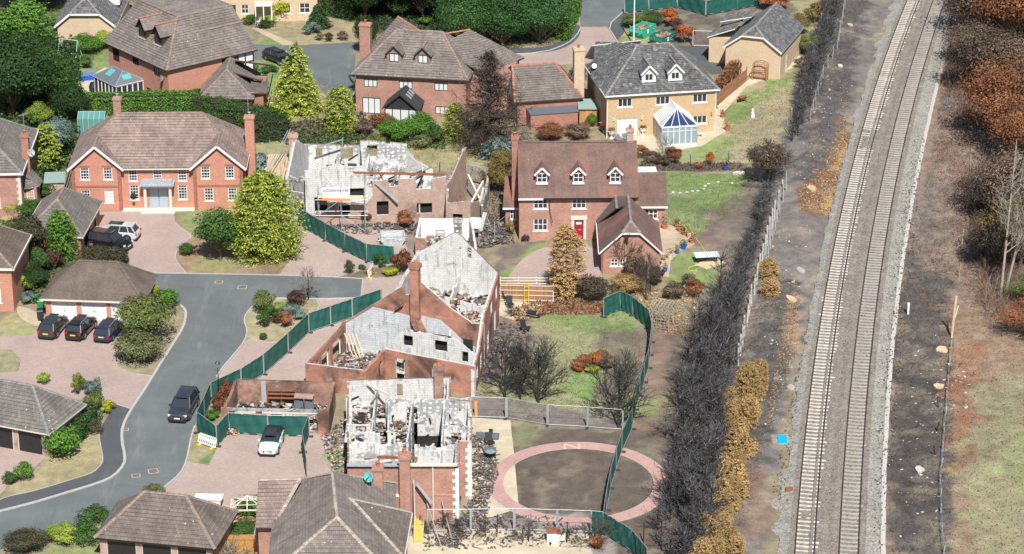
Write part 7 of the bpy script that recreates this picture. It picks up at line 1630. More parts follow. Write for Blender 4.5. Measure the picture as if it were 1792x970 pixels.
plant('shrub', 'orange withered shrub in the burnt garden before the green fence end', 'shrub', (1045,960), 1.5, 1.2, 'shrub_orange')
# -- burnt hedge along the railway
def hedge_tree(seed, h=6., w=2.6):
    rs = np.random.RandomState(seed); S = []
    for i in range(50):
        z = h*(.03+.85*rs.rand()**.9); th = rs.rand()*6.28; L = w*.56*(1-.55*z/h)*(.4+1.0*rs.rand()); p = np.array([0, 0, z]); d = np.array([math.cos(th), math.sin(th), .3+.5*rs.rand()])
        for k in range(3):
            d = d+rs.randn(3)*.16; d[2] += .26; d /= np.linalg.norm(d); q = p+d*L/3*1.25; S.append([*p, *q, .042-.010*k, .032-.009*k])
            for _ in range(2):
                e = d+rs.randn(3)*.55; e[2] += .3; e /= np.linalg.norm(e); S.append([*q, *(q+e*L*.45*rs.rand()+e*.15), .015, .009])
            p = q
    T = [[0, 0, -.1, .1*rs.randn(), .1*rs.randn(), h*.5, .075, .05], [0, 0, h*.5, .15*rs.randn(), .15*rs.randn(), h, .05, .012]]
    r = np.random.RandomState(seed+5).rand(len(S))
    return [('trunk', seg_mesh('trunk', T, 'trunk_dark', n=5)), ('crown', seg_mesh('crown', S, 'char_twig', r))]
HT = [hedge_tree(100+i) for i in range(5)]
def hedge_row(pts, step, h, w, jit, hv=.2):
    p = gp(pts); acc = 0
    for a, b in zip(p[:-1], p[1:]):
        L = math.dist(a, b); n = max(1, int(L/step))
        for i in range(n):
            t = (i+R.uniform(0, .8))/n; x = a[0]+(b[0]-a[0])*t+R.uniform(-jit, jit); y = a[1]+(b[1]-a[1])*t
            o = thing('burnt_hedge_tree', 'charred leafless tree in the black burnt hedge between the gardens and the railway', 'burnt tree', (x, y, hgt(x, y)), R.uniform(0, 6.28), 'charred trees of the railway hedge')
            k = R.uniform(1-hv, 1+hv); ww = w*R.uniform(.85, 1.2)/2.6; o.scale = (ww, ww, h*k/6)
            for nm, me in R.choice(HT): link(nm, me, o)
hedge_row([(1468,-5),(1452,60),(1428,132),(1402,215),(1388,250)], 1.2, 2.6, 2.2, .5); hedge_row([(1452,-5),(1436,60),(1412,132),(1392,205)], 1.3, 2.3, 2.0, .4)
hedge_row([(1345,350),(1330,400),(1312,450),(1298,490)], .9, 2.8, 2.0, .4)
HZ = 1.15
hedge_row([(1300,500),(1285,560),(1270,640),(1258,740),(1245,850),(1232,985)], 1.35, 5.0, 2.4, .5, .4)
hedge_row([(1262,530),(1245,600),(1228,700),(1215,800),(1205,900),(1195,1000)], 1.5, 5.0, 2.5, .7, .4); hedge_row([(1232,575),(1208,660),(1185,760),(1172,850),(1165,990)], 1.9, 3.8, 2.4, .8, .45)
# -- scorched conifers on the railway side of the hedge
for i, (x, y, w, h) in enumerate([(1318,680,2.4,3.6),(1330,700,2.2,3.0),(1310,725,2.6,3.6),(1295,745,2.4,3.0),(1305,785,2.6,3.2),(1290,815,2.4,2.8),(1280,850,2.6,3.4),(1295,865,2.2,2.8),(1272,890,2.4,2.8),(1265,925,2.4,2.6),(1255,955,2.8,2.8),(1275,965,2.2,2.2),(1240,985,2.6,2.6),(1312,700,2.2,2.8),(1285,785,2.2,2.8),(1268,870,2.2,2.6)]):
    for j in range(5): plant('scorched_conifer', 'golden-brown scorched conifer in the row on the railway side of the black hedge', 'conifer', (x+R.uniform(-20,14),y+R.uniform(-14,14)), w*R.uniform(.35,.75), h*R.uniform(.4,1.15), R.choice(['tan_mound','tan_tuft','tan_tuft']), 'scorched conifers along the black hedge', seed=90+(i+j) % 4)
plant('scorched_conifer', 'tan dead bush at the foot of the steel posts, upper of two', 'conifer', (1345,488), 1.9, 2.0, 'tan_mound', seed=90); plant('scorched_conifer', 'tan dead bush at the foot of the steel posts, lower of two', 'conifer', (1348,520), 1.7, 1.9, 'tan_mound', seed=91)
# -- far right scrub
for i, (x, y, w, h, k, lb) in enumerate([
 (1745,70,8,7,'brown','brown leafless-looking tree in the upper right corner'),(1790,95,8,8,'rust','rust-red tree at the right edge, near the top'),(1715,30,6,5,'gbrown','golden-brown tree at the top right, nearest the railway'),(1775,20,8,7,'rust','reddish tree at the very top right'),
 (1702,115,5,3.6,'brown','low brown scrub tree beside the cable trough'),(1735,160,7,5.5,'umber','dark scrub tree with a deep shadow at the right'),(1790,190,7,6,'brown','brown tree at the right edge below the rust-red tree'),(1770,255,8,6.5,'rust','rust-leaved tree at the right edge'),(1800,300,6,6,'rust','rust tree clipped by the right edge'),
 (1730,375,4.6,3.4,'umber','blackened bush left of the pale bare trunks'),(1790,400,6,6,'brown','brown tree behind the pale bare trunks'),(1785,470,6,5,'gbrown','golden-brown bush right of the pale bare trunks'),(1800,535,3,2.0,'olive','olive bush at the right edge below the pale trunks'),(1745,470,4,3.6,'umber','dark scorched bush at the foot of the pale trunks'),(1800,590,4,2.4,'rust','low red-brown bush at the right edge')]):
    plant('scrub_tree', lb, 'tree', (x,y), w*1.45, h*1.45, 'big_'+k, seed=30+i % 2, n=11000, leaf=.2, tight=.95)
PT = lambda lean: (lambda mat, w, h, seed, **k: bare(mat, h, w, seed, 4, 13, .9, .15, 2, 'trunk_pale', lean, .3, .016))
plant('bare_tree', 'tall pale bare tree with twin leaning trunks at the right, left trunk', 'tree', (1750,530), 5, 15.5, (PT((1.0,3.0)), 'pale_twig', 5., 15.5), seed=6, rz=0); plant('bare_tree', 'tall pale bare tree with twin leaning trunks at the right, right trunk', 'tree', (1757,524), 4.5, 13.5, (PT((2.6,2.0)), 'pale_twig', 4.5, 13.5), seed=8, rz=0)
# -- low ground cover, dead brush and litter
LAWNS = [([(900,545),(1085,540),(1130,600),(1100,735),(850,735),(930,620)], 7000, 'willow'), ([(1150,303),(1315,305),(1310,360),(1220,410),(1172,390)], 4000, 'bright'), ([(1290,200),(1320,160),(1400,118),(1430,120),(1390,230),(1320,280),(1240,280),(1275,240)], 5000, 'willow'), ([(600,10),(1000,10),(960,75),(800,75)], 1500, 'willow')]
def cover_stuff(name, poly, n, leaf, mat, h, seed):
    p, rs = in_poly(gp(poly), n, seed); z = np.array([hgt(*q) for q in p])+.03+h*rs.rand(n)*fbm(p[:,0]+9, p[:,1], 2, seed, 3)*1.5; c = np.stack([p[:,0], p[:,1], z], 1)
    s = leaf*(.5+rs.rand(n)); return stuff(link(name, leaf_mesh(name, [leaf_quads(c, rs.randn(n, 3)*.6+[0, -.2, 1], s, s*.6, rs.rand(n), rs)], mat)))
for i_, (px_, n_, m_) in enumerate(LAWNS): cover_stuff('grass', px_, n_, .1, 'lf_'+m_, .05, 80+i_)
def brush_stuff(name, poly, n, L, mat, seed, up=.7, rad=.012):
    p, rs = in_poly(gp(poly), n, seed); z = np.array([hgt(*q) for q in p]); d = unit(rs.randn(n, 3)*[1,1,.5]+[.2,.3,up])*(L*(.4+rs.rand(n)))[:, None]; a = np.stack([p[:,0], p[:,1], z], 1)
    return stuff(link(name, seg_mesh(name, np.concatenate([a, a+d, np.full((n,1), rad), np.full((n,1), rad*.5)], 1), mat, rs.rand(n))))
cover_stuff('ground_cover', [(0,40),(130,40),(150,200),(130,290),(60,330),(0,230)], 9000, .4, 'lf_deep', 1.4, 1); cover_stuff('ground_cover', [(0,390),(60,380),(140,420),(140,470),(70,540),(20,520)], 3500, .3, 'lf_green', .5, 2)
cover_stuff('ground_cover', [(600,0),(1000,0),(1000,60),(900,80),(640,50)], 6000, .35, 'lf_deep', .7, 3); cover_stuff('ground_cover', [(500,235),(780,245),(780,262),(600,262),(500,250)], 2600, .25, 'lf_green', .7, 4); cover_stuff('ground_cover', [(430,225),(640,200),(640,245),(520,262)], 2600, .3, 'lf_hedgebrown', .5, 5)
cover_stuff('dead_leaves', [(1660,0),(1800,0),(1800,560),(1700,560),(1640,300),(1640,180)], 9000, .16, 'lf_rust', .25, 6); cover_stuff('dead_leaves', [(1600,500),(1720,560),(1800,560),(1800,980),(1660,980),(1660,700)], 5000, .12, 'lf_rust', .05, 7); cover_stuff('dead_leaves', [(1440,300),(1478,205),(1484,245),(1452,375),(1400,372),(1395,345)], 1800, .16, 'lf_tan', .15, 8)
cover_stuff('dead_leaves', [(1378,520),(1400,520),(1395,620),(1360,700),(1350,760),(1340,740)], 1300, .13, 'lf_tan', .06, 9); cover_stuff('dead_leaves', [(950,525),(1055,530),(1062,552),(960,552),(905,566),(890,545)], 1800, .2, 'lf_rust', .35, 10); cover_stuff('dead_leaves', [(1120,285),(1300,286),(1300,300),(1120,300)], 1500, .16, 'lf_umber', .3, 11)
cover_stuff('dead_leaves', [(480,262),(900,262),(900,330),(830,330),(480,300)], 1400, .14, 'lf_gbrown', .1, 12); cover_stuff('dead_leaves', [(1100,510),(1230,500),(1215,600),(1150,580)], 1700, .18, 'lf_tan', .25, 13); cover_stuff('dead_leaves', [(840,290),(900,290),(900,430),(850,430)], 1500, .2, 'lf_umber', .5, 14)
brush_stuff('dead_brush', [(1660,60),(1760,60),(1800,560),(1690,540),(1600,430),(1640,200)], 5200, .9, 'brown_twig', 21); brush_stuff('dead_brush', [(1590,420),(1670,470),(1665,980),(1552,980),(1560,620)], 6500, .45, 'char_dark', 22, .3); brush_stuff('dead_brush', [(1470,0),(1520,0),(1480,200),(1430,330),(1395,350),(1420,160)], 4200, .4, 'char_dark', 23, .2)
brush_stuff('dead_brush', [(1330,480),(1400,500),(1370,700),(1330,820),(1290,960),(1250,960),(1300,640)], 5000, .4, 'char_dark', 24, .2); brush_stuff('dead_brush', [(1664,-10),(1800,-10),(1800,260),(1680,215),(1650,150)], 8000, 1.7, 'red_twig', 25, .9, .018); brush_stuff('dead_brush', [(1690,300),(1790,300),(1790,560),(1720,560)], 4500, 1.6, 'red_twig', 26, .9, .018)
brush_stuff('dead_brush', [(1270,560),(1312,520),(1300,640),(1255,985),(1180,985),(1240,600)], 3200, .8, 'char_twig', 27, .6)
rubble('ballast_stones', gp([(1480,240),(1350,870),(1545,964),(1620,240)]), 5000, .17, .2, .09, 'rubble_dark', None, (0,0), 61, .8, 0, 0)
def litter(px, n, seed, size, mat='rubble'):
    p, rs = in_poly(gp(px), n, seed); z = np.array([hgt(*q) for q in p])+.03; s = size*(.3+rs.rand(n, 3)**2*1.6); s[:,2] *= .35
    return stuff(link('pale_debris', np_boxes('pale_debris', np.stack([p[:,0], p[:,1], z], 1), s, rs.rand(n)*6.3, rs.randn(n)*.3, .45+.35*rs.rand(n), MT[mat])))
litter([(1440,120),(1500,120),(1470,240),(1400,350),(1390,300)], 170, 71, .16); litter([(1330,400),(1420,400),(1400,560),(1310,560)], 150, 72, .15); litter([(1600,560),(1660,600),(1650,950),(1560,950)], 120, 73, .15); litter([(1640,640),(1700,640),(1690,720),(1635,720)], 60, 74, .2); litter([(1340,560),(1400,600),(1370,740),(1330,780)], 80, 75, .15)
# ================================================================ VEHICLES
def car(label, px, head, body, L=4.5, W_=1.86, H=1.68, kind='suv', roofm=None, plate='rear', name='parked_car', group='parked cars', rails=False):
    X, Y = G(*px); t = thing(name, label, 'car', (X, Y, .012), math.radians(head), group); h = L/2
    zb = .98 if kind == 'suv' else .88
    if kind == 'suv': st = [(-h,.80,.42,.86),(-h+.10,.92,.30,.98),(-h+.5,.97,.22,1.04),(-.6,1.0,.2,1.02),(.6,1.0,.2,1.0),(h-1.15,.99,.2,.98),(h-.5,.96,.22,.93),(h-.12,.86,.28,.84),(h,.72,.36,.72)]
    else: st = [(-h,.78,.40,.82),(-h+.10,.91,.28,.90),(-h+.5,.97,.20,.94),(-.6,1.0,.18,.92),(.6,1.0,.18,.90),(h-1.0,.99,.18,.86),(h-.45,.95,.2,.78),(h-.12,.84,.26,.68),(h,.70,.34,.58)]
    m = MB(); w = W_/2; rings = []
    for x, k, z0, z1 in st:
        y = w*k; rg = [(x,y*.86,z0),(x,y,z0+.12),(x,y*1.0,(z0+z1)*.52),(x,y*.97,z1-.10),(x,y*.86,z1-.015),(x,y*.4,z1+.015)]
        rings.append(rg+[(a,-b,c) for a, b, c in reversed(rg)])
    for a, b in zip(rings[:-1], rings[1:]):
        for i in range(12): m.poly([a[i], a[(i+1) % 12], b[(i+1) % 12], b[i]][::-1])
    m.poly(rings[0]); m.poly(rings[-1][::-1])
    bo = m.build('body', body, t, True)
    fb, ft = (h-1.25, h-2.0) if kind == 'suv' else (h-1.15, h-1.95); rb, rt = (-h+.1, -h+.55) if kind != 'hatch' else (-h+.12, -h+.62)
    wb, wt = w*.88, w*.68; zr = H-.05
    bot = [(rb,-wb,zb-.04),(fb,-wb,zb-.04),(fb,wb,zb-.04),(rb,wb,zb-.04)]; top = [(rt,-wt,zr),(ft,-wt,zr),(ft,wt,zr),(rt,wt,zr)]
    g = MB(); g.hull8(bot+top); g.build('windows', MT['glass'], t)
    r = MB(); r.hull8([(rt-.12,-wt-.02,zr-.04),(ft+.1,-wt-.02,zr-.04),(ft+.1,wt+.02,zr-.04),(rt-.12,wt+.02,zr-.04),(rt,-wt*.88,H),(ft-.05,-wt*.88,H),(ft-.05,wt*.88,H),(rt,wt*.88,H)]); r.build('roof', roofm or body, t)
    p = MB(); V3 = Vector
    for i in range(4): p.bar(V3(bot[i]), V3(top[i]), .09, .09)
    for s in (-1, 1):
        for f, wd in ((.52,.1),(.2,.1)): xb, xt = rb+(fb-rb)*f, rt+(ft-rt)*f; p.bar((xb,s*(wb+.005),zb-.02), (xt,s*(wt+.005),zr), wd, .03)
    p.build('pillars', body if body is silver else MT['black'], t)
    if rails:
        p = MB()
        for s in (-1, 1): p.bar((rt+.1,s*wt*.95,H+.05), (ft-.1,s*wt*.95,H+.05), .04, .04)
        p.build('roof_rails', MT['galv'], t)
    sr = MB(); sr.box(-.8, .65, -wt*.72, wt*.72, H-.004, H+.012); sr.build('sunroof', MT['glass'], t)
    R_ = .37 if kind == 'suv' else .32
    for sx in (-1, 1):
        for sy in (-1, 1):
            cx, cy = sx*(L*.30), sy*(w-.11); ty = MB(); ty.tube((cx,cy-.12,R_), (cx,cy+.12,R_), R_, R_, 16); o = ty.build('wheel', MT['tyre'], t, False)
            rm = MB(); rm.tube((cx,cy+sy*.10,R_), (cx,cy+sy*.128,R_), R_*.66, R_*.6, 10); rm.build('rim', MT['alloy'], o)
    ar = MB()
    for sx in (-1, 1):
        for sy in (-1, 1): ar.tube((sx*L*.30,sy*(w-.2),R_+.02), (sx*L*.30,sy*(w+.004),R_+.02), R_*1.2, R_*1.2, 16)
    ar.build('wheel_arches', MT['black'], t)
    zl = .72 if kind == 'suv' else .62
    for s in (-1, 1):
        l = MB(); l.rbox((h-.16,s*w*.66,zl+.03), (.2,.42,.15), -s*.45); l.build('headlight', MT['lampglass'], t)
        l = MB(); l.rbox((-h+.05,s*w*.72,zl+.13), (.12,.34,.2), s*.3); l.build('tail_light', MT['taillight'], t)
        mi = MB(); mi.box(fb-.35, fb-.15, s*(w+.02)-.1, s*(w+.02)+.1, zb-.02, zb+.14); mi.build('mirror', body, t)
    gr = MB(); gr.box(h-.05, h+.012, -w*.42, w*.42, .44, zl); gr.build('grille', MT['black'], t)
    bp = MB(); bp.box(h-.14, h+.02, -w*.78, w*.78, .2, .34); bp.box(-h-.01, -h+.12, -w*.8, w*.8, .24, .42); bp.build('bumpers', MT['black'], t)
    pl = MB(); pl.box(h+.008, h+.025, -.26, .26, .46, .58); pl.build('number_plate', MT['plate_white'], t)
    pl = MB(); pl.box(-h-.03, -h-.012, -.26, .26, .62, .74); pl.build('number_plate', MT['plate_yellow'], t)
    dl = MB()
    for s in (-1, 1):
        for x in (-L*.18, .12, L*.22): dl.box(x-.008, x+.008, s*w-.006, s*w+.004, .38, zb-.08)
        for x in (-.25, .85): dl.box(x-.1, x+.08, s*w-.01, s*w+.025, zb-.2, zb-.16)
    dl.build('door_seams', MT['black'], t)
    return t
MT['tyre'] = m_plain('tyre', (.018,.018,.019), .85); MT['alloy'] = m_plain('alloy wheel', (.35,.35,.36), .3, .7)
MT['lampglass'] = m_gloss('headlamp', (.62,.64,.66), .1, .8); MT['taillight'] = m_gloss('tail lamp', (.35,.01,.01), .15, .8)
MT['plate_white'] = m_plain('white plate', (.78,.78,.75), .5); MT['plate_yellow'] = m_plain('yellow plate', (.75,.52,.02), .5)
PA = lambda n, c, me=.35: m_gloss(n, c, .18, 1.0, me)
black, dgrey, navy = PA('black car paint', (.012,.013,.016)), PA('dark grey car paint', (.045,.048,.055)), PA('navy car paint', (.02,.04,.13))
silver, mint, slate = PA('silver white car paint', (.62,.65,.67), .2), PA('pale mint car paint', (.60,.73,.71), .1), PA('slate grey car paint', (.06,.07,.085))
car('black car parked on the tarmac turning behind the golden conifer spire', (487,108), -49, black, 4.4, 1.8, 1.45, 'hatch')
car('silver-white off-roader with a dark glass roof beside the hipped garage', (204,417), 170, silver, 4.7, 1.9, 1.66, 'suv', None)
car('black off-roader next to the brown-topped hedge', (190,433), -22, black, 4.8, 1.95, 1.75, 'suv')
car('dark grey car outside the first white garage door, nearest the black bin', (94,581), 79, dgrey, 4.2, 1.76, 1.56, 'suv')
car('black car outside the middle white garage door', (143,583), 77, black, 4.3, 1.78, 1.6, 'suv', rails=True)
car('dark blue estate car partly hidden by the yellow-green tree', (192,586), 78, navy, 4.4, 1.74, 1.44, 'estate', rails=True)
car('slate grey off-roader on the road beside the green fence', (322,722), -98, slate, 4.7, 1.92, 1.72, 'suv')
car('pale mint hatchback with a black roof on the drive in front of the burnt garage', (475,783), -95, mint, 4.0, 1.76, 1.42, 'hatch', MT['black'])
# ================================================================ FENCES
def panel_meshes():
    f = MB(); h = 2.0
    f.tube((-.5,0,.12), (-.5,0,h), .024); f.tube((.5,0,.12), (.5,0,h), .024); f.tube((-.5,0,h), (.5,0,h), .024); f.tube((-.5,0,.14), (.5,0,.14), .024)
    wr = MB()
    for i in range(1, 18): x = -.5+i/18; wr.bar((x,0,.14), (x,0,h), .0007, .003)
    for z in (.45,.8,1.15,1.5,1.8): wr.bar((-.5,0,z), (.5,0,z), .005)
    sheets = []
    for v in range(3):
        rs = np.random.RandomState(v+3); N, M_ = 20, 7; mb = MB(); ph = rs.rand(4)*6
        P = lambda i, j: (-.5+i/N, -.03-.035*math.sin(i*.9+j*.5+ph[0])-.03*math.sin(i*2.1-j*.8+ph[1])*(j/M_), .14+(h-.16)*j/M_-.02*(1 if i % 5 else 0)*(j == M_))
        for i in range(N):
            for j in range(M_): mb.poly([P(i,j), P(i+1,j), P(i+1,j+1), P(i,j+1)])
        sheets.append(mb.mesh('privacy_sheet', MT['sheet'], True))
    b = MB(); b.box(-.11,.11,-.34,.34,0,.13)
    return f.mesh('panel', MT['galv']), wr.mesh('wire_mesh', MT['galv']), sheets, b.mesh('foot_block', MT['rubberblock'])
PF, PW, PS, PB = panel_meshes()
def heras(label, pts, clad=True, feet=True):
    p = gp(pts); t = thing('temporary_fence', label, 'fence', (*p[0], 0), 0, 'temporary site fences')
    for a, b in zip(p[:-1], p[1:]):
        L = math.dist(a, b); n = max(1, round(L/3.4)); an = math.atan2(b[1]-a[1], b[0]-a[0])
        for i in range(n):
            f0 = (i+.5)/n; c = (a[0]+(b[0]-a[0])*f0-p[0][0], a[1]+(b[1]-a[1])*f0-p[0][1], 0); jit = R.uniform(-.02,.02)
            o = link('panel', PF, t, c, an+jit); o.scale = (L/n-.04, 1, 1); clad or link('wire_mesh', PW, o)
            if clad: link('privacy_sheet', R.choice(PS), o)
            if feet:
                e = (a[0]+(b[0]-a[0])*(i/n)-p[0][0], a[1]+(b[1]-a[1])*(i/n)-p[0][1], 0); link('foot_block', PB, t, e, an)
    return t
heras('green-sheeted fence across the drive below the scaffolded ruin', [(523,395),(537,403),(570,422),(604,441),(642,459),(690,464)])
heras('long green-sheeted fence curving from the scorched gable ruin down to the road', [(668,540),(617,557),(541,583),(505,618),(462,656),(423,681),(370,706),(346,758)])
heras('green-sheeted fence round the burnt garage, behind the mint hatchback', [(346,758),(380,782),(401,759),(470,764),(541,765),(530,793)])
heras('short green-sheeted fence standing edge-on right of the mint hatchback', [(530,793),(537,836)])
heras('long curved green-sheeted fence across the burnt gardens, by the garden arch', [(1056,556),(1085,543),(1107,553),(1134,576),(1140,600),(1135,645),(1127,670),(1112,718),(1106,752),(1088,792),(1068,856),(1055,934)])
heras('green-sheeted fence end at the bottom, right of the wire panels', [(1035,933),(1055,935),(1105,966),(1132,1000)])
heras('green-sheeted fence at the top behind the skips', [(1093,24),(1135,20),(1185,14),(1235,28),(1290,17),(1330,10)])
heras('open wire fence along the lawn above the ring path', [(824,731),(886,733),(958,745),(1028,749),(1090,754)], False)
heras('open wire fence along the bottom of the ring path garden', [(748,931),(824,930),(900,929),(975,931),(1035,933)], False)
heras('open wire fence panels beside the ruined white-walled garage', [(838,433),(866,425),(892,404)], False); heras('open wire fence panels between the skips and the cream garage', [(1212,81),(1261,83),(1278,80)], False)
def board_fence(label, a, b, H, bw, m, horiz=False, rails=3, railm='timber_pale'):
    A, Bq = Vector(G(*a)), Vector(G(*b)); L = (Bq-A).length; t = thing('board_fence', label, 'fence', (A.x, A.y, 0), math.atan2(Bq.y-A.y, Bq.x-A.x))
    if horiz:
        me = MB(); me.box(0,L/4-.03,-.015,.015,0,bw-.015); me = me.mesh('board', MT[m])
        for s in range(4):
            for k in range(int(H/bw)): link('board', me, t, (s*L/4,0,.06+k*bw), 0)
    else:
        me = MB(); me.box(0,bw-.012,-.012,.012,0,H); me = me.mesh('board', MT[m])
        for k in range(int(L/bw)): link('board', me, t, (k*bw,R.uniform(0,.012),.04), 0)
    pm = MB(); pm.box(-.05,.05,.02,.12,0,H+.1); pm = pm.mesh('post', MT[railm])
    for k in range(5): link('post', pm, t, (L*k/4,0,0), 0)
    if not horiz:
        rm = MB(); rm.box(0,L,-.07,-.015,-.035,.035); rm = rm.mesh('rail', MT[railm])
        for k in range(rails): link('rail', rm, t, (0,0,.15+(H-.25)*k/(rails-1)), 0)
    return t
board_fence('pale brown board fence with whitish rails beside the red-door house drive', (876,527), (968,529), 1.75, .145, 'timber', rails=4, railm='offwhite')
board_fence('red-brown horizontal board fence beside the cream garage', (1254,186), (1307,142), 1.7, .19, 'timber', True, railm='timber')
board_fence('dark close-board fence beside the wide brick house shed', (108,372), (128,300), 1.7, .15, 'timber_grey', railm='timber_grey')
t = thing('rail_fence', 'white three-rail fence behind the pale brown board fence', 'fence', (*G(876,505),0), 0); L = 5.2
for z in (.5,.8,1.1):
    m = MB(); m.box(0,L,-.03,.03,z-.05,z+.05); m.build('rail', MT['offwhite'], t)
for k in range(4): m = MB(); m.box(L*k/3-.05,L*k/3+.05,.03,.12,0,1.2); m.build('post', MT['offwhite'], t)
t = thing('ladder', 'yellow ladder leaning on the pale board fence', 'ladder', (*G(921,530),0), 0)
for s in (-.2,.2): m = MB(); m.bar((s,-.3,0), (s,0,2.1), .05, .06); m.build('stile', MT['plate_yellow'], t)
for k in range(7): m = MB(); m.bar((-.2,-.3+.3*(k+.6)/7,2.1*(k+.6)/7), (.2,-.3+.3*(k+.6)/7,2.1*(k+.6)/7), .035); m.build('rung', MT['plate_yellow'], t)
# steel fence posts by the railway
def post_line(label, pts, step, h, w, m, wires=(), name='post_fence', cat='fence', lean=0.04):
    p = gp(pts); t = thing(name, label, cat, (*p[0], 0), 0); pm = MB(); pm.box(-w/2,w/2,-w/2,w/2,-.2,h); pm = pm.mesh('post', MT[m])
    q = []
    for a, b in zip(p[:-1], p[1:]):
        L = math.dist(a, b); n = max(1, round(L/step)); q += [(a[0]+(b[0]-a[0])*i/n, a[1]+(b[1]-a[1])*i/n) for i in range(n)]
    q.append(p[-1])
    for x, y in q:
        o = link('post', pm, t, (x-p[0][0], y-p[0][1], hgt(x, y)), R.uniform(-.2,.2)); o.rotation_euler = (R.uniform(-lean,lean), R.uniform(-lean,lean), R.uniform(-.2,.2))
    for z in wires:
        m_ = MB()
        for a, b in zip(q[:-1], q[1:]): m_.bar((a[0]-p[0][0],a[1]-p[0][1],z+hgt(*a)), (b[0]-p[0][0],b[1]-p[0][1],z+hgt(*b)), .025)
        m_.build('wire', MT['galv'], t)
post_line('row of pale concrete fence posts along the black hedge above the scorched conifers', [(1369,350),(1355,385),(1343,430),(1329,480),(1315,535),(1303,590),(1292,640)], 2.4, 2.2, .14, 'concrete', (1.6,.9))
post_line('second row of pale posts just behind the first, at the head of the row', [(1376,335),(1364,372),(1352,420),(1340,465)], 2.6, 2.2, .12, 'galv')
post_line('thin grey post and wire fence left of the upper black hedge', [(1440,32),(1420,120),(1400,180),(1378,232)], 3.2, 1.7, .09, 'galv', (1.5,.8)); post_line('thin grey post and wire fence right of the upper black hedge', [(1478,20),(1465,90),(1440,140),(1418,215)], 3.4, 1.6, .09, 'galv', (1.4,))
post_line('low grey wire fence on the dark bank right of the railway', [(1664,612),(1657,700),(1652,760),(1645,850),(1646,900),(1651,970),(1654,1000)], 3.2, .75, .09, 'galv', (.7,.62), lean=.12)
post_line('thin dark railings on the garden border above the lawn', [(1208,290),(1240,288),(1275,284),(1312,282)], 2.2, 1.3, .07, 'char', (1.1,))
post_line('scattered weathered posts on the brown slope at the right', [(1698,300),(1683,432),(1678,490)], 9, 1.6, .1, 'timber_grey'); post_line('charred posts on the dark slope left of the wire fence', [(1660,660),(1642,720),(1636,800)], 5, 1.0, .1, 'char', lean=.3)
t = thing('leaning_post', 'tall weathered timber post leaning on the brown slope at the right', 'post', (*G(1665,596),0), 0); m = MB(); m.bar((0,0,-.1), (.25,.35,4.3), .16, .14); m.build('post', MT['timber_pale'], t); m = MB(); m.bar((.2,.2,2.2), (.45,.25,3.4), .1, .1); m.build('strut', MT['timber_pale'], t)
t = thing('marker_post', 'short white marker post beside the cable trough', 'post', (*G(1589,550),0)); m = MB(); m.box(-.09,.09,-.09,.09,0,.95); m.box(-.12,.12,-.1,.1,.95,1.15); m.build('post', MT['white'], t)
# ================================================================ STREET AND GARDEN FURNITURE
def lamp_post(label, px, h, group='lamp posts'):
    t = thing('lamp_post', label, 'lamp post', (*G(*px),0), 0, group); m = MB(); m.tube((0,0,0), (0,0,.9), .075, .07, 8); m.tube((0,0,.9), (0,0,h), .045, .035, 8); m.tube((-.3,0,h-.35), (.3,0,h-.35), .02); m.build('post', MT['black'], t)
    l = MB(); l.lathe([(.1,h),(.2,h+.35),(.22,h+.36)], (0,0,0), 6); o = l.build('lantern', MT['glass_pale'], t); c = MB(); c.lathe([(.25,h+.36),(.1,h+.52),(.03,h+.6)], (0,0,0), 6); c.build('lantern_cap', MT['black'], o); return t
lamp_post('black lamp post by the green fence corner and the road', (384,708), 3.6); lamp_post('black lamp post behind the dark green tree on the brown bed', (393,436), 3.3)
t = thing('flagpole', 'tall white pole on the grass in front of the skips', 'pole', (*G(1109,79),0)); m = MB(); m.tube((0,0,0), (0,0,9), .1, .07, 10); m.build('pole', MT['white'], t); m = MB(); m.lathe([(.2,0),(.2,.12),(.12,.16)], (0,0,0), 10); m.build('base', MT['white'], t)
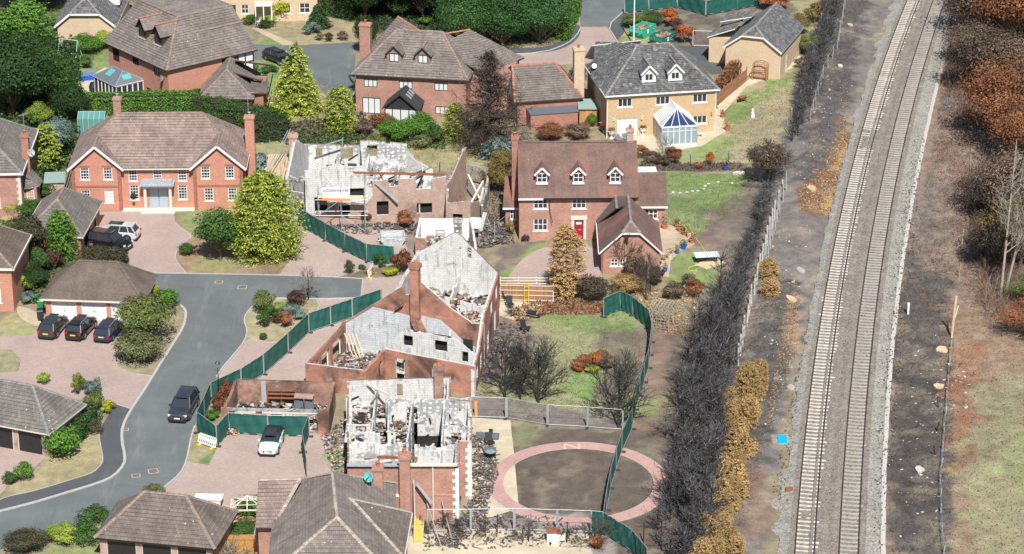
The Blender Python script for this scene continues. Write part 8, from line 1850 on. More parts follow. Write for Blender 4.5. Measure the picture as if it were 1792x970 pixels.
def skip(label, px, z, rz, L, W_, H, m, fill, group, panel=None, seed=1):
    X, Y = G(px[0], px[1], z); t = thing('skip', label, 'skip', (X,Y,.01), rz, group)
    b = MB(); o_, i_ = L/2, W_/2; k = .32
    bot = [(-o_*(1-k),-i_*.9,0),(o_*(1-k),-i_*.9,0),(o_*(1-k),i_*.9,0),(-o_*(1-k),i_*.9,0)]; mid = [(-o_,-i_,H*.62),(o_,-i_,H*.62),(o_,i_,H*.62),(-o_,i_,H*.62)]; top = [(-o_*.94,-i_,H),(o_*.94,-i_,H),(o_*.94,i_,H),(-o_*.94,i_,H)]
    b.poly(bot[::-1])
    for lo, hi in ((bot,mid),(mid,top)):
        for j in range(4): b.poly([lo[j],lo[(j+1)%4],hi[(j+1)%4],hi[j]])
    inn = [(x*.93,y*.93,z_) for x, y, z_ in top]; il = [(x*.88,y*.9,H*.5) for x, y, z_ in top]
    for j in range(4): b.poly([top[j],top[(j+1)%4],inn[(j+1)%4],inn[j]]); b.poly([inn[j],inn[(j+1)%4],il[(j+1)%4],il[j]])
    b.poly(il); b.build('body', m, t)
    r_ = MB()
    for j in range(4): r_.bar(Vector(top[j]), Vector(top[(j+1)%4]), .09, .07)
    for s in (-1,1):
        for x in (-.28*L,.28*L): r_.bar((x,s*i_*.93,.1), (x,s*(i_+.03),H*.95), .1, .06)
    r_.build('rim', m, t)
    for x in (-.2*L,.2*L):
        for s in (-1,1): lg = MB(); lg.tube((x,s*(i_+.02),H*.72), (x,s*(i_+.14),H*.72), .05); lg.build('lifting_lug', m, t)
    if panel:
        pm = MB(); pm.box(-.55,-.12,-i_-.035,-i_-.02,H*.42,H*.85); pm.build('sign_panel', MT['white'], t)
    pts = [(-o_*.85,-i_*.85),(o_*.85,-i_*.85),(o_*.85,i_*.85),(-o_*.85,i_*.85)]
    rubble('rubble', pts, 140, H*.5, H*.8, .3, fill, t, (0,0), seed, heap=.45, long=.3); return t
sg, sdg, sgy = m_plain('bright green skip paint', (.02,.42,.28), .5, var=.2), m_plain('dark green skip paint', (.02,.16,.12), .5, var=.3), m_plain('grey skip paint', (.42,.46,.48), .5, var=.2)
MT['rubble_brick'] = m_rand('brick rubble', [(.30,.16,.11),(.38,.24,.18),(.25,.15,.11),(.5,.4,.33)])
MT['rubble_white'] = m_rand('pale rubble', [(.72,.72,.7),(.6,.58,.55),(.78,.77,.75),(.3,.27,.25)])
k1 = skip('bright green skip full of brick rubble, left of its pair', (1125,49), 1.0, .95, 3.3, 1.9, 1.25, sg, 'rubble_brick', 'green skips', True, 3)
k2 = skip('dark green skip with brick rubble and white lettering, right of its pair', (1160,62), 1.0, .95, 3.3, 1.9, 1.2, sdg, 'rubble_brick', 'green skips', True, 4)
text('C.', .55, (.45,-.985,.45), (math.radians(90),0,0), MT['white'], k2); text('S', .5, (.35,-.985,.5), (math.radians(90),0,0), MT['glass_pale'], k1)
skip('grey builders skip heaped with white debris in front of the scaffolded ruin', (687,415), .7, .1, 2.5, 1.6, 1.05, sgy, 'rubble_white', None, None, 5)
def barrier(label, px, rz, tilt):
    t = thing('plastic_barrier', label, 'barrier', (*G(*px),.01), rz); b = MB(); w, h = .95, .95; th = .05
    def pt(x, z): return Vector((x, z*math.sin(tilt), z*math.cos(tilt)))
    b.bar(pt(-w,.18), pt(w,.18), th, .1); b.bar(pt(-w+.05,h), pt(w-.05,h), th, .12); b.bar(pt(-w,.15), pt(-w,h-.05), .12, th); b.bar(pt(w,.15), pt(w,h-.05), .12, th); b.bar(pt(-w,.62), pt(w,.62), th, .3)
    for i in range(8): x = -w+.2+i*(2*w-.4)/7; b.bar(pt(x,.2), pt(x,.9), .09, th)
    b.build('panel', MT['white'], t)
    for s in (-.7,.7): f = MB(); f.box(s-.09,s+.09,-.3,.3,0,.12); f.build('foot', MT['plate_yellow'], t)
    return t
barrier('white plastic barrier with yellow feet leaning on the green fence corner', (361,782), -.62, .3); barrier('white plastic barrier beside the yellow shrub below the upper green fence', (650,483), 1.35, .1)
t = thing('flowers', 'bunches of flowers laid at the foot of the green fence', 'flowers', (*G(408,760),0)); rs = np.random.RandomState(5); n = 260; c = np.stack([rs.randn(n)*.28, rs.randn(n)*.25, .1+.45*rs.rand(n)], 1)
MT['petals'] = m_rand('petals', [(.75,.72,.68),(.6,.1,.12),(.1,.25,.06),(.7,.5,.1),(.55,.3,.5),(.8,.78,.75)]); link('blooms', leaf_mesh('blooms', [leaf_quads(c, rs.randn(n,3)+[0,0,.8], .16, .12, rs.rand(n), rs)], 'petals'), t)
def bin_(label, px, m, lidm):
    t = thing('wheelie_bin', label, 'bin', (*G(*px),0), .1, 'wheelie bins'); b = MB(); b.hull8([(-.24,-.28,.06),(.24,-.28,.06),(.24,.22,.06),(-.24,.22,.06),(-.29,-.36,1.0),(.29,-.36,1.0),(.29,.36,1.0),(-.29,.36,1.0)]); b.build('body', MT[m], t)
    l = MB(); l.hull8([(-.31,-.4,1.0),(.31,-.4,1.0),(.31,.38,1.0),(-.31,.38,1.0),(-.27,-.34,1.08),(.27,-.34,1.08),(.27,.34,1.1),(-.27,.34,1.1)]); l.build('lid', MT[lidm], t)
    for s in (-.24,.24): w = MB(); w.tube((s-.04,.26,.1), (s+.04,.26,.1), .1, .1, 10); w.build('wheel', MT['tyre'], t)
MT['bin_green'] = m_plain('green plastic', (.02,.2,.08), .5); MT['bin_black'] = m_plain('black plastic', (.025,.028,.032), .5); MT['bluep'] = m_plain('blue plastic', (.02,.09,.42), .5); MT['cyan'] = m_plain('bright blue sheet', (.0,.40,.80), .6, var=.05)
bin_('black wheelie bin at the left of the first white garage door', (71,560), 'bin_black', 'bin_black'); bin_('green wheelie bin behind the black one', (72,543), 'bin_green', 'bin_green')
def cover(label, px, w, d, rz):
    t = thing('manhole_cover', label, 'manhole cover', (*G(*px),.014), rz, 'manhole covers in the road'); f = MB(); f.box(-w/2-.07,w/2+.07,-d/2-.07,d/2+.07,0,.008); f.build('frame', MT['kerb'], t); c = MB(); c.box(-w/2,w/2,-d/2,d/2,.006,.014); c.build('plate', m_plain('rusty cover', (.19,.125,.10), .8), t)
for lb, px, w, d, rz in (('square rust-brown manhole cover in the road, right of its neighbour near the brown bed',(424,503),.75,.75,0),('small rust-brown manhole cover in the road below the brown bed',(383,494),.65,.5,0),('square manhole cover low on the road, nearest the drive',(268,825),.7,.7,.3),('small worn manhole cover low on the road, left of its neighbour',(238,833),.6,.5,.2),('small drain cover against the kerb by the footway bend',(220,752),.4,.4,0)): cover(lb, px, w, d, rz)
t = thing('doormat', 'dark mat before the steps of the pale blue door', 'mat', (*G(268,369),.008)); m = MB(); m.box(-.5,.5,-.3,.1,0,.02); m.build('mat', MT['rubberblock'], t)
t = thing('garden_swing', 'pale green garden swing frame on the lawn at the left', 'swing', (*G(122,100),0), -.35); MT['palegreen'] = m_plain('pale green steel', (.35,.55,.48), .5)
for s in (-1.2,1.2):
    for e in (-.8,.8): m = MB(); m.tube((s*1.05,e,0), (s,0,2.2), .05); m.build('leg', MT['palegreen'], t)
m = MB(); m.tube((-1.2,0,2.2), (1.2,0,2.2), .05); m.build('crossbar', MT['palegreen'], t)
for s in (-.5,.5): m = MB(); m.tube((s-.2,0,.5), (s-.2,0,2.2), .012); m.tube((s+.2,0,.5), (s+.2,0,2.2), .012); o = m.build('ropes', MT['black'], t); m = MB(); m.box(s-.24,s+.24,-.1,.1,.45,.5); m.build('seat', MT['palegreen'], o)
t = thing('greenhouse', 'small teal glass greenhouse behind the wide red brick house', 'greenhouse', (*G(163,232),0), 0); W2, D2, H2 = 3.0, 2.0, 1.9; m = MB()
for x in np.linspace(-W2/2,W2/2,6):
    for y in (-D2/2,D2/2): m.bar((x,y,0), (x,y,H2), .05)
    m.bar((x,-D2/2,H2), (x,0,H2+.6), .05); m.bar((x,D2/2,H2), (x,0,H2+.6), .05)
m.bar((-W2/2,0,H2+.6), (W2/2,0,H2+.6), .06); m.build('frame', MT['lead'], t); m = MB()
MT['gglass'] = m_gloss('greenhouse glass', (.10,.26,.24), .08, .4); m.box(-W2/2+.02,W2/2-.02,-D2/2+.01,D2/2-.01,.05,H2); m.poly([(-W2/2,-D2/2,H2),(W2/2,-D2/2,H2),(W2/2,0,H2+.58),(-W2/2,0,H2+.58)]); m.poly([(W2/2,D2/2,H2),(-W2/2,D2/2,H2),(-W2/2,0,H2+.58),(W2/2,0,H2+.58)]); m.build('panes', MT['gglass'], t)
def shed(label, px, w, d, h, wm, rm, rz=0, group=None):
    t = thing('shed', label, 'shed', (*G(*px),0), rz, group); m = MB(); m.prism([(-w/2,0),(w/2,0),(w/2,d),(-w/2,d)], 0, h); m.build('wall', MT[wm], t)
    r_ = MB(); roof_plane(r_, [(-w/2-.15,-.2,h-.02),(w/2+.15,-.2,h-.02),(w/2+.15,d+.15,h+.35),(-w/2-.15,d+.15,h+.35)], 9, 0, .07); r_.build('roof', [MT[rm], MT['timber']], t)
    dd = MB(); dd.box(-.4,.4,-.04,0,.05,h-.2); dd.build('door', MT[wm], t)
    for k in range(int(w/.3)): b = MB(); b.box(-w/2+.3*k,-w/2+.3*k+.02,-.015,0,0,h); b.build('batten', MT['timber'], t)
shed('orange timber shed with a pale green roof between the brick wing and the buff house', (1030,221), 2.1, 2.2, 2.1, 'timber_new', 'felt_green'); shed('grey-green roofed shed between the left edge house and the wide brick house', (97,345), 1.9, 1.9, 1.7, 'timber_grey', 'felt_green', .1)
t = thing('garden_box', 'blue covered garden box on the patio by the glazed garden room', 'garden box', (*G(154,139),0), .3); m = MB(); m.box(-.9,.9,-.5,.5,0,.6); m.build('box', MT['bluep'], t); m = MB(); m.box(-.95,.95,-.55,.55,.6,.68); m.build('cover', m_plain('blue cover', (.10,.22,.45)), t)
t = thing('covered_barbecue', 'black covered barbecue left of the glazed garden room', 'barbecue', (*G(166,160),0)); m = MB(); m.lathe([(.62,0),(.68,.6),(.5,1.05),(.1,1.2)], (0,0,0), 12); m.build('cover', MT['bin_black'], t); m = MB(); m.box(-.5,.5,-.4,.4,.02,.2); m.build('base', MT['black'], t)
def topiary(label, px):
    t = thing('potted_topiary', label, 'potted plant', (*G(*px),.1), 0, 'potted topiary by the front door'); m = MB(); m.lathe([(.17,0),(.28,.55),(.27,.6)], (0,0,0), 10); m.build('pot', m_plain('dark red glazed pot', (.12,.02,.02), .3), t)
    m = MB(); m.tube((0,0,.55), (0,0,.95), .03); m.build('stem', MT['trunk'], t); rs = np.random.RandomState(8); n = 500; d = unit(rs.randn(n,3)); link('foliage', leaf_mesh('foliage', [leaf_quads(d*.38+[0,0,1.25], d+rs.randn(n,3)*.3, .13, .09, rs.rand(n), rs)], 'lf_deep'), t)
topiary('dark ball topiary in a red pot, left of the pale blue door', (235,364)); topiary('dark ball topiary in a red pot, right of the pale blue door', (318,362))
# pots, planters
def pot_plant(label, px, r_, h, m, leafm, ph, seed, group='pots along the patio edge'):
    t = thing('potted_plant', label, 'potted plant', (*G(*px),.01), 0, group); q = MB(); q.lathe([(r_*.7,0),(r_,h*.9),(r_*1.08,h*.92),(r_*1.08,h)], (0,0,0), 9); q.build('pot', MT[m], t)
    rs = np.random.RandomState(seed); n = 90; c = np.stack([rs.randn(n)*r_*.7, rs.randn(n)*r_*.7, h+ph*rs.rand(n)], 1); link('foliage', leaf_mesh('foliage', [leaf_quads(c, rs.randn(n,3)+[0,0,.6], .16, .1, rs.rand(n), rs)], 'lf_'+leafm), t)
for i, (x, y, m, lf, lb) in enumerate([(1184,398,'pot','rust','terracotta pot at the top of the patio edge, by the lawn'),(1190,405,'pot','tan','terracotta pot second from the top of the patio edge'),(1198,411,'pot','green','terracotta pot with a green plant on the patio edge by the lawn'),(1206,416,'offwhite','tan','pale pot on the patio edge near its outer corner'),(1211,425,'pot','rust','terracotta pot at the outer corner of the patio'),(1196,436,'bluep','green','bright blue pot at the lower patio edge, right of its blue pair'),(1185,444,'bluep','tan','bright blue pot at the lower patio edge, left of its blue pair'),(1172,452,'offwhite','tan','pale pot at the lower end of the patio edge'),(1163,400,'pot','brown','terracotta pot with a tall withered plant by the extension window'),(1164,476,'bluep','tan','blue pot beside the right wall of the clipped-gable garage'),(1160,462,'offwhite','rust','pale pot against the right wall of the clipped-gable garage'),(1273,228,'pot','orange','terracotta pot at the corner of the conservatory terrace'),(1265,206,'pot','rust','terracotta pot near the buff house corner'),(1270,298,'bluep','umber','blue pot on the dark garden border')]): pot_plant(lb, (x,y), .24+.05*(i%3), .42+.06*(i%2), m, lf, .5 if i != 8 else 1.3, i+3)
def urn(label, px): 
    t = thing('stone_urn', label, 'urn', (*G(*px),.01), 0, 'white urns on the terrace'); m = MB(); m.lathe([(.25,0),(.25,.1),(.1,.2),(.1,.4),(.3,.6),(.36,.85),(.4,.9)], (0,0,0), 10); m.build('urn', MT['white'], t); rs = np.random.RandomState(3); n = 80; c = np.stack([rs.randn(n)*.2, rs.randn(n)*.2, .9+.4*rs.rand(n)], 1); link('foliage', leaf_mesh('foliage', [leaf_quads(c, rs.randn(n,3)+[0,0,.6], .18, .12, rs.rand(n), rs)], 'lf_red'), t)
urn('white urn left of the patio doors of the buff house', (1070,243)); urn('white urn between the patio doors and the conservatory', (1125,238)); urn('white urn right of the garden table, against the buff wall', (1239,228))
t = thing('garden_statue', 'small white statue on the lawn right of the buff house', 'statue', (*G(1317,206),0)); m = MB(); m.box(-.22,.22,-.22,.22,0,.35); m.build('plinth', MT['offwhite'], t); m = MB(); m.lathe([(.16,.35),(.2,.6),(.1,.75),(.17,.9),(.12,1.05),(.02,1.12)], (0,0,0), 9); m.build('figure', MT['white'], t)
t = thing('wheelbarrow', 'dark red wheelbarrow on the lawn beside the board fence', 'wheelbarrow', (*G(1299,178),0), .6); m = MB(); m.hull8([(-.3,-.22,.3),(.3,-.22,.3),(.3,.22,.3),(-.3,.22,.3),(-.5,-.34,.6),(.45,-.34,.62),(.45,.34,.62),(-.5,.34,.6)]); m.build('tray', MT['rust'], t); m = MB(); m.tube((-.6,-.04,.2), (-.6,.04,.2), .2, .2, 12); m.build('wheel', MT['tyre'], t); m = MB(); m.bar((-.6,-.2,.25),(.9,-.3,.6),.04); m.bar((-.6,.2,.25),(.9,.3,.6),.04); m.bar((.3,-.25,.4),(.4,-.25,0),.04); m.bar((.3,.25,.4),(.4,.25,0),.04); m.build('frame', MT['black'], t)
def chair(label, X, Y, rz, m='white'):
    t = thing('garden_chair', label, 'chair', (X,Y,.01), rz, 'white garden chairs'); a = MB(); a.box(-.22,.22,-.22,.22,.4,.44); a.build('seat', MT[m], t); a = MB()
    for k in range(4): a.box(-.22+.12*k,-.14+.12*k,.2,.23,.44,.9)
    a.box(-.22,.22,.2,.23,.88,.95); a.build('backrest', MT[m], t)
    for sx in (-.19,.19):
        for sy in (-.19,.19): l = MB(); l.tube((sx,sy,0), (sx,sy,.4), .022); l.build('leg', MT[m], t)
X, Y = G(1212,240); t = thing('garden_table', 'round white garden table on the conservatory terrace', 'table', (X,Y,.01)); m = MB(); m.lathe([(.5,.68),(.52,.7),(.52,.73)], (0,0,0), 14); m.build('tabletop', MT['white'], t)
for k in range(3): a = k*2.1; m = MB(); m.tube((.15*math.cos(a),.15*math.sin(a),.68), (.36*math.cos(a),.36*math.sin(a),0), .03); m.build('leg', MT['white'], t)
for k, (dx, dy, lb) in enumerate(((-.85,0,'white garden chair left of the round table'),(.85,.1,'white garden chair right of the round table'),(0,.85,'white garden chair behind the round table'),(.1,-1.9,'white garden chair standing apart, in front of the round table'))): chair(lb, X+dx, Y+dy, math.atan2(-dy,-dx)+math.pi/2 if k < 3 else 0)
for x, y, lb in ((1085,250,'grey sun lounger on the terrace, left of its pair'),(1098,249,'grey sun lounger on the terrace, right of its pair')):
    t = thing('sun_lounger', lb, 'sun lounger', (*G(x,y),.01), .5, 'grey sun loungers'); m = MB(); m.bar((0,-.9,.3), (0,.2,.3), .6, .06); m.build('bed', MT['slate_flat'], t); m = MB(); m.bar((0,.2,.3), (0,.8,.75), .6, .06); m.build('backrest', MT['slate_flat'], t)
    for sx in (-.26,.26):
        for sy in (-.8,.5): l = MB(); l.tube((sx,sy,0), (sx,sy,.3), .025); l.build('leg', MT['galv'], t)
t = thing('motorcycle', 'dark motorcycle with red parts beside the timber shed', 'motorcycle', (*G(1054,232),.01), 1.9)
for s in (-.7,.7): m = MB(); m.tube((s,-.07,.32), (s,.07,.32), .32, .32, 14); o = m.build('wheel', MT['tyre'], t); m = MB(); m.tube((s,-.075,.32), (s,.075,.32), .2, .2, 10); m.build('rim', MT['alloy'], o)
m = MB(); m.hull8([(-.5,-.16,.3),(.45,-.16,.3),(.45,.16,.3),(-.5,.16,.3),(-.3,-.12,.75),(.35,-.14,.9),(.35,.14,.9),(-.3,.12,.75)]); m.build('body', MT['black'], t); m = MB(); m.hull8([(-.05,-.15,.78),(.4,-.15,.8),(.4,.15,.8),(-.05,.15,.78),(0,-.1,.98),(.35,-.1,.98),(.35,.1,.98),(0,.1,.98)]); m.build('tank', MT['door_red'], t); m = MB(); m.bar((-.8,0,.82), (-.05,0,.8), .26, .12); m.build('seat', MT['black'], t); m = MB(); m.bar((.45,-.35,1.05), (.45,.35,1.05), .04); m.bar((.45,0,1.05), (.7,0,.32), .08); m.build('handlebar', MT['galv'], t)
t = thing('table_tennis_table', 'pale blue table tennis table standing on the burnt lawn edge', 'table', (*G(1236,458),.01), .12); m = MB(); m.box(-1.2,1.2,-.7,.7,.72,.76); m.build('tabletop', m_plain('pale blue table', (.62,.73,.78), .4, var=.05), t); m = MB(); m.box(-.012,.012,-.75,.75,.76,.9); m.build('net', MT['white'], t)
for sx in (-.9,.9):
    for sy in (-.5,.5): l = MB(); l.tube((sx,sy,0), (sx,sy,.72), .03); l.build('leg', MT['black'], t)
m = MB(); q = [G(1215,463), G(1236,472), G(1271,461), G(1250,451)]; cx, cy = sum(a for a, b in q)/4, sum(b for a, b in q)/4; m.prism([(a-cx,b-cy) for a, b in q], 0, .03); o = m.build('plywood_sheet', MT['timber_pale']); o.location = (cx,cy,.02); tag(o, 'pale plywood sheet lying on the grass in front of the table tennis table', 'board')
def hose(label, pts, m, r_=.035):
    p = [Vector((*G(*q),.04)) for q in chaikin(pts, 2, False)]; mb = MB()
    for a, b in zip(p[:-1], p[1:]): mb.tube(a, b, r_, r_, 5, caps=False)
    tag(mb.build('garden_hose', MT[m]), label, 'hose')
MT['hose'] = m_plain('yellow hose', (.55,.50,.12), .6); hose('yellow hose curling across the burnt lawn to the table tennis table', [(1206,394),(1212,408),(1220,422),(1228,430),(1234,444),(1235,452)], 'hose'); hose('yellow hose coiled on the grass left of the plywood sheet', [(1222,465),(1208,467),(1203,473),(1214,476),(1221,470),(1215,482),(1210,482)], 'hose')
me = MB(); me.lathe([(.17,0),(.17,.03)], (0,0,0), 8); me = me.mesh('stepping_stone', MT['white'])
for x, y in ((1178,337),(1190,338),(1202,337),(1212,335),(1221,334),(1231,331),(1234,326),(1240,322),(1257,319),(1281,321)):
    o = link('stepping_stone', me, None, (*G(x,y),.01)); tag(o, 'small white disc in the curved line across the green lawn', 'stepping stone', 'white discs on the lawn')
# garden arch, trellis seat, gazebo
def lattice(m, x0, x1, y, z0, z1, n, k):
    for i in range(n+1): x = x0+(x1-x0)*i/n; m.bar((x,y,z0), (x,y,z1), .04 if 0 < i < n else .09)
    for j in range(k): z = z0+(z1-z0)*(j+.5)/k; m.bar((x0,y,z), (x1,y,z), .04)
t = thing('garden_arch', 'weathered timber lattice arch beside the curved green fence', 'garden arch', (*G(1160,572),0), -.35)
for y, nm in ((-.75,'side_lattice'),(.75,'side_lattice')): m = MB(); lattice(m, -.8, .8, y, .05, 2.3, 4, 8); m.build(nm, MT['timber_grey'], t)
for k in range(7): m = MB(); m.bar((-1.0+.33*k,-1.0,2.4), (-1.0+.33*k,1.0,2.4), .06, .12); m.build('rafter', MT['timber_grey'], t)
t = thing('trellis_seat', 'brown lattice garden seat with an arched top against the cream garage', 'garden seat', (*G(1330,140),0), -.345); m = MB(); lattice(m, -.85, .85, .3, .1, 1.9, 8, 8); m.build('lattice_back', MT['timber'], t)
for s in (-.85,.85): m = MB(); m.bar((s,-.3,0), (s,-.3,1.9), .09); m.bar((s,.3,0), (s,.3,1.9), .09); m.bar((s,-.3,1.0), (s,.3,1.0), .07); m.build('side_frame', MT['timber'], t)
m = MB()
for k in range(8): a, b = math.pi*k/8, math.pi*(k+1)/8; m.bar((.85*math.cos(a),-.3,1.9+.4*math.sin(a)), (.85*math.cos(b),-.3,1.9+.4*math.sin(b)), .08); m.bar((.85*math.cos(a),.3,1.9+.4*math.sin(a)), (.85*math.cos(b),.3,1.9+.4*math.sin(b)), .08)
m.build('arched_top', MT['timber'], t); m = MB(); m.box(-.8,.8,-.25,.25,.42,.48); m.build('seat', MT['timber'], t)
t = thing('gazebo_frame', 'pale grey open timber gazebo frame on the orange terrace', 'gazebo', (*G(435,922),0), .05); m = MB()
for sx in (-1.2,1.2):
    for sy in (-.9,.9): m.bar((sx,sy,0), (sx,sy,2.0), .1)
m.build('posts', MT['offwhite'], t); m = MB()
for a, b in (((-1.3,-1),(1.3,-1)),((1.3,-1),(1.3,1)),((1.3,1),(-1.3,1)),((-1.3,1),(-1.3,-1))): m.bar((*a,2.0), (*b,2.0), .1)
m.build('beams', MT['offwhite'], t); m = MB()
for x, y in ((-1.3,-1),(1.3,-1),(1.3,1),(-1.3,1),(0,-1),(0,1),(1.3,0),(-1.3,0)): m.bar((x,y,2.05), (x*.05,y*.05,2.75), .07)
for f in (.35,.7): m.bar((-1.3*(1-f),-1*(1-f),2.05+.7*f), (1.3*(1-f),-1*(1-f),2.05+.7*f), .05); m.bar((1.3*(1-f),-1*(1-f),2.05+.7*f), (1.3*(1-f),1*(1-f),2.05+.7*f), .05)
m.build('rafters', MT['offwhite'], t)
t = thing('terrace_box', 'ochre rendered planter wall on the terrace beside the bottom house', 'planter', (*G(428,958),0)); m = MB(); m.box(-1.5,1.5,-.4,.3,0,.9); m.build('wall', m_plain('ochre render', (.46,.24,.06), .9), t); m = MB(); m.box(-1.55,1.55,-.45,.35,.9,.95); m.build('coping', m_plain('ochre coping', (.42,.22,.07), .9), t)
t = thing('lean_to_roof', 'pale ribbed lean-to roof left of the bottom house', 'lean-to', (*G(462,965),0)); m = MB(); m.box(-.6,.6,-1.5,3.4,2.2,2.25)
for k in range(6): m.box(-.58+.21*k,-.54+.21*k,-1.5,3.4,2.25,2.28)
m.build('roof_sheet', m_plain('pale ribbed roof', (.36,.35,.33), .7), t); m = MB(); m.box(-.55,.5,-1.4,3.3,0,2.2); m.build('wall', MT['brick_soft'], t)
t = thing('lean_to_roof', 'pale ribbed lean-to roof right of the bottom house, under the brick chimney', 'lean-to', (*G(702,905),0)); m = MB(); m.box(-.75,.7,-1.2,1.9,2.4,2.45)
for k in range(6): m.box(-.7+.24*k,-.66+.24*k,-1.2,1.9,2.45,2.48)
m.build('roof_sheet', m_plain('white ribbed roof', (.62,.60,.57), .7), t); m = MB(); m.box(-.7,.65,-1.1,1.8,0,2.4); m.build('wall', MT['brick_soft'], t)
t = thing('pampas_grass', 'pale feathery grass plumes by the bottom garage', 'grass plant', (*G(393,972),0)); rs = np.random.RandomState(2); n = 90; d = unit(rs.randn(n,3)*[.5,.4,.2]+[0,0,1]); S = np.concatenate([np.zeros((n,3))+rs.randn(n,3)*[.6,.2,0], np.zeros((n,3)), np.full((n,1),.03), np.full((n,1),.012)], 1); S[:,3:6] = S[:,:3]+d*(1.2+.8*rs.rand(n))[:,None]; link('plumes', seg_mesh('plumes', S, 'pale_twig', rs.rand(n)), t)
t = thing('white_trailer', 'white flat-topped trailer on the drive behind the bottom garage', 'trailer', (*G(366,886),0), -.05); m = MB(); m.box(-1.0,1.0,-.45,.45,.35,.8); m.build('body', MT['white'], t); m = MB(); m.box(-1.15,1.15,-.55,.55,.8,.86); m.build('lid', MT['white'], t)
for s in (-.5,.5): m = MB(); m.tube((s,-.5,.28), (s,-.36,.28), .28, .28, 12); m.build('wheel', MT['tyre'], t)
# railway side
t = thing('equipment_base', 'bright blue square sheet on a pale gravel pad beside the railway', 'track equipment', (*G(1369,772),hgt(*G(1369,772))+.08)); m = MB(); m.prism([(-.9,-.75),(.2,-1.1),(1.6,-.9),(1.7,.9),(.6,1.2),(-.9,.8)], -.3, .05); m.build('gravel_pad', MT['ballast'], t); m = MB(); m.box(-.38,.38,-.75,.75,.05,.16); m.build('blue_sheet', MT['cyan'], t)
t = thing('cable_drum', 'small rusty point box beside the lower end of the pale-sleepered track', 'track equipment', (*G(1381,862),hgt(*G(1381,862))+.05)); m = MB(); m.box(-.3,.3,-.2,.2,0,.35); m.build('box', MT['rust'], t); m = MB(); m.tube((.3,0,.12), (1.0,0,.12), .05); m.build('rod', MT['galv'], t)
def slab(label, px, w, d, rz, m, z=.06, name='stone_slab', cat='slab'):
    X, Y = G(*px); b = MB(); rs = random.Random(int(px[0])); n = 9; b.prism([(w/2*math.cos(k*6.283/n)*rs.uniform(.7,1.1), d/2*math.sin(k*6.283/n)*rs.uniform(.7,1.1)) for k in range(n)], -.1, .14)
    o = b.build(name, MT[m]); o.location = (X,Y,hgt(X,Y)+z); o.rotation_euler = (.06,-.04,rz); tag(o, label, cat); return o
slab('pale stone slab on the ash bank among scorched litter, left of the railway', (1384,528), .7, 1.6, .5, 'timber_pale'); slab('concrete chamber lid on the ash bank left of the railway', (1401,478), .8, 1.6, .2, 'sleeper_grey'); slab('pale sandy boulder at the left foot of the ballast', (1384,680), .7, .9, 0, 'sleeper_grey'); slab('pale chalky patch on the dark bank right of the railway, lower one', (1609,827), .8, 1.2, 0, 'concrete'); slab('pale stone on the dark bank near the top of the wire fence', (1648,618), 1.2, 1.3, 0, 'timber_pale'); slab('pale stone on the dark bank in the middle of the wire fence', (1642,680), 1.1, 1.0, .4, 'timber_pale'); slab('light stone on the ash bank beside the upper black hedge', (1470,120), .6, .9, .4, 'offwhite'); slab('light stone at the top of the ash bank, beside the black hedge', (1487,47), .7, 1.0, .2, 'timber_pale'); slab('golden scorched clump of stone on the rust-coloured bank', (1420,335), .9, 1.6, .2, 'timber_pale')
slab('white stone edging beside the lawn at the black hedge', (1293,305), 1.6, .9, 0, 'offwhite')
# patio wreckage
def wreck_chair(label, px, rz):
    t = thing('broken_chair', label, 'chair', (*G(*px),.05), rz, 'charred patio chairs'); m = MB(); m.rbox((0,0,.4),(.6,.6,.06),0,0,.2); m.build('seat', MT['bin_black'], t); m = MB(); m.bar((0,.3,.4), (.1,.5,1.1), .6, .05); m.build('backrest', MT['bin_black'], t)
    for s in (-.25,.25): m = MB(); m.bar((s,-.28,0), (s,.3,.42), .05); m.build('leg', MT['galv'], t)
wreck_chair('overturned black chair on the cream patio, nearest the scorched ruin', (893,540), .4); wreck_chair('black chair on the cream patio, behind the overturned one', (888,527), 2.2); wreck_chair('black broken chair at the edge of the rubble by the lawn', (922,582), 1.2); wreck_chair('charred chair on the cream slabs right of the foreground ruin', (858,782), .5)
t = thing('wheelbarrow', 'black wheelbarrow on the cream patio by the lawn', 'wheelbarrow', (*G(931,556),.01), -.3); m = MB(); m.hull8([(-.3,-.22,.3),(.3,-.22,.3),(.3,.22,.3),(-.3,.22,.3),(-.5,-.34,.6),(.45,-.34,.62),(.45,.34,.62),(-.5,.34,.6)]); m.build('tray', MT['bin_black'], t); m = MB(); m.tube((.6,-.04,.2), (.6,.04,.2), .2, .2, 12); m.build('wheel', MT['tyre'], t); m = MB(); m.bar((.6,-.2,.25),(-1.2,-.3,.5),.04); m.bar((.6,.2,.25),(-1.2,.3,.5),.04); m.build('frame', MT['galv'], t)
t = thing('fallen_chimney_pipe', 'long dark metal flue lying on the cream slabs beside the foreground ruin', 'flue', (*G(853,768),.15), -.12); m = MB(); m.hull8([(-1.0,-.25,0),(1.0,-.25,0),(1.0,.25,0),(-1.0,.25,0),(-1.0,-.22,.35),(1.0,-.22,.35),(1.0,.22,.35),(-1.0,.22,.35)]); m.build('flue', MT['slate_flat'], t); m = MB(); m.lathe([(.16,.35),(.16,.7),(.2,.72)], (.3,0,0), 10); m.build('cowl', MT['bin_black'], t)
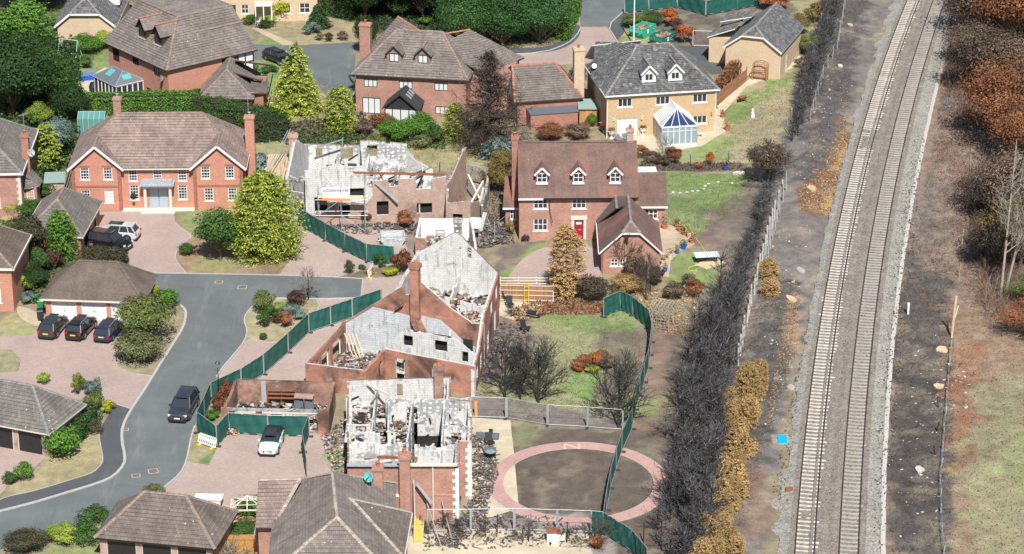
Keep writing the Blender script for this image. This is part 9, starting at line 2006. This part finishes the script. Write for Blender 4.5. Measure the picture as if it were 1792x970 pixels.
t = thing('patio_table', 'small dark square table with a round pale top piece on the cream slabs', 'table', (*G(858,800),.02), .05); m = MB(); m.box(-.5,.5,-.5,.5,.6,.66); m.build('tabletop', MT['slate_flat'], t); m = MB(); m.lathe([(.4,.7),(.42,.74)], (0,-.5,0), 14); m.build('disc', MT['glass_pale'], t)
for sx in (-.42,.42):
    for sy in (-.42,.42): l = MB(); l.tube((sx,sy,0), (sx,sy,.6), .03); l.build('leg', MT['black'], t)
t = thing('orange_post', 'orange timber post in the wire fence beside the foreground ruin', 'post', (*G(833,728),0)); m = MB(); m.box(-.12,.12,-.06,.06,0,1.5); m.build('post', MT['timber_new'], t); m = MB(); m.box(-.14,.14,-.08,.08,1.5,1.54); m.build('cap', MT['timber_new'], t)
t = thing('white_cabinet', 'burnt-out white appliance standing in the bottom garden', 'cabinet', (*G(968,948),.02), .03); m = MB(); m.box(-.5,.5,-.35,.35,0,.9); m.build('cabinet', MT['white'], t); m = MB(); m.box(-.55,.55,-.4,.4,.9,1.05); m.build('rusty_top', MT['rust'], t); m = MB(); m.box(.5,.95,-.3,.3,.2,.75); m.build('side_panel', MT['offwhite'], t)
t = thing('yellow_boards', 'yellow boards leaning beside the lean-to at the bottom', 'boards', (*G(733,945),0), .2)
for k in range(4): m = MB(); m.bar((-.4+.2*k,-.3,.05), (-.2+.2*k,.4,1.9-.2*k), .18, .04); m.build('board', m_plain('yellow board', (.55,.40,.10), .8), t)
for (x0, y0, x1, y1, z, lb) in ((742,905,772,958,.5,'long pale pole leaning across the bottom garden, left one'),(770,905,792,950,.6,'long pale pole leaning across the bottom garden, right one')):
    a, b = G(x0,y0), G(x1,y1); m = MB(); m.tube((0,0,2.2), (b[0]-a[0],b[1]-a[1],.05), .05); o = m.build('pole', MT['timber_grey']); o.location = (*a,0); tag(o, lb, 'pole')
for (x, y, lb) in ((870,935,'charred garden post in the bottom garden, left of its pair'),(925,948,'charred garden post in the bottom garden, middle of three'),(992,950,'charred garden post in the bottom garden, right of the white appliance'),(1126,950,'thin charred post at the green fence end')):
    m = MB(); m.tube((0,0,0), (.03,.02,1.8), .05, .04); o = m.build('charred_post', MT['char']); o.location = (*G(x,y),0); tag(o, lb, 'post')
